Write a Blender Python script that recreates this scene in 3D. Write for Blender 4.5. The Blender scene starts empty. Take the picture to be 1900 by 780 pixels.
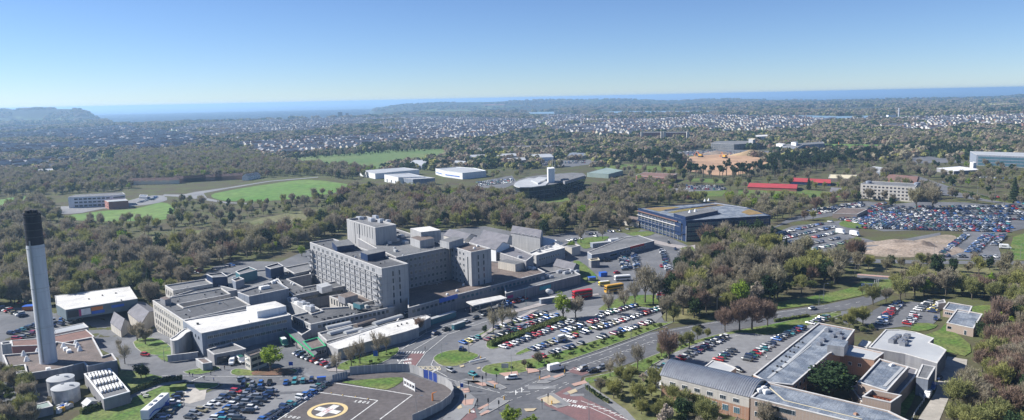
# Aerial view of a hospital campus, its car parks and the city and sea beyond
HAZE_C=(.44,.68,.98,1);HAZE_D=9.5e-5
SUN_AZ=-78;SUN_EL=38;SUN_E=5.0;SKY=(2800,1.05,.05,3.0,.061);EXPO=.86
import bpy, bmesh, math, random
from mathutils import Vector, Matrix, noise as mnoise
R=random.Random(7)
S=bpy.context.scene
COL=S.collection
# ------------------------------------------------------------------ camera: height 100 m, lens and pitch read off the horizon and the verticals
F_=1400.;H_=100.;PIT=math.atan(208/1400);ROLL=0.021
cospitch,sinpitch,cosroll,sinroll=math.cos(PIT),math.sin(PIT),math.cos(ROLL),math.sin(ROLL)
cam=bpy.data.cameras.new('camera');co=bpy.data.objects.new('camera',cam);COL.objects.link(co);S.camera=co
cam.sensor_width=36;cam.lens=36*F_/1900;cam.clip_start=1;cam.clip_end=400000
co.matrix_world=Matrix(((cosroll,sinroll,0,0),(-sinpitch*sinroll,sinpitch*cosroll,-cospitch,0),(-cospitch*sinroll,cospitch*cosroll,sinpitch,H_),(0,0,0,1)))
def ray(px,py):
    dx,dy=px-950,390-py
    return (dx*cosroll+dy*sinroll, F_*cospitch-dx*sinpitch*sinroll+dy*sinpitch*cosroll, -F_*sinpitch-dx*cospitch*sinroll+dy*cospitch*cosroll)
def G0(px,py,z=0):
    d=ray(px,py)
    t=(z-H_)/min(d[2],-1e-3)
    return (d[0]*t,d[1]*t)
def proj(x,y,z=0):
    z-=H_
    u=x*cosroll-y*sinpitch*sinroll-z*cospitch*sinroll;v=x*sinroll+y*sinpitch*cosroll+z*cospitch*cosroll;w=y*cospitch-z*sinpitch
    return (950+F_*u/w,390-F_*v/w)
def horiz(px): return 182+(950-px)*.021
def sm(e0,e1,x):
    t=max(0,min(1,(x-e0)/(e1-e0)));return t*t*(3-2*t)
def lerp(tab,x):
    if x<=tab[0][0]: return tab[0][1]
    for (a,b),(c,d) in zip(tab,tab[1:]):
        if x<=c: return b+(d-b)*(x-a)/(c-a)
    return tab[-1][1]
DIP=G0(262,606,-5)
COAST=[(-.9,7500),(-.56,7000),(-.54,6200),(-.53,5000),(-.525,4450),(-.464,4460),(-.32,4575),(-.25,4830),(-.195,5000),(-.18,5400),(-.176,13000),(.2,12000),(.3,10500),(.4,9000),(.54,7800),(.62,8200),(.7,10000)]
CRA=[(0,206),(60,204),(140,202),(158,204),(170,209),(185,218),(200,226)]
CRB=[(696,216),(704,205),(730,197),(770,193),(850,190),(950,189),(1040,187),(1180,186),(1240,188),(1340,185),(1420,185)]
def tz(x,y):
    z=0.
    d2=(x-DIP[0])**2+(y-DIP[1])**2
    if d2<22500: z-=5.5*math.exp(-d2/(2*30**2))
    if y>3000:
        a=x/y; px=950+1400*a
        c=lerp(COAST,a)
        if px<205:
            cr=(100-(lerp(CRA,px)-horiz(px))*6200/1400)
            z=max(z,cr*sm(5200,6100,y)*(1-sm(6300,7000,y))) if px<200 else z
        if px>692:
            cr=(100-(lerp(CRB,px)-horiz(px))*9500/1400)
            if px>1420: cr=0
            cr*=sm(692,712,px)
            b=sm(6900,9300,y)*(1-sm(9700,11500,y))
            z=max(z,cr*b)
            if px<1080: z-=34*sm(5500,5700,y)*(1-sm(6700,6950,y))*(1-sm(960,1080,px))
        if y>5200 and px>900: z+=max(0,mnoise.noise(Vector((x/900,y/1500,3))))*28*sm(5200,6500,y)
        z-=(60+max(z,0))*sm(c-120,c+120,y)
    return z
def G(px,py,dz=0):
    p=G0(px,py,dz)
    for _ in range(4): p=G0(px,py,tz(*p)+dz)
    return p
# ------------------------------------------------------------------ materials
def nt(name):
    m=bpy.data.materials.new(name);m.use_nodes=True;n=m.node_tree;n.nodes.clear()
    o=n.nodes.new('ShaderNodeOutputMaterial');b=n.nodes.new('ShaderNodeBsdfPrincipled');n.links.new(b.outputs[0],o.inputs[0])
    return m,n,b
MATS={}
def mat(name,c,c2=None,sc=.3,rough=.85,metal=0,obj_rnd=0,fine=0,coord='pos',spec=.3,lo=.35,hi=.65,panel=0):
    """base colour c varying to c2 with noise; obj_rnd: brightness variation per object; fine: small-grain variation"""
    if name in MATS: return MATS[name]
    m,n,b=nt(name);L=n.links.new;N=n.nodes.new
    b.inputs['Roughness'].default_value=rough;b.inputs['Metallic'].default_value=metal
    b.inputs['Specular IOR Level'].default_value=spec
    if c2 is None: c2=tuple(v*.8 for v in c)
    if coord=='pos': g=N('ShaderNodeNewGeometry').outputs['Position']
    else: g=N('ShaderNodeTexCoord').outputs['Object']
    t=N('ShaderNodeTexNoise');t.inputs['Scale'].default_value=sc;t.inputs['Detail'].default_value=5;L(g,t.inputs['Vector'])
    r=N('ShaderNodeMapRange');r.inputs[1].default_value=lo;r.inputs[2].default_value=hi;L(t.outputs[0],r.inputs[0])
    mx=N('ShaderNodeMix');mx.data_type='RGBA';L(r.outputs[0],mx.inputs[0])
    mx.inputs[6].default_value=(*c,1);mx.inputs[7].default_value=(*c2,1)
    out=mx.outputs[2]
    if fine:
        t2=N('ShaderNodeTexNoise');t2.inputs['Scale'].default_value=sc*9;t2.inputs['Detail'].default_value=3;L(g,t2.inputs['Vector'])
        r2=N('ShaderNodeMapRange');r2.inputs[1].default_value=.3;r2.inputs[2].default_value=.7;r2.inputs[3].default_value=1-fine;r2.inputs[4].default_value=1+fine;L(t2.outputs[0],r2.inputs[0])
        v=N('ShaderNodeVectorMath');v.operation='SCALE';L(out,v.inputs[0]);L(r2.outputs[0],v.inputs[3]);out=v.outputs[0]
    if panel:
        tb=N('ShaderNodeTexBrick');tb.inputs['Scale'].default_value=.22;tb.inputs['Mortar Size'].default_value=.008;tb.inputs['Color1'].default_value=(1-panel,)*3+(1,);tb.inputs['Color2'].default_value=(1+panel,)*3+(1,);tb.inputs['Mortar'].default_value=(.6,.6,.6,1)
        mr=N('ShaderNodeMapping');mr.inputs['Rotation'].default_value=(0,0,-.93);L(g,mr.inputs[0]);L(mr.outputs[0],tb.inputs['Vector'])
        v=N('ShaderNodeVectorMath');v.operation='MULTIPLY';L(out,v.inputs[0]);L(tb.outputs[0],v.inputs[1]);out=v.outputs[0]
    if obj_rnd:
        oi=N('ShaderNodeObjectInfo');r3=N('ShaderNodeMapRange');r3.inputs[3].default_value=1-obj_rnd;r3.inputs[4].default_value=1+obj_rnd;L(oi.outputs['Random'],r3.inputs[0])
        v=N('ShaderNodeVectorMath');v.operation='SCALE';L(out,v.inputs[0]);L(r3.outputs[0],v.inputs[3]);out=v.outputs[0]
    L(out,b.inputs['Base Color']);MATS[name]=m;return m
def streaky(name,c,c2,hz=.9,vert=False,rough=.9):
    """concrete or cladding wall: fine joints every few metres and rain streaks running down"""
    if name in MATS: return MATS[name]
    m,n,b=nt(name);L=n.links.new;N=n.nodes.new;b.inputs['Roughness'].default_value=rough;b.inputs['Specular IOR Level'].default_value=.25
    g=N('ShaderNodeNewGeometry').outputs['Position']
    mp=N('ShaderNodeMapping');mp.inputs['Scale'].default_value=(1.1,1.1,.12);L(g,mp.inputs[0])
    t=N('ShaderNodeTexNoise');t.inputs['Scale'].default_value=.8;t.inputs['Detail'].default_value=6;L(mp.outputs[0],t.inputs['Vector'])
    r=N('ShaderNodeMapRange');r.inputs[1].default_value=.35;r.inputs[2].default_value=.7;L(t.outputs[0],r.inputs[0])
    mx=N('ShaderNodeMix');mx.data_type='RGBA';L(r.outputs[0],mx.inputs[0]);mx.inputs[6].default_value=(*c,1);mx.inputs[7].default_value=(*c2,1)
    # horizontal joints
    sx=N('ShaderNodeSeparateXYZ');L(g,sx.inputs[0])
    mo=N('ShaderNodeMath');mo.operation='PINGPONG';mo.inputs[1].default_value=hz
    if vert:
        ad=N('ShaderNodeMath');ad.operation='ADD';L(sx.outputs[0],ad.inputs[0]);L(sx.outputs[1],ad.inputs[1]);L(ad.outputs[0],mo.inputs[0])
    else: L(sx.outputs[2],mo.inputs[0])
    r2=N('ShaderNodeMapRange');r2.inputs[1].default_value=0;r2.inputs[2].default_value=.12;r2.inputs[3].default_value=.78;r2.inputs[4].default_value=1;L(mo.outputs[0],r2.inputs[0])
    v=N('ShaderNodeVectorMath');v.operation='SCALE';L(mx.outputs[2],v.inputs[0]);L(r2.outputs[0],v.inputs[3])
    L(v.outputs[0],b.inputs['Base Color']);MATS[name]=m;return m
def brick(name,c,c2,mortar):
    if name in MATS: return MATS[name]
    m,n,b=nt(name);L=n.links.new;N=n.nodes.new;b.inputs['Roughness'].default_value=.9
    g=N('ShaderNodeNewGeometry').outputs['Position'];sx=N('ShaderNodeSeparateXYZ');L(g,sx.inputs[0])
    ad=N('ShaderNodeMath');ad.operation='ADD';L(sx.outputs[0],ad.inputs[0]);L(sx.outputs[1],ad.inputs[1])
    cx=N('ShaderNodeCombineXYZ');L(ad.outputs[0],cx.inputs[0]);L(sx.outputs[2],cx.inputs[1])
    t=N('ShaderNodeTexBrick');t.inputs['Scale'].default_value=2.;t.inputs['Color1'].default_value=(*c,1);t.inputs['Color2'].default_value=(*c2,1);t.inputs['Mortar'].default_value=(*mortar,1);L(cx.outputs[0],t.inputs['Vector'])
    L(t.outputs[0],b.inputs['Base Color']);MATS[name]=m;return m
def foliage(name,c,c2,c3=None,trans=.0,rnd=.35):
    if name in MATS: return MATS[name]
    m,n,b=nt(name);L=n.links.new;N=n.nodes.new;b.inputs['Roughness'].default_value=.9;b.inputs['Specular IOR Level'].default_value=.1
    oi=N('ShaderNodeObjectInfo');mx=N('ShaderNodeMix');mx.data_type='RGBA';L(oi.outputs['Random'],mx.inputs[0]);mx.inputs[6].default_value=(*c,1);mx.inputs[7].default_value=(*c2,1)
    g=N('ShaderNodeNewGeometry')
    t=N('ShaderNodeTexNoise');t.inputs['Scale'].default_value=.55;t.inputs['Detail'].default_value=3;L(g.outputs['Position'],t.inputs['Vector'])
    r=N('ShaderNodeMapRange');r.inputs[1].default_value=.3;r.inputs[2].default_value=.7;r.inputs[3].default_value=1-rnd;r.inputs[4].default_value=1+rnd;L(t.outputs[0],r.inputs[0])
    t2=N('ShaderNodeTexNoise');t2.inputs['Scale'].default_value=.012;t2.inputs['Detail'].default_value=3;L(g.outputs['Position'],t2.inputs['Vector'])
    r2=N('ShaderNodeMapRange');r2.inputs[1].default_value=.5;r2.inputs[2].default_value=.7;L(t2.outputs[0],r2.inputs[0])
    m2=N('ShaderNodeMix');m2.data_type='RGBA';L(r2.outputs[0],m2.inputs[0]);L(mx.outputs[2],m2.inputs[6]);m2.inputs[7].default_value=(*(c3 or c2),1)
    v=N('ShaderNodeVectorMath');v.operation='SCALE';L(m2.outputs[2],v.inputs[0]);L(r.outputs[0],v.inputs[3])
    L(v.outputs[0],b.inputs['Base Color'])
    tr=N('ShaderNodeBsdfTranslucent');L(v.outputs[0],tr.inputs[0]);ms=N('ShaderNodeMixShader');ms.inputs[0].default_value=.3;L(b.outputs[0],ms.inputs[1]);L(tr.outputs[0],ms.inputs[2])
    om=[q for q in n.nodes if q.type=='OUTPUT_MATERIAL'][0];L(ms.outputs[0],om.inputs[0])
    MATS[name]=m;return m
A=dict(
 asphalt=mat('asphalt',(.10,.105,.115),(.15,.152,.16),.05,fine=.12),
 asphalt_road=mat('road_asphalt',(.085,.088,.097),(.12,.122,.13),.06,fine=.15),
 asphalt_lot=mat('pale_asphalt',(.17,.172,.18),(.22,.222,.225),.04,fine=.12),
 gravel=mat('pale_gravel',(.30,.28,.25),(.40,.37,.33),.05,fine=.15),
 pave=mat('paving',(.26,.24,.23),(.34,.31,.3),.2,fine=.12),
 pink=mat('tactile_paving',(.42,.27,.22),(.36,.24,.2),.5),
 buff=mat('buff_paving',(.45,.37,.24),(.38,.32,.22),.5),
 redroad=mat('red_surfacing',(.19,.105,.105),(.145,.09,.092),.2,fine=.12),
 paint=mat('road_paint',(.7,.7,.68),(.45,.45,.44),.8),
 yellow=mat('yellow_paint',(.62,.42,.14),(.5,.34,.12),.4),
 cream=mat('cream_paint',(.62,.55,.38),(.5,.45,.33),.4),
 kerb=mat('kerb_stone',(.34,.33,.31),(.26,.25,.24),.5),
 grass=mat('mown_grass',(.065,.13,.02),(.13,.15,.045),.09,fine=.45),
 rough=mat('rough_grass',(.11,.125,.045),(.15,.135,.065),.03,fine=.4),
 field=mat('field_grass',(.075,.17,.025),(.12,.19,.045),.012,fine=.25),
 field2=mat('pasture',(.08,.14,.035),(.12,.16,.05),.01,fine=.2),
 earth=mat('bare_earth',(.44,.28,.17),(.3,.19,.12),.03,fine=.2),
 mulch=mat('bark_mulch',(.17,.09,.06),(.1,.07,.04),.3,fine=.2),
 conc=streaky('grey_concrete',(.36,.36,.365),(.25,.255,.265),1.65),
 conc_d=streaky('dark_concrete',(.25,.25,.26),(.18,.18,.2),1.65),
 conc_v=streaky('ribbed_concrete',(.37,.365,.36),(.27,.27,.275),1.2,True),
 conc_b=streaky('blue_grey_cladding',(.22,.25,.30),(.16,.18,.22),1.0),
 cream_w=streaky('cream_render',(.50,.47,.42),(.38,.36,.33),3.3),
 white_w=streaky('white_cladding',(.70,.71,.72),(.58,.60,.62),3.0,True,.6),
 coping=mat('pale_coping',(.55,.54,.52),(.42,.41,.4),.5),
 roof=mat('dark_felt_roof',(.075,.078,.085),(.115,.118,.125),.09,panel=.1,fine=.12),
 roof_m=mat('grey_felt_roof',(.13,.135,.14),(.18,.18,.185),.09,panel=.1,fine=.12),
 halltone=mat('grey_teal_cladding',(.14,.18,.2),(.11,.15,.17),.4),
 roof_b=mat('brown_gravel_roof',(.17,.135,.12),(.12,.1,.09),.12,panel=.1,fine=.15),
 roof_w=mat('white_membrane_roof',(.62,.61,.58),(.5,.49,.47),.12,panel=.1,fine=.06),
 roof_l=mat('pale_sheet_roof',(.42,.43,.43),(.34,.35,.36),.1,rough=.5),
 roof_blue=mat('blue_grey_felt',(.12,.145,.185),(.21,.235,.27),.22,panel=.1,fine=.3,lo=.42,hi=.58),
 roof_gr=mat('pale_green_sheet',(.25,.31,.28),(.2,.26,.24),.1,rough=.6),
 sedum=mat('sedum_roof',(.17,.155,.055),(.23,.15,.06),.05,fine=.25),
 slate=mat('slate_roof',(.13,.13,.145),(.18,.175,.19),.25,fine=.15),
 red_roof=mat('red_sheet_roof',(.38,.05,.06),(.3,.045,.05),.1),
 tile=mat('brown_tile_roof',(.21,.12,.1),(.15,.095,.08),.25,fine=.15),
 navy=mat('navy_cladding',(.008,.022,.065),(.012,.03,.085),.3,rough=.5),
 brick_o=brick('orange_brick',(.36,.19,.12),(.30,.16,.10),(.34,.30,.26)),
 brick_t=brick('tan_brick',(.33,.25,.2),(.29,.22,.18),(.34,.31,.28)),
 brick_r=brick('red_brick',(.38,.14,.11),(.31,.115,.09),(.25,.2,.18)),
 wallblue=mat('wall_blue',(.02,.05,.22),(.03,.06,.26),.6,rough=.5),
 metal=mat('grey_metal',(.38,.39,.41),(.3,.31,.33),.5,rough=.4,metal=.6),
 white=mat('white_metal',(.75,.75,.74),(.62,.62,.61),.8,rough=.5),
 darkm=mat('dark_metal',(.035,.037,.042),(.05,.052,.06),1.,rough=.5),
 teal=mat('teal_metal',(.06,.17,.2),(.05,.14,.17),.6,rough=.5),
 green_p=mat('green_fascia',(.03,.30,.12),(.04,.36,.15),.6,rough=.5),
 blue_p=mat('blue_paint',(.03,.10,.42),(.03,.12,.48),.6,rough=.5),
 red_p=mat('red_paint',(.5,.02,.03),(.42,.02,.03),.6,rough=.35),
 yel_p=mat('bus_yellow',(.62,.34,.04),(.55,.3,.04),.6,rough=.35),
 magenta=mat('magenta_panel',(.42,.03,.16),(.36,.03,.14),.6,rough=.5),
 orange_p=mat('orange_panel',(.6,.2,.05),(.5,.17,.05),.6,rough=.5),
 tealsign=mat('turquoise_panel',(.06,.38,.42),(.05,.32,.36),.6,rough=.5),
 plant_m=mat('galvanised_plant',(.48,.5,.52),(.36,.37,.4),.6,rough=.4,metal=.3),
 rust=mat('rusty_pipes',(.26,.07,.03),(.16,.05,.03),.8),
 black=mat('chimney_black',(.012,.013,.02),(.02,.02,.03),.3,rough=.7),
 chim=streaky('chimney_render',(.52,.55,.58),(.42,.44,.48),3.3),
 skin=mat('skin',(.45,.28,.2)),
)
def glass(name,c,rough=.12):
    m,n,b=nt(name);b.inputs['Base Color'].default_value=(*c,1);b.inputs['Roughness'].default_value=rough;b.inputs['Specular IOR Level'].default_value=.8
    MATS[name]=m;return m
GL=glass('window_glass',(.03,.045,.06));GLB=glass('blue_window_glass',(.06,.13,.17));CGL=glass('car_glass',(.02,.025,.03),.08)
# ------------------------------------------------------------------ mesh builder and object helpers
class M:
    def __init__(s): s.v=[];s.f=[];s.m=[]
    def poly(s,pts,mi=0):
        i=len(s.v);s.v+= [tuple(p) for p in pts];s.f.append(tuple(range(i,i+len(pts))));s.m.append(mi)
    def prism(s,xy,z0,z1,mi=0,top=None,side=True,bottom=False):
        n=len(xy);a=sum(xy[i][0]*xy[(i+1)%n][1]-xy[(i+1)%n][0]*xy[i][1] for i in range(n))
        if a<0: xy=list(reversed(xy))
        f0=z0 if callable(z0) else (lambda x,y:z0)
        f1=z1 if callable(z1) else (lambda x,y:z1)
        if side:
            for i in range(n):
                p,q=xy[i],xy[(i+1)%n]
                s.poly([(*p,f0(*p)),(*q,f0(*q)),(*q,f1(*q)),(*p,f1(*p))],mi)
        s.poly([(*p,f1(*p)) for p in xy],mi if top is None else top)
        if bottom: s.poly([(*p,f0(*p)) for p in reversed(xy)],mi)
    def box(s,cx,cy,cz,lx,ly,lz,rz=0,mi=0,taper=1):
        c,d=math.cos(rz),math.sin(rz)
        def w(a,b,e,k): return (cx+(a*c-b*d)*k,cy+(a*d+b*c)*k,cz+e)
        x,y,z=lx/2,ly/2,lz/2
        lo=[w(a,b,-z,1) for a,b in ((-x,-y),(x,-y),(x,y),(-x,y))];hi=[w(a,b,z,taper) for a,b in ((-x,-y),(x,-y),(x,y),(-x,y))]
        for k in range(4): s.poly([lo[k],lo[(k+1)%4],hi[(k+1)%4],hi[k]],mi)
        s.poly(hi,mi);s.poly(lo[::-1],mi)
    def tube(s,p,q,r0,r1,n=6,mi=0,cap=True):
        p,q=Vector(p),Vector(q);d=(q-p)
        if d.length<1e-6:return
        d.normalize();u=d.orthogonal().normalized();w=d.cross(u)
        A_=[p+(u*math.cos(2*math.pi*k/n)+w*math.sin(2*math.pi*k/n))*r0 for k in range(n)]
        B_=[q+(u*math.cos(2*math.pi*k/n)+w*math.sin(2*math.pi*k/n))*r1 for k in range(n)]
        for k in range(n): s.poly([A_[k],A_[(k+1)%n],B_[(k+1)%n],B_[k]],mi)
        if cap: s.poly(B_,mi);s.poly(A_[::-1],mi)
    def lathe(s,x,y,prof,n=16,mi=0):
        for (r0,z0),(r1,z1) in zip(prof,prof[1:]):
            for k in range(n):
                a,b=2*math.pi*k/n,2*math.pi*(k+1)/n
                pts=[(x+r0*math.cos(a),y+r0*math.sin(a),z0),(x+r0*math.cos(b),y+r0*math.sin(b),z0),(x+r1*math.cos(b),y+r1*math.sin(b),z1),(x+r1*math.cos(a),y+r1*math.sin(a),z1)]
                if r1<1e-4: pts=pts[:3]
                elif r0<1e-4: pts=[pts[0],pts[2],pts[3]]
                s.poly(pts,mi)
    def mesh(s,name,mats,smooth=False):
        me=bpy.data.meshes.new(name);me.from_pydata(s.v,[],s.f)
        for m in mats: me.materials.append(m)
        me.polygons.foreach_set('material_index',s.m)
        if smooth: me.polygons.foreach_set('use_smooth',[True]*len(s.f))
        me.update();return me
    def obj(s,name,mats,parent=None,smooth=False):
        if not isinstance(mats,(list,tuple)): mats=[mats]
        return link(bpy.data.objects.new(name,s.mesh(name,mats,smooth)),parent)
def link(o,parent=None):
    COL.objects.link(o)
    if parent is not None: o.parent=parent
    return o
def tag(o,label=None,cat=None,group=None,kind=None):
    if label:o['label']=label
    if cat:o['category']=cat
    if group:o['group']=group
    if kind:o['kind']=kind
    return o
def empty(name,loc,label,cat,group=None,rz=0):
    o=bpy.data.objects.new(name,None);o.empty_display_size=.5;link(o);o.location=loc;o.rotation_euler=(0,0,rz)
    return tag(o,label,cat,group)
def inst(name,me,parent=None,loc=(0,0,0),rz=0,sc=None):
    o=bpy.data.objects.new(name,me);link(o,parent);o.location=loc;o.rotation_euler=(0,0,rz)
    if sc:o.scale=sc if isinstance(sc,(tuple,list)) else (sc,)*3
    return o
def local(m,root):
    x,y,z=root.location
    m.v=[(a-x,b-y,c-z) for a,b,c in m.v];return m
FOOT=[];CLEAR=[];WATER=[]
# sheets lying on the terrain
def sheet(name,pts,m,off,px=True,cell=0,kind='structure',kerb=0,world=None):
    xy=world or [G(*p) for p in pts]
    if name in('tarmac','road','car_park','field','service_road','building_site','spoil_ground','track','playground','lawn','helipad_apron'): CLEAR.append(xy)
    bm=bmesh.new();vs=[bm.verts.new((x,y,0)) for x,y in xy];
    es=[bm.edges.new((vs[i],vs[(i+1)%len(vs)])) for i in range(len(vs))]
    bmesh.ops.triangle_fill(bm,use_beauty=True,use_dissolve=False,edges=es)
    if cell:
        for _ in range(7):
            lg=[e for e in bm.edges if e.calc_length()>cell]
            if not lg: break
            bmesh.ops.subdivide_edges(bm,edges=lg,cuts=1,use_grid_fill=False)
            bmesh.ops.triangulate(bm,faces=bm.faces[:])
    for v in bm.verts: v.co.z=tz(v.co.x,v.co.y)+off
    bm.normal_update()
    for f in bm.faces:
        if f.normal.z<0: f.normal_flip()
    me=bpy.data.meshes.new(name);bm.to_mesh(me);bm.free();me.materials.append(m)
    o=link(bpy.data.objects.new(name,me));o['kind']=kind
    if kerb:
        k=M();n=len(xy)
        for i in range(n):
            p,q=Vector(xy[i]),Vector(xy[(i+1)%n]);d=(q-p)
            if d.length<.05: continue
            d=d.normalized()*.1;nn=Vector((-d.y,d.x))*1.3
            a=[p-nn-d,q-nn+d,q+nn+d,p+nn-d]
            k.prism([tuple(t) for t in a],lambda x,y:tz(x,y)-.05,lambda x,y:tz(x,y)+off+.012,0)
        ko=k.obj('kerb',A['kerb']);ko['kind']='structure'
    return o
def smooth_px(pts,n=4):
    out=[];L=len(pts)
    for i in range(L):
        p0,p1,p2,p3=pts[i-1],pts[i],pts[(i+1)%L],pts[(i+2)%L]
        for k in range(n):
            t=k/n
            out.append(tuple(.5*((2*p1[j])+(-p0[j]+p2[j])*t+(2*p0[j]-5*p1[j]+4*p2[j]-p3[j])*t*t+(-p0[j]+3*p1[j]-3*p2[j]+p3[j])*t**3) for j in (0,1)))
    return out
def strip(name,pts,width,m,off,px=True,dash=None,kind='structure',high=None):
    """ribbon along a polyline of photo points (or world points); dash=(on,off) metres"""
    w=[Vector(G0(*p,high)) if high else Vector(G(*p)) if px else Vector(p) for p in pts];k=M()
    segs=[]
    for a,b in zip(w,w[1:]):
        L=(b-a).length;d=(b-a)/max(L,1e-6)
        if not dash: segs.append((a,b,d))
        else:
            t=0
            while t<L:
                segs.append((a+d*t,a+d*min(L,t+dash[0]),d));t+=sum(dash)
    for a,b,d in segs:
        n=Vector((-d.y,d.x))*width/2
        q=[a-n,b-n,b+n,a+n]
        k.poly([(p.x,p.y,high or tz(p.x,p.y)+off) for p in q])
    o=k.obj(name,m);o['kind']=kind;return o
# ------------------------------------------------------------------ buildings

def inset(xy,d):
    n=len(xy);out=[]
    for i in range(n):
        a,b,c=Vector(xy[i-1]),Vector(xy[i]),Vector(xy[(i+1)%n])
        e1=(b-a).normalized();e2=(c-b).normalized();n1=Vector((-e1.y,e1.x));n2=Vector((-e2.y,e2.x))
        k=n1+n2;k=k/max(k.length_squared,.3)*2
        out.append(tuple(b+k*d))
    return out
def area(xy): return sum(xy[i-1][0]*xy[i][1]-xy[i][0]*xy[i-1][1] for i in range(len(xy)))/2
WM={}
HCG='hospital buildings';UAG=math.radians(-53.4)
def inside(x,y,poly):
    r=False;j=len(poly)-1
    for i in range(len(poly)):
        xi,yi=poly[i];xj,yj=poly[j]
        if (yi>y)!=(yj>y) and x<(xj-xi)*(y-yi)/(yj-yi)+xi: r=not r
        j=i
    return r
def win_mesh(w,h,fm='white',gm='g',mull=1):
    k=(round(w,2),round(h,2),fm,gm,mull)
    if k not in WM:
        m=M();m.box(0,0,0,w,.12,h,mi=0)
        n=mull+1
        for i in range(n):
            ww=(w-.1*(n+1))/n
            m.box(-w/2+.1+ww/2+i*(ww+.1),-.03,0,ww,.12,h-.2,mi=1)
        WM[k]=m.mesh('window',[A[fm],{'g':GL,'b':GLB}[gm]])
    return WM[k]
def windows(root,xy,ccw,spec,zb,count,name='window'):
    e,cols,rows,w,h,z0,dz,m0,m1=spec[:9];opt=spec[9] if len(spec)>9 else {}
    a,b=Vector(xy[e]),Vector(xy[(e+1)%len(xy)]);d=(b-a);L=d.length;d.normalize()
    n=Vector((d.y,-d.x)) if ccw else Vector((-d.y,d.x))
    rz=math.atan2(n.x,-n.y)
    rest=M();skip=opt.get('skip',())
    me=win_mesh(w,h,opt.get('frame','white'),opt.get('glass','g'),opt.get('mull',1))
    lx,ly,lz=root.location
    for r in range(rows):
        for c in range(cols):
            if (c,r) in skip: continue
            t=m0+(L-m0-m1)*((c+.5)/cols)
            for off in opt.get('pair',(0,)):
                p=a+d*(t+off)+n*.02;z=z0+dz*r
                if count[0]<98:
                    inst(name,me,root,(p.x-lx,p.y-ly,z-lz),rz);count[0]+=1
                else:
                    mm=M();mm.box(0,0,0,w,.12,h,mi=0);mm.box(0,-.03,0,w-.2,.12,h-.2,mi=1)
                    cc,ss=math.cos(rz),math.sin(rz);i=len(rest.v)
                    rest.v+=[(x*cc-y*ss+p.x-lx,x*ss+y*cc+p.y-ly,q+z-lz) for x,y,q in mm.v]
                    rest.f+=[tuple(j+i for j in f) for f in mm.f];rest.m+=mm.m
    if rest.v:
        o=rest.obj('window',[A[opt.get('frame','white')],GL],root);o['kind']='stuff'
def bld(name,label,cat,px,z,wall='conc',roof='roof',zb=0,par=.6,wins=(),group=None,cop='coping',world=None,cw=.45,keep=True):
    xy=list(world) if world else [G0(a,b,z) for a,b in px]
    if len(xy)==3:
        xy.append((xy[0][0]+xy[2][0]-xy[1][0],xy[0][1]+xy[2][1]-xy[1][1]))
    ccw=area(xy)>0
    P_=xy if ccw else xy[::-1]
    cx=sum(p[0] for p in xy)/len(xy);cy=sum(p[1] for p in xy)/len(xy)
    root=empty(name,(cx,cy,zb),label,cat,group)
    if keep: FOOT.append(P_)
    ins=inset(P_,cw);m=M();n=len(P_)
    for i in range(n):
        p,q=P_[i],P_[(i+1)%n];s,t=ins[i],ins[(i+1)%n]
        m.poly([(*p,zb-.5),(*q,zb-.5),(*q,z),(*p,z)],0)
        m.poly([(*t,z-par-.3),(*s,z-par-.3),(*s,z),(*t,z)],0)
    local(m,root).obj('wall',A[wall],root)
    c=M();o2=inset(P_,-.08)
    for i in range(n):
        p,q=o2[i],o2[(i+1)%n];s,t=ins[i],ins[(i+1)%n]
        c.poly([(*p,z+.12),(*q,z+.12),(*t,z+.12),(*s,z+.12)],0);c.poly([(*p,z-.12),(*q,z-.12),(*q,z+.12),(*p,z+.12)],0)
        c.poly([(*t,z),(*s,z),(*s,z+.12),(*t,z+.12)],0)
    local(c,root).obj('coping',A[cop],root)
    r=M();r.poly([(*p,z-par) for p in ins],0)
    local(r,root).obj('roof',A[roof],root)
    if group==HCG and abs(area(xy))>250:
        b=(min(p[0] for p in ins),max(p[0] for p in ins),min(p[1] for p in ins),max(p[1] for p in ins))
        for i in range(min(26,int(abs(area(xy))/70))):
            x,y=R.uniform(b[0],b[1]),R.uniform(b[2],b[3])
            if not inside(x,y,inset(ins,1.2)): continue
            t=R.random();k=M()
            if t<.35: k.box(0,0,.35,R.uniform(.6,1.3),R.uniform(.5,1.),.7)
            elif t<.6: k.tube((0,0,0),(0,0,.9),.16,.16,6)
            elif t<.85: k.box(0,0,.12,R.uniform(3,9),.22,.16)
            else: k.box(0,0,.6,2.4,1.6,1.2);k.box(0,0,1.25,1.6,1,.1)
            o=k.obj('roof_fitting',A[R.choice(['metal','darkm','roof_l','plant_m'])],root);o.location=(x-cx,y-cy,z-par-zb+.01);o.rotation_euler=(0,0,R.choice([UAG,UAG+math.pi/2]))
    cnt=[0]
    for w in wins: windows(root,xy,ccw,w,zb,cnt)
    return root,xy
def rbox(root,px,py,z,l,w,h,rz=0.,m='plant_m',name='rooftop_unit',lab=None):
    x,y=G0(px,py,z);lx,ly,lz=root.location
    k=M();k.box(0,0,h/2,l,w,h,0,0,.94);k.box(0,0,h+.08,l*.55,w*.55,.16,0,0)
    o=k.obj(name,A[m],root);o.location=(x-lx,y-ly,z-lz);o.rotation_euler=(0,0,rz)
    if lab:o['label']=lab
    return o
VENT=None
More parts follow.
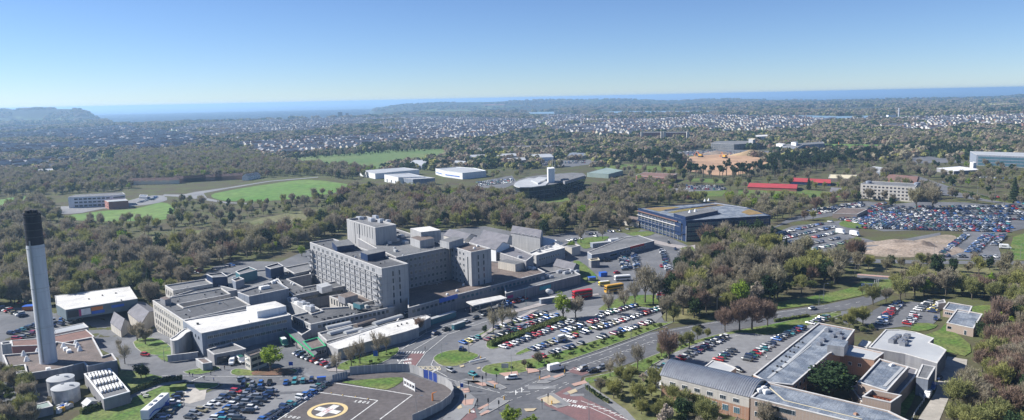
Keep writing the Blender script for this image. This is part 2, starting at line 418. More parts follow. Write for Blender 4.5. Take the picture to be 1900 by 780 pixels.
def vents(root,pts,z,kind='vent'):
    global VENT
    if VENT is None:
        VENT={}
        m=M();m.lathe(0,0,[(.5,0),(.5,.5),(.7,.5),(.55,.9),(0,1.05)],8);VENT['vent']=m.mesh('roof_vent',[A['darkm']])
        m=M();m.lathe(0,0,[(.7,0),(.7,.5),(.5,.9),(0,1.05)],10);VENT['dome']=m.mesh('skylight',[A['white']])
        m=M();m.lathe(0,0,[(1.1,0),(.9,.6),(.35,1.9),(0,2.0)],8);VENT['cowl']=m.mesh('cowl',[A['white']])
        m=M();m.box(0,0,.3,1.8,.9,.6,0,0,.9);VENT['light']=m.mesh('skylight',[A['darkm']])
    nm={'vent':'roof_vent','dome':'skylight','cowl':'roof_cowl','light':'skylight'}[kind]
    for px,py in pts:
        x,y=G0(px,py,z);inst(nm,VENT[kind],root,(x-root.location.x,y-root.location.y,z-root.location.z),R.uniform(0,3),.6 if kind=='vent' else 1.)
def gbl(name,label,cat,px,z,rise,wall='cream_w',roof='slate',zb=0,wins=(),group=None,world=None,over=.3,keep=True):
    xy=list(world) if world else [G0(a,b,z) for a,b in px]
    if len(xy)==3: xy.append((xy[0][0]+xy[2][0]-xy[1][0],xy[0][1]+xy[2][1]-xy[1][1]))
    ccw=area(xy)>0
    cx=sum(p[0] for p in xy)/4;cy=sum(p[1] for p in xy)/4
    root=empty(name,(cx,cy,zb),label,cat,group)
    if keep: FOOT.append(xy if ccw else xy[::-1])
    a,b,c,d=[Vector(p) for p in xy]  # edge a-b and c-d are eaves, b-c and d-a gable ends
    r0,r1=(a+d)/2,(b+c)/2;m=M()
    for p,q in ((a,b),(b,c),(c,d),(d,a)): m.poly([(*p,zb-.5),(*q,zb-.5),(*q,z),(*p,z)])
    m.poly([(*b,z),(*c,z),(*r1,z+rise)]);m.poly([(*d,z),(*a,z),(*r0,z+rise)])
    local(m,root).obj('wall',A[wall],root)
    u=(r1-r0).normalized()*over;s=(a-d).normalized();dr=rise/max((a-d).length/2,.1)*over
    k=M()
    A0=(*(a-u+s*over),z-dr);A1=(*(b+u+s*over),z-dr);D0=(*(d-u-s*over),z-dr);D1=(*(c+u-s*over),z-dr);Rr0=(*(r0-u),z+rise+.05);Rr1=(*(r1+u),z+rise+.05)
    k.poly([A0,A1,Rr1,Rr0]);k.poly([Rr0,Rr1,D1,D0])
    dn=lambda p:(p[0],p[1],p[2]-.25)
    for p,q in ((A0,A1),(A1,Rr1),(Rr1,D1),(D1,D0),(D0,Rr0),(Rr0,A0)): k.poly([dn(p),dn(q),q,p])
    local(k,root).obj('roof',A[roof],root)
    cnt=[0]
    for w in wins: windows(root,xy,ccw,w,zb,cnt)
    return root,xy
HC='hospital buildings'
UA,VA=math.radians(-53.4),math.radians(44.1)
# --- main ward tower
T,xy=bld('ward_tower','tall long grey concrete hospital ward block with rows of paired windows','ward block',[(575,450),(708,498.5),(757,489.5)],24,'conc','roof',group=HC,
 wins=[(0,13,6,.85,1.9,22.2-3.15*5,3.1,3.0,5.5,dict(frame='coping',mull=0,pair=(-.75,.75))),(1,1,5,.7,2.2,7,3.4,3,5.5,dict(frame='darkm',mull=0)),(1,1,5,.7,2.2,7,3.4,7.5,3,dict(frame='darkm',mull=0))])
# vertical fins between window pairs
a,b=Vector(xy[0]),Vector(xy[1]);d=(b-a).normalized();nn=Vector((d.y,-d.x))
if nn.y>0: nn=-nn
fm=M()
L=(b-a).length
for i in range(14):
    p=a+d*(3+(L-8.5)*i/13)+nn*.2;fm.box(p.x,p.y,12.,.5,.42,17.5,math.atan2(d.y,d.x))
for zz in (6.6,9.7,12.8,15.9,19.0,20.7):
    p=a+d*(L/2)+nn*.14;fm.box(p.x,p.y,zz,L-1,.28,.3,math.atan2(d.y,d.x))
local(fm,T).obj('facade_frame',A['conc_v'],T)
for base,sg in ((1,-1),(0,1)):
    q=a if base==0 else b
    for i in range(5):
        p=q+d*(sg*2.6)+nn*1.1;bm_=M();z=6.6+i*3.1
        bm_.box(0,0,0,4.2,2.2,.25);bm_.box(0,-1.05,.55,4.2,.1,.9);bm_.box(-2.05,0,.55,.1,2.2,.9);bm_.box(2.05,0,.55,.1,2.2,.9)
        o=bm_.obj('fire_escape_landing',A['metal'],T);o.location=(p.x-T.location.x,p.y-T.location.y,z);o.rotation_euler=(0,0,math.atan2(d.y,d.x)+(math.pi if nn.dot(Vector((-d.y,d.x)))>0 else 0))
def plant(root,px,z,zb,wall,roof,name='rooftop_plant_room'):
    xy=[G0(a,b,z) for a,b in px];m=M();
    if area(xy)<0: xy=xy[::-1]
    m.prism(xy,zb,z,0,1);lx,ly,lz=root.location;m.v=[(x-lx,y-ly,q-lz) for x,y,q in m.v]
    return m.obj(name,[A[wall],A[roof]],root)
plant(T,[(616,449),(625,458),(658,454),(646,444)],26.6,23,'navy','roof_m')
plant(T,[(669,468),(682,473),(715,466),(702,460)],26.8,23,'navy','roof_m')
vents(T,[(706,490),(640,470),(655,476),(600,455)],23.4,'vent')
# --- plant tower
PT,pxy=bld('plant_tower','windowless pale concrete tower block rising above the hospital roofs','tower block',[(643,407),(696,423),(735,417)],33,'conc_v','roof_m',zb=6,group=HC,par=1.,
  wins=[(0,7,1,.35,6,29.5,3,13,2,dict(frame='darkm',mull=0)),(0,1,1,.5,12,26.5,3,2.5,18.5,dict(frame='darkm',mull=0)),(0,1,1,.5,12,26.5,3,8,12,dict(frame='darkm',mull=0))])
for px_,py_,l,w,h in ((668,407,5,3,1.5),(690,411,4,3,1.8),(707,413,3,3,2),(697,405,5,2,1.6),(720,412,2.5,2.5,1.2)): rbox(PT,px_,py_,32,l,w,h,UA)
# --- central body and east wing
CB,_=bld('central_block','grey concrete central hospital block between the two ward wings','hospital block',[(735,478),(834,459),(800,446),(735,425),(660,440),(700,462)],24,'conc_d','roof_m',zb=5,group=HC,
  wins=[(0,11,5,1.5,1.6,8.2,3.3,2,2,dict(frame='coping'))])
plant(CB,[(761,441),(779,447),(806,442),(786,435)],27.5,23,'conc','roof_b');plant(CB,[(761,424),(781,431),(818,427),(797,420)],30,23,'conc','roof_w')
for q in ((745,440),(752,452),(735,447),(770,452),(790,452),(720,452)): rbox(CB,*q,23.4,4,2.4,1.3,UA)
EW,_=bld('east_ward_wing','grey concrete east ward wing with a plain slotted end wall','ward block',[(834,456.5),(874,468.5),(911,461.5)],24.4,'conc','roof_b',group=HC,
  wins=[(0,4,6,1.2,1.5,8,2.9,1.5,5.5,dict(frame='coping')),(0,1,1,.8,14,14.5,3,16,1.2,dict(frame='darkm',mull=0)),(1,1,5,.7,2.2,8,3.3,4,8,dict(frame='darkm',mull=0)),(1,1,5,.7,2.2,8,3.3,7.5,4.5,dict(frame='darkm',mull=0))])
plant(EW,[(816,446),(833,450),(860,442),(843,438)],27.4,23.8,'conc','roof_m');vents(EW,[(886,458),(880,462)],23.8,'dome')
SB,_=bld('slate_grey_block','dark grey slate-clad hospital block behind the east ward wing','hospital block',[(904,462),(976,485),(990,474),(935,450)],12,'conc_d','slate',group=HC,wins=[(0,7,1,1.1,1.1,8,3,8,3,dict(frame='white'))])
# gabled blocks behind
gbl('gabled_block','long grey slate gabled building at the back of the hospital, nearest the trees','hospital block',[(948,432),(1002,441),(1007,428),(955,420)],12,2.6,'conc','slate',group=HC,wins=[(0,6,1,1.2,1.3,12,3,2,2)])
gbl('gabled_block','broad slate gabled roof just left of the long gabled building','hospital block',[(890,441),(940,453),(950,438),(905,429)],13,2.8,'cream_w','slate',group=HC)
gbl('gabled_block','low slate gabled roof with a white gable directly behind the east ward wing','hospital block',[(868,452),(920,463),(945,452),(893,443)],14,2.6,'white_w','slate',group=HC)
gbl('gabled_block','small slate gabled roof between the broad gable and the east ward plant room','hospital block',[(823,436),(862,446),(885,437),(846,428)],15,2.4,'cream_w','slate',group=HC)
WB,_=bld('clinic_building','white low clinic building with a long window band behind the east wing','clinic',[(980,470),(995,474.5),(1048,460),(1028,450)],7,'conc','roof_w',group=HC,wins=[(1,9,1,1.3,1.5,4,3,2,6,dict(frame='white')),(0,2,1,1,1.4,4,3,.8,.8)])
for q in ((1005,463),(1012,461),(1020,459),(1000,468)): rbox(WB,*q,6.4,2.6,1.8,1.1,VA,'metal')
bld('small_concrete_block','cube-like pale concrete store right of the white clinic','store',[(1040,456),(1061,460),(1077,456),(1058,450)],5.6,'cream_w','roof_m',group=HC)
gbl('stone_house','small grey pitched house on the lawn behind the bus stops','house',[(1027,492),(1062,502),(1075,492),(1040,484)],4.5,2.5,'conc_d','slate')
gbl('marquee','white tent roof beside the bare trees behind the clinic','marquee',[(995,452),(1020,459),(1045,450),(1018,444)],4,3,'white','white')
# --- entrance range
E1,_=bld('entrance_range','long two storey grey front range with a blue sign over the main entrance','hospital block',[(757,572),(850,546.5),(1012,505.5),(985,492),(905,484),(840,500),(757,530)],7.5,'conc_d','roof_b',group=HC,
  wins=[(1,20,1,1.6,1.2,5.4,3,2,2,dict(frame='darkm',glass='b')),(0,10,1,1.6,1.2,5.4,3,2,2,dict(frame='darkm'))])
plant(E1,[(924,485),(956,491),(972,487),(940,481)],11,6.8,'cream_w','roof_m')
for q in ((975,498),(983,499),(990,500)): rbox(E1,*q,6.9,2.4,1.6,1.2,VA,'white')
vents(E1,[(860,530),(848,541),(830,548),(895,520)],6.9,'dome')
E2,_=bld('entrance_wing','low brown-grey entrance wing with pink and turquoise wall panels','hospital block',[(938,545),(1077,510),(1057,499),(1014,507),(935,530)],5,'conc_d','roof_m',group=HC)
for q,s in (((1005,518),3),((1015,514),4),((1022,516),3),((1038,506),4),((1050,508),4),((1060,506),3),((1070,506),3)): rbox(E2,*q,4.4,s,1.8,1.3,VA,'plant_m')
def panel(px0,px1,z0,z1,m,name,label,cat,off=.12,parent=None,thick=.12):
    a,b=Vector(px0),Vector(px1)
    d=(b-a);L=d.length;k=M();k.box(0,0,0,L,thick,z1-z0)
    n=Vector((d.y,-d.x)).normalized()
    if n.y>0:n=-n
    c=(a+b)/2+n*off
    o=k.obj(name,A[m] if isinstance(m,str) else m,parent)
    loc=Vector((c.x,c.y,(z0+z1)/2))
    if parent is not None: loc-=parent.location
    o.location=loc;o.rotation_euler=(0,0,math.atan2(d.y,d.x))
    if parent is None: tag(o,label,cat)
    return o
def onw(xy,e,t0,t1):
    a,b=Vector(xy[e]),Vector(xy[e+1]);return a+(b-a)*t0,a+(b-a)*t1
E1xy=[G0(757,572,7.5),G0(850,546.5,7.5),G0(1012,505.5,7.5)];E2xy=[G0(938,545,5),G0(1077,510,5)]
p,q=onw(E1xy,0,.6,.98);panel(p,q,5.9,7.9,'blue_p','sign_board','','',.3,E1)
p,q=onw(E2xy,0,.02,.09);panel(p,q,2.2,3.6,'magenta','wall_panel','','',.12,E2)
p,q=onw(E2xy,0,.43,.58);panel(p,q,2,4,'tealsign','wall_panel','','',.12,E2)
# canopy
def canopy(name,label,px,z,th,m,cols,cat='canopy',zc=0,colr=.25,cm='metal'):
    xy=[G0(a,b,z) for a,b in px]
    if area(xy)<0: xy=xy[::-1]
    cx=sum(p[0] for p in xy)/len(xy);cy=sum(p[1] for p in xy)/len(xy)
    r=empty(name,(cx,cy,zc),label,cat);k=M();k.prism(xy,z-th,z,0,bottom=True);k.v=[(x-cx,y-cy,w-zc) for x,y,w in k.v];k.obj('canopy_roof',A[m],r)
    for a,b in cols:
        x,y=G0(a,b,z);t=M();t.tube((0,0,0),(0,0,z-th-zc),colr,colr,8);o=t.obj('column',A[cm],r);o.location=(x-cx,y-cy,0)
    return r
canopy('entrance_canopy','long pale flat canopy sheltering the hospital drop-off',[(865,560),(878,567),(941,553),(929,548)],4.6,.5,'coping',[(874,563),(890,561),(912,557),(934,551)])
# --- low front-left ranges
L3,_=bld('outpatient_range','long low grey range with dark roof in front of the ward tower','hospital block',[(541,586),(576,602.5),(733,569),(691,566.5),(600,572)],5.6,'conc','roof',group=HC,
  wins=[(0,6,1,1.,3.2,3,3,2,2,dict(frame='darkm',mull=0)),(1,16,1,1.4,1.3,4.0,3,3,3,dict(frame='darkm'))])
vents(L3,[(600+i*11,593.5-i*2.15) for i in range(11)],5.0,'light');vents(L3,[(560,590),(568,594),(585,589)],5.0,'light')
L3b,_=bld('courtyard_range','low cream range with tall windows beside the foot of the ward tower','hospital block',[(611,550),(655,567),(700,556),(655,543)],7,'cream_w','roof_b',group=HC,wins=[(0,8,1,.9,2.6,5,3,1,1,dict(frame='darkm',mull=0))])
plant(L3b,[(627,548),(640,553),(664,547),(650,541)],9.6,6.4,'conc_d','roof_b')
plant(L3b,[(655,562),(668,566),(676,564),(664,560)],8.5,6.4,'teal','roof_m')
L4,_=bld('rehabilitation_shed','long low building with a white roof and ribbed wall behind the roadside trees','low building',[(607,638),(627,649),(752,616),(777,608),(775,601),(799,589),(790,585),(720,600)],4.3,'conc_v','roof_w',par=.15,cw=.3,zb=-.2)
vents(L4,[(745,603),(755,601),(738,606),(768,593)],4.2,'vent')
L4b,_=bld('service_range','flat service building carrying white barrel rooflights','low building',[(590,618),(606,633),(735,600),(741,590),(660,601)],3.2,'conc','roof_m')
def barrel(root,p0,p1,z,r,m='roof_l',name='barrel_rooflight'):
    a,b=Vector((*G0(*p0,z),z)),Vector((*G0(*p1,z),z));d=(b-a).normalized();s=Vector((-d.y,d.x,0));k=M();n=8
    pr=[(math.cos(math.pi*i/n)*r,math.sin(math.pi*i/n)*r*.75) for i in range(n+1)]
    P=[[q+s*x+Vector((0,0,h)) for x,h in pr] for q in (a,b)]
    for i in range(n): k.poly([P[0][i],P[0][i+1],P[1][i+1],P[1][i]])
    k.poly(P[0][::-1]);k.poly(P[1]);local(k,root).obj(name,A[m],root)
barrel(L4b,(605,611),(650,601),2.9,1.8);barrel(L4b,(610,621),(652,610),2.9,1.6);barrel(L4b,(640,620),(672,612),2.9,1.6)
barrel(L4b,(660,607),(696,596),2.9,1.7,'roof_b');barrel(L4b,(694,603),(745,588),2.9,1.7);barrel(L4b,(668,618),(700,609),2.9,1.6)
L5,_=bld('cafe_pavilion','small flat-roofed cafe with bright green fascia','cafe',[(562,634),(577,649),(605,642),(590,626)],3.8,'conc_d','roof_b',cop='green_p',wins=[(1,5,1,2,1.6,1.8,3,.5,.5)])
canopy('walkway_canopy','dark roofed walkway canopy with green fascia along the car park',[(526,610),(583,660),(589,655),(546,612),(536,606)],3.3,.4,'roof_m',[(528,612),(539,622),(550,632),(561,641),(572,650),(581,657)])
gr=strip('walkway_fascia',[(526,611),(584,661)],.3,A['green_p'],0);bpy.data.objects.remove(gr)
p=[G0(525.5,610.3,3.3),G0(583,660.3,3.3)];c=[o for o in bpy.data.objects if o.name.startswith('walkway_canopy')][0];panel(p[0],p[1],2.8,3.5,'green_p','fascia','','',.1,c)
bld('link_building','dark low link with flat roof behind the green walkway canopy','low building',[(533,604),(560,622),(577,612),(541,590)],3.4,'conc_d','roof')
# --- west block
W1,_=bld('west_block','large grey hospital west block with white membrane roof and dark window bands','hospital block',[(339,594.5),(374,619),(540,584.5),(506,566.5)],9.6,'conc_b','roof_w',group=HC,par=.35,
  wins=[(1,14,2,2.3,1.3,4.0,3.4,2,2,dict(frame='coping',mull=2)),(0,5,1,1.3,1.2,6.8,3,2,2,dict(frame='darkm'))])
plant(W1,[(457,569),(477,578.5),(531,568),(511,559)],12.2,9,'white_w','roof_w')
a_,b_=G(378,664),G(538,618)
W2,_=bld('west_range','dark-roofed hospital west range with tall cream window bays on its left face','hospital block',[(283,558),(339,594.5),(465,566.5),(438,551),(341,571),(330,564.5),(428,546),(411,535)],9.6,'cream_w','roof',group=HC,zb=-5,par=.4,
  wins=[(0,13,1,1.0,2.2,7.2,3,2,3,dict(frame='white',mull=0)),(0,13,3,1.0,2.0,-2.6,3.1,2,3,dict(frame='darkm',mull=0))])
plant(W2,[(297,553),(306,557),(317,554),(307,550)],12,9,'conc_d','roof_b')
vents(W2,[(308,563),(316,570),(345,585),(352,590),(330,560),(380,548),(400,543)],9.2,'vent')
bld('west_rear_wing','rear grey wing of the west block beside the woodland edge','hospital block',[(306,530),(321,539.5),(395,526.5),(382,518)],9.8,'cream_w','roof_m',zb=-2,group=HC,wins=[(1,9,1,1.6,1.4,7.5,3,1,1,dict(frame='darkm')),(0,4,1,1,2.6,7,3,1,1,dict(frame='darkm'))])
bld('west_middle_wing','dark flat roof range behind the west block courtyard','hospital block',[(316,551),(330,557),(440,538),(395,527)],8.6,'conc','roof_m',group=HC)
MR,_=bld('middle_range','blue-grey walled middle range with a dark flat roof','hospital block',[(441,542.5),(462,550.5),(536,535.5),(512,521)],11,'conc_b','roof',group=HC)
rbox(MR,491,536,10.4,5,2.6,1.4,VA,'white');rbox(MR,507,526,10.4,2,2,1.2,VA,'white');rbox(MR,512,524,10.4,2,2,1.2,VA,'white')
M2,_=bld('courtyard_block','wide dark flat roof with rows of rooflights left of the ward tower','hospital block',[(510,511),(528,535),(545,549),(642,530),(628,521),(563,533),(533,518),(577,509),(572,500),(535,503)],8,'conc_d','roof',group=HC,
 wins=[(2,16,1,1.5,1.3,5.6,3,2,2,dict(frame='darkm'))])
vents(M2,[(550+i*8.5,543.5-i*1.75) for i in range(8)],7.5,'vent');vents(M2,[(541,527),(545,529)],7.5,'dome');vents(M2,[(522,525),(527,530),(532,535),(537,538)],7.5,'light')
plant(M2,[(587,529),(597,534),(616,529),(606,524)],10.5,7.4,'plant_m','roof_l')
bld('rear_courtyard_range','narrow rear range round the small courtyard beside the tower','hospital block',[(527,497),(546,508),(577,501),(576,487)],9,'conc','roof_m',group=HC,wins=[(1,6,1,1.4,1.3,7,3,1,1,dict(frame='darkm'))])
bld('rear_service_block','long low rear hospital range along the foot of the wood','hospital block',[(394,524),(440,541),(512,520),(527,503),(500,499),(430,508)],8,'conc','roof_m',group=HC)
bld('roof_lift_tower','dark blue box-shaped lift tower, rightmost on the rear hospital roofs','lift tower',[(492,495),(502,499.5),(526,494),(516,488)],13,'navy','roof_m',zb=7,group='rooftop lift towers',keep=False)
bld('roof_lift_tower','teal-sided lift tower with white coping on the rear hospital roofs','lift tower',[(437,504),(445,509.5),(477,501),(462,495)],12.5,'teal','roof_m',zb=7,group='rooftop lift towers',keep=False)
bld('roof_lift_tower','small square lift tower with brown roof in front of the teal lift tower','lift tower',[(430,519),(437,523),(453,518),(444,514)],11.5,'conc_b','roof_b',zb=7,group='rooftop lift towers',keep=False)
bld('roof_lift_tower','navy lift tower nearest the staff cars under the wood','lift tower',[(383,509),(394,515),(422,513),(412,506)],13,'navy','roof_m',zb=5,group='rooftop lift towers',keep=False)
# galvanised plant between west block and outpatient range
PL,_=bld('plant_deck','deck crowded with pale galvanised ducts and coolers in front of the courtyard block','plant deck',[(530,556),(578,583),(600,577),(550,551)],5.6,'conc','roof_m')
for i in range(9): rbox(PL,537+i*5.2,558+i*2.6,5,3.2,2.2,1.6+.5*(i%3),UA+.1*(i%2),'plant_m' if i%3 else 'white')
for i in range(5): rbox(PL,547+i*8,556+i*3.6,5,2.2,2,1.2,UA,'plant_m')
# curved stair tower
ST,_=bld('curved_stair_tower','fan-shaped pale concrete stair tower with a curved bluish face','stair tower',[(315,629),(316.5,631),(319,632.4),(323,633),(330,631.5),(338,626),(346,618),(355,614),(349,609),(341,611),(332,617),(324,624)],7.4,'conc_v','roof_w',par=.2,group=HC)
AN,_=bld('ambulance_annex','low flat grey annex below the west block with a garage opening','low building',[(384,649),(397,658.5),(456,647.5),(430,636)],4.2,'conc_d','roof_m',wins=[(1,2,1,4.5,2.6,1.6,3,3,8,dict(frame='darkm',mull=2))])
bld('gatehouse','small cream flat-roofed gatehouse beside the yellow-green willow','gatehouse',[(453.5,656),(464,662),(493,652),(482,647)],5.8,'cream_w','roof_b',cop='darkm',wins=[(0,3,2,.8,1.3,1.8,2.4,.6,.6),(1,6,2,1,1.2,1.8,2.4,.6,.6,dict(frame='darkm'))])
bld('pump_hut','small flat concrete hut on the verge below the stair tower','hut',[(363,666),(376,675.5),(394,673),(382,665)],2.9,'conc','roof_b',par=.15)
# --- left side
HL,_=bld('white_roofed_hall','wide shed hall with a white roof and coloured posters on its wall','hall',[(102,549),(104,565),(122,575.5),(255,554.5),(240,532)],4.6,'halltone','roof_w',par=.1,cw=.2)
hx=[G0(122,575.5,4.6),G0(255,554.5,4.6)]
for t0,t1,z0,z1,m in ((.02,.16,.6,3.8,'darkm'),(.17,.2,.5,3.8,'magenta'),(.2,.33,.8,3.8,'white'),(.34,.5,2.2,3.9,'orange_p'),(.34,.52,.5,1.9,'blue_p'),(.62,.8,2,3.3,'blue_p')):
    p,q=onw(hx,0,t0,t1);panel(p,q,z0,z1,m,'wall_panel','','',.15,HL)
vents(HL,[(190,549),(215,545),(225,558),(165,556)],4.5,'vent')
gbl('chapel','cream gabled chapel-like house with grey roof near the bare brown tree','house',[(205,598),(224,612.5),(240,597),(221,585)],3.2-4,3.4,'cream_w','slate',zb=-6)
gbl('round_roofed_house','broad slate-roofed building behind the cream gabled house','house',[(237,580),(262,600),(292,577),(266,560)],4-4,2.6,'cream_w','slate',zb=-6)
bld('long_shed','long low shed with a pale sheet roof left of the turning circle','shed',[(98,612),(100.5,620),(164,607.5),(155,599.5)],3,'cream_w','roof_l',par=.1,wins=[(1,6,1,3,1.8,1.3,3,2,2,dict(frame='blue_p'))])
bld('brown_roofed_shed','low brown-roofed shed between the long pale shed and the boiler house','shed',[(96,625),(99,640),(175,625),(160,612)],2.4,'brick_r','tile',par=.1)
bld('brown_roofed_shed','low brown-roofed shed just left of the chimney','shed',[(20,632),(22,643),(73,641),(72,629)],2.6,'brick_r','tile',par=.1)
BH,_=bld('boiler_house','flat-roofed brown boiler house carrying the tall chimney','boiler house',[(5,659),(14,681),(45,677),(49,694),(108,685),(155,673),(162,680),(217,669),(208,656),(191,661),(172,626),(138,632),(140,640),(104,634),(90,652)],6,'conc_d','roof_b',
  wins=[(3,6,1,2,1.6,2.5,3,2,2,dict(frame='darkm'))])
vents(BH,[(44,660),(50,670),(70,655),(118,645),(141,640),(144,644),(148,651)],5.4,'cowl')
for q in ((122,650),(128,654),(90,688)): rbox(BH,*q,5.4,2.6,1.6,1,UA,'white')
bld('control_block','tall pale box block at the left edge of the boiler house','block',[(1,636),(3,640),(21,638),(20,633)],9,'conc','roof_l',zb=0)
bld('teal_silo_block','dark teal clad box building in front of the boiler house','block',[(28,690),(31,694),(48,692),(46,688)],6.5,'teal','roof_m',par=.1)
bld('recycling_shed','low dark-roofed lean-to beside the bales of the waste yard','shed',[(47,756),(53,765),(98,754),(90,745)],2.8,'conc_d','roof_gr',par=.08)
gbl('tank_shed','small pale gabled shed right of the storage tanks','shed',[(152,747),(160,753),(180,744),(172,738)],2,.8,'white','roof_l')
# chimney
cx,cy=G0(90,669,6)
CH=empty('tall_chimney',(cx,cy,5.2),'very tall tapering pale chimney with a black top on the boiler house','chimney')
m=M();m.lathe(0,0,[(2.95,0),(2.9,20),(2.88,45.2)],32);m.obj('shaft',A['chim'],CH,True)
m=M();m.box(0,-2.98,24,.5,.12,46);[m.box(0,-3.05,1+q*.9,.7,.06,.08) for q in range(50)];m.obj('ladder',A['metal'],CH)
for q in (14,29,44): m=M();m.lathe(0,0,[(2.85,q),(3.0,q),(3.0,q+.2),(2.85,q+.2)],32);m.obj('joint_ring',A['roof_l'],CH)
m=M();m.lathe(0,0,[(2.89,45.2),(2.78,56.6),(2.9,56.6),(2.9,56.9),(2.5,56.9),(2.5,54)],32);m.obj('chimney_cap',A['black'],CH,True)
for k in range(4):
    m=M();z=48+k*2.6;m.lathe(0,0,[(2.8,z),(2.98,z),(2.98,z+.25),(2.8,z+.25)],32);m.obj('band',A['darkm'],CH)
for a_ in (0,120,240):
    m=M();t=math.radians(a_);m.tube((1.3*math.cos(t),1.3*math.sin(t),54),(1.3*math.cos(t),1.3*math.sin(t),58),.9,.9,12);m.obj('flue',A['black'],CH)
# tanks
for (px_,py_,r,z1,lab) in ((115,736,4.3,5.2,'rear one of the two round grey storage tanks'),(124,752,4.3,5.0,'front one of the two round grey storage tanks')):
    x,y=G0(px_,py_-8,0);t=empty('storage_tank',(x,y,0),lab,'tank','storage tanks')
    m=M();m.lathe(0,0,[(r,0),(r,z1),(r+.12,z1),(r+.12,z1+.15)],36);m.obj('tank_shell',A['plant_m'],t,True)
    m=M();m.lathe(0,0,[(r+.1,z1+.12),(r*.5,z1+.5),(0,z1+.7)],36);m.obj('tank_roof',A['roof_l'],t,True)
    m=M();m.box(r*.5,0,z1+.6,1.2,.6,.5);m.box(-r*.4,r*.3,z1+.6,.7,.7,.4);m.obj('hatch',A['metal'],t)
# cooling louvres
LV,lx=bld('cooling_bank','sloping cooling bank with rows of white louvre fins','cooler building',[(156,694),(192,741),(241,727),(204,684)],4.2,'conc_d','roof_m',par=.3,cop='white')
for i in range(3):
    for j in range(7):
        u=(i+.5)/3.6+.02;v=.12+j*.125
        p=[(156,694),(192,741),(241,727),(204,684)];x=(p[0][0]*(1-u)+p[1][0]*u)*(1-v)+(p[3][0]*(1-u)+p[2][0]*u)*v;y=(p[0][1]*(1-u)+p[1][1]*u)*(1-v)+(p[3][1]*(1-u)+p[2][1]*u)*v
        X,Y=G0(x,y,4);k=M();k.box(0,0,0,5,.5,.9,0,0);o=k.obj('louvre_fin',A['white'],LV);o.location=(X-LV.location.x,Y-LV.location.y,4.4);o.rotation_euler=(0,0,UA)
# --- brick building, lower right
SW,_=bld('brick_office_wing','long tan brick office wing with blue-grey felt roof nearest the camera','office building',[(1393,737.5),(1650,800),(1690,783),(1649,763),(1424,709.5)],8.4,'brick_t','roof_blue',par=.3,group='brick office buildings',
  wins=[(0,9,2,2.6,1.5,3.6,3.2,2,26,dict(frame='white',mull=2))])
for q in ((1410,728),(1416,724),(1405,722),(1422,730)): rbox(SW,*q,8.1,2.2,1.4,1.1,.4,'white')
rbox(SW,1588,770,8.1,1,1,.5,.4,'brick_o')
strip('x',[(1424,716),(1455,743),(1600,778)],.5,A['cream'],0,high=8.2);o=bpy.data.objects['x'];o.name='roof_edging';o.parent=SW;o.location=-SW.location
NW,_=bld('brick_north_wing','long blue-grey flat roof office wing running back beside the parked cars','office building',[(1398,696),(1424,709.5),(1471,714.5),(1538,656.5),(1560,648),(1586,612),(1519,599.5)],8.4,'brick_o','roof_blue',par=.3,group='brick office buildings',
  wins=[(2,9,2,1.8,1.4,3.4,3.2,1,1)])
vents(NW,[(1434+i*8,690-i*9.2) for i in range(7)]+[(1441+i*8,692-i*9.2) for i in range(7)],8.1,'vent')
for q in ((1520,640),(1527,633),(1545,625),(1556,620),(1560,628),(1535,615)): rbox(NW,*q,8.1,3,1.6,1,.9,'metal')
for pts,w in ([(1425,702),(1482,655),(1534,607)],.9),([(1415,705),(1425,709)],.5),([(1446,688),(1506,640)],.35):
    s_=strip('roof_edging',pts,w,A['roof_l'],0,high=8.2);s_.parent=NW;s_.location=-NW.location
plant(NW,[(1535,640),(1566.5,644),(1574,633),(1546,628)],11,7.5,'conc','roof_blue','lift_tower')
bld('orange_brick_link','orange brick courtyard wall range with two white windows','office building',[(1558,657),(1622,668.5),(1640,655),(1577,641)],6.6,'brick_o','roof_l',par=.2,group='brick office buildings',wins=[(0,2,1,1.2,1.2,3.8,3,2,3)])
EB,_=bld('brick_east_wing','square blue-grey flat roof office wing right of the courtyard cedar','office building',[(1592,709),(1646,726),(1686,681),(1632,666)],7.4,'brick_t','roof_blue',par=.4,group='brick office buildings',wins=[(1,5,1,1.8,1.2,3.4,3,2,2)])
s_=strip('roof_edging',[(1641,717),(1675,682)],1.,A['roof_l'],0,high=7.15);s_.parent=EB;s_.location=-EB.location
rbox(EB,1655,679,7,2,1,.6,.4,'white')
TR,_=bld('tank_room','tan brick tank room with rusty red pipes on its open roof','tank room',[(1600,736),(1653,747.5),(1673,734),(1617,723)],8.2,'brick_t','roof_b',par=1.2,group='brick office buildings')
for i in range(6):
    x,y=G0(1617+i*7,733+i*1.5,7.5);k=M();k.box(0,0,.2,.5,3.4,.4);o=k.obj('rusty_pipe',A['rust'],TR);o.location=(x-TR.location.x,y-TR.location.y,7);o.rotation_euler=(0,0,.7)
bld('slate_lean_to','low dark lean-to roof between the cedar and the square wing','low building',[(1576,716),(1601,748),(1606,737),(1598,722),(1590,708)],3.4,'brick_t','slate',par=.1)
bld('dark_side_range','dark slate side range with sloping face right of the square wing','low building',[(1654,748),(1697,700),(1703,686),(1686,681),(1648,727)],4.4,'brick_t','slate',par=.1)
bld('grey_plant_cabin','grey metal plant cabin on stilts beside the service road','cabin',[(1700,700),(1722,704.5),(1736,681),(1711,676)],6.2,'conc_b','roof_m',par=.1)
CW,_=bld('curved_white_hall','curved pale sheet roof hall behind the square office wing','hall',[(1612,645),(1680,657),(1739,674),(1756,650),(1746,644),(1724,636),(1733,628),(1700,617),(1668,612),(1643,612)],6.4,'conc_d','roof_l',par=.15,group='brick office buildings')
for q in ((1655,636),(1660,632),(1666,628),(1672,637),(1678,633),(1683,627),(1676,641)): rbox(CW,*q,6.2,3,2,1.4,.8,'metal')
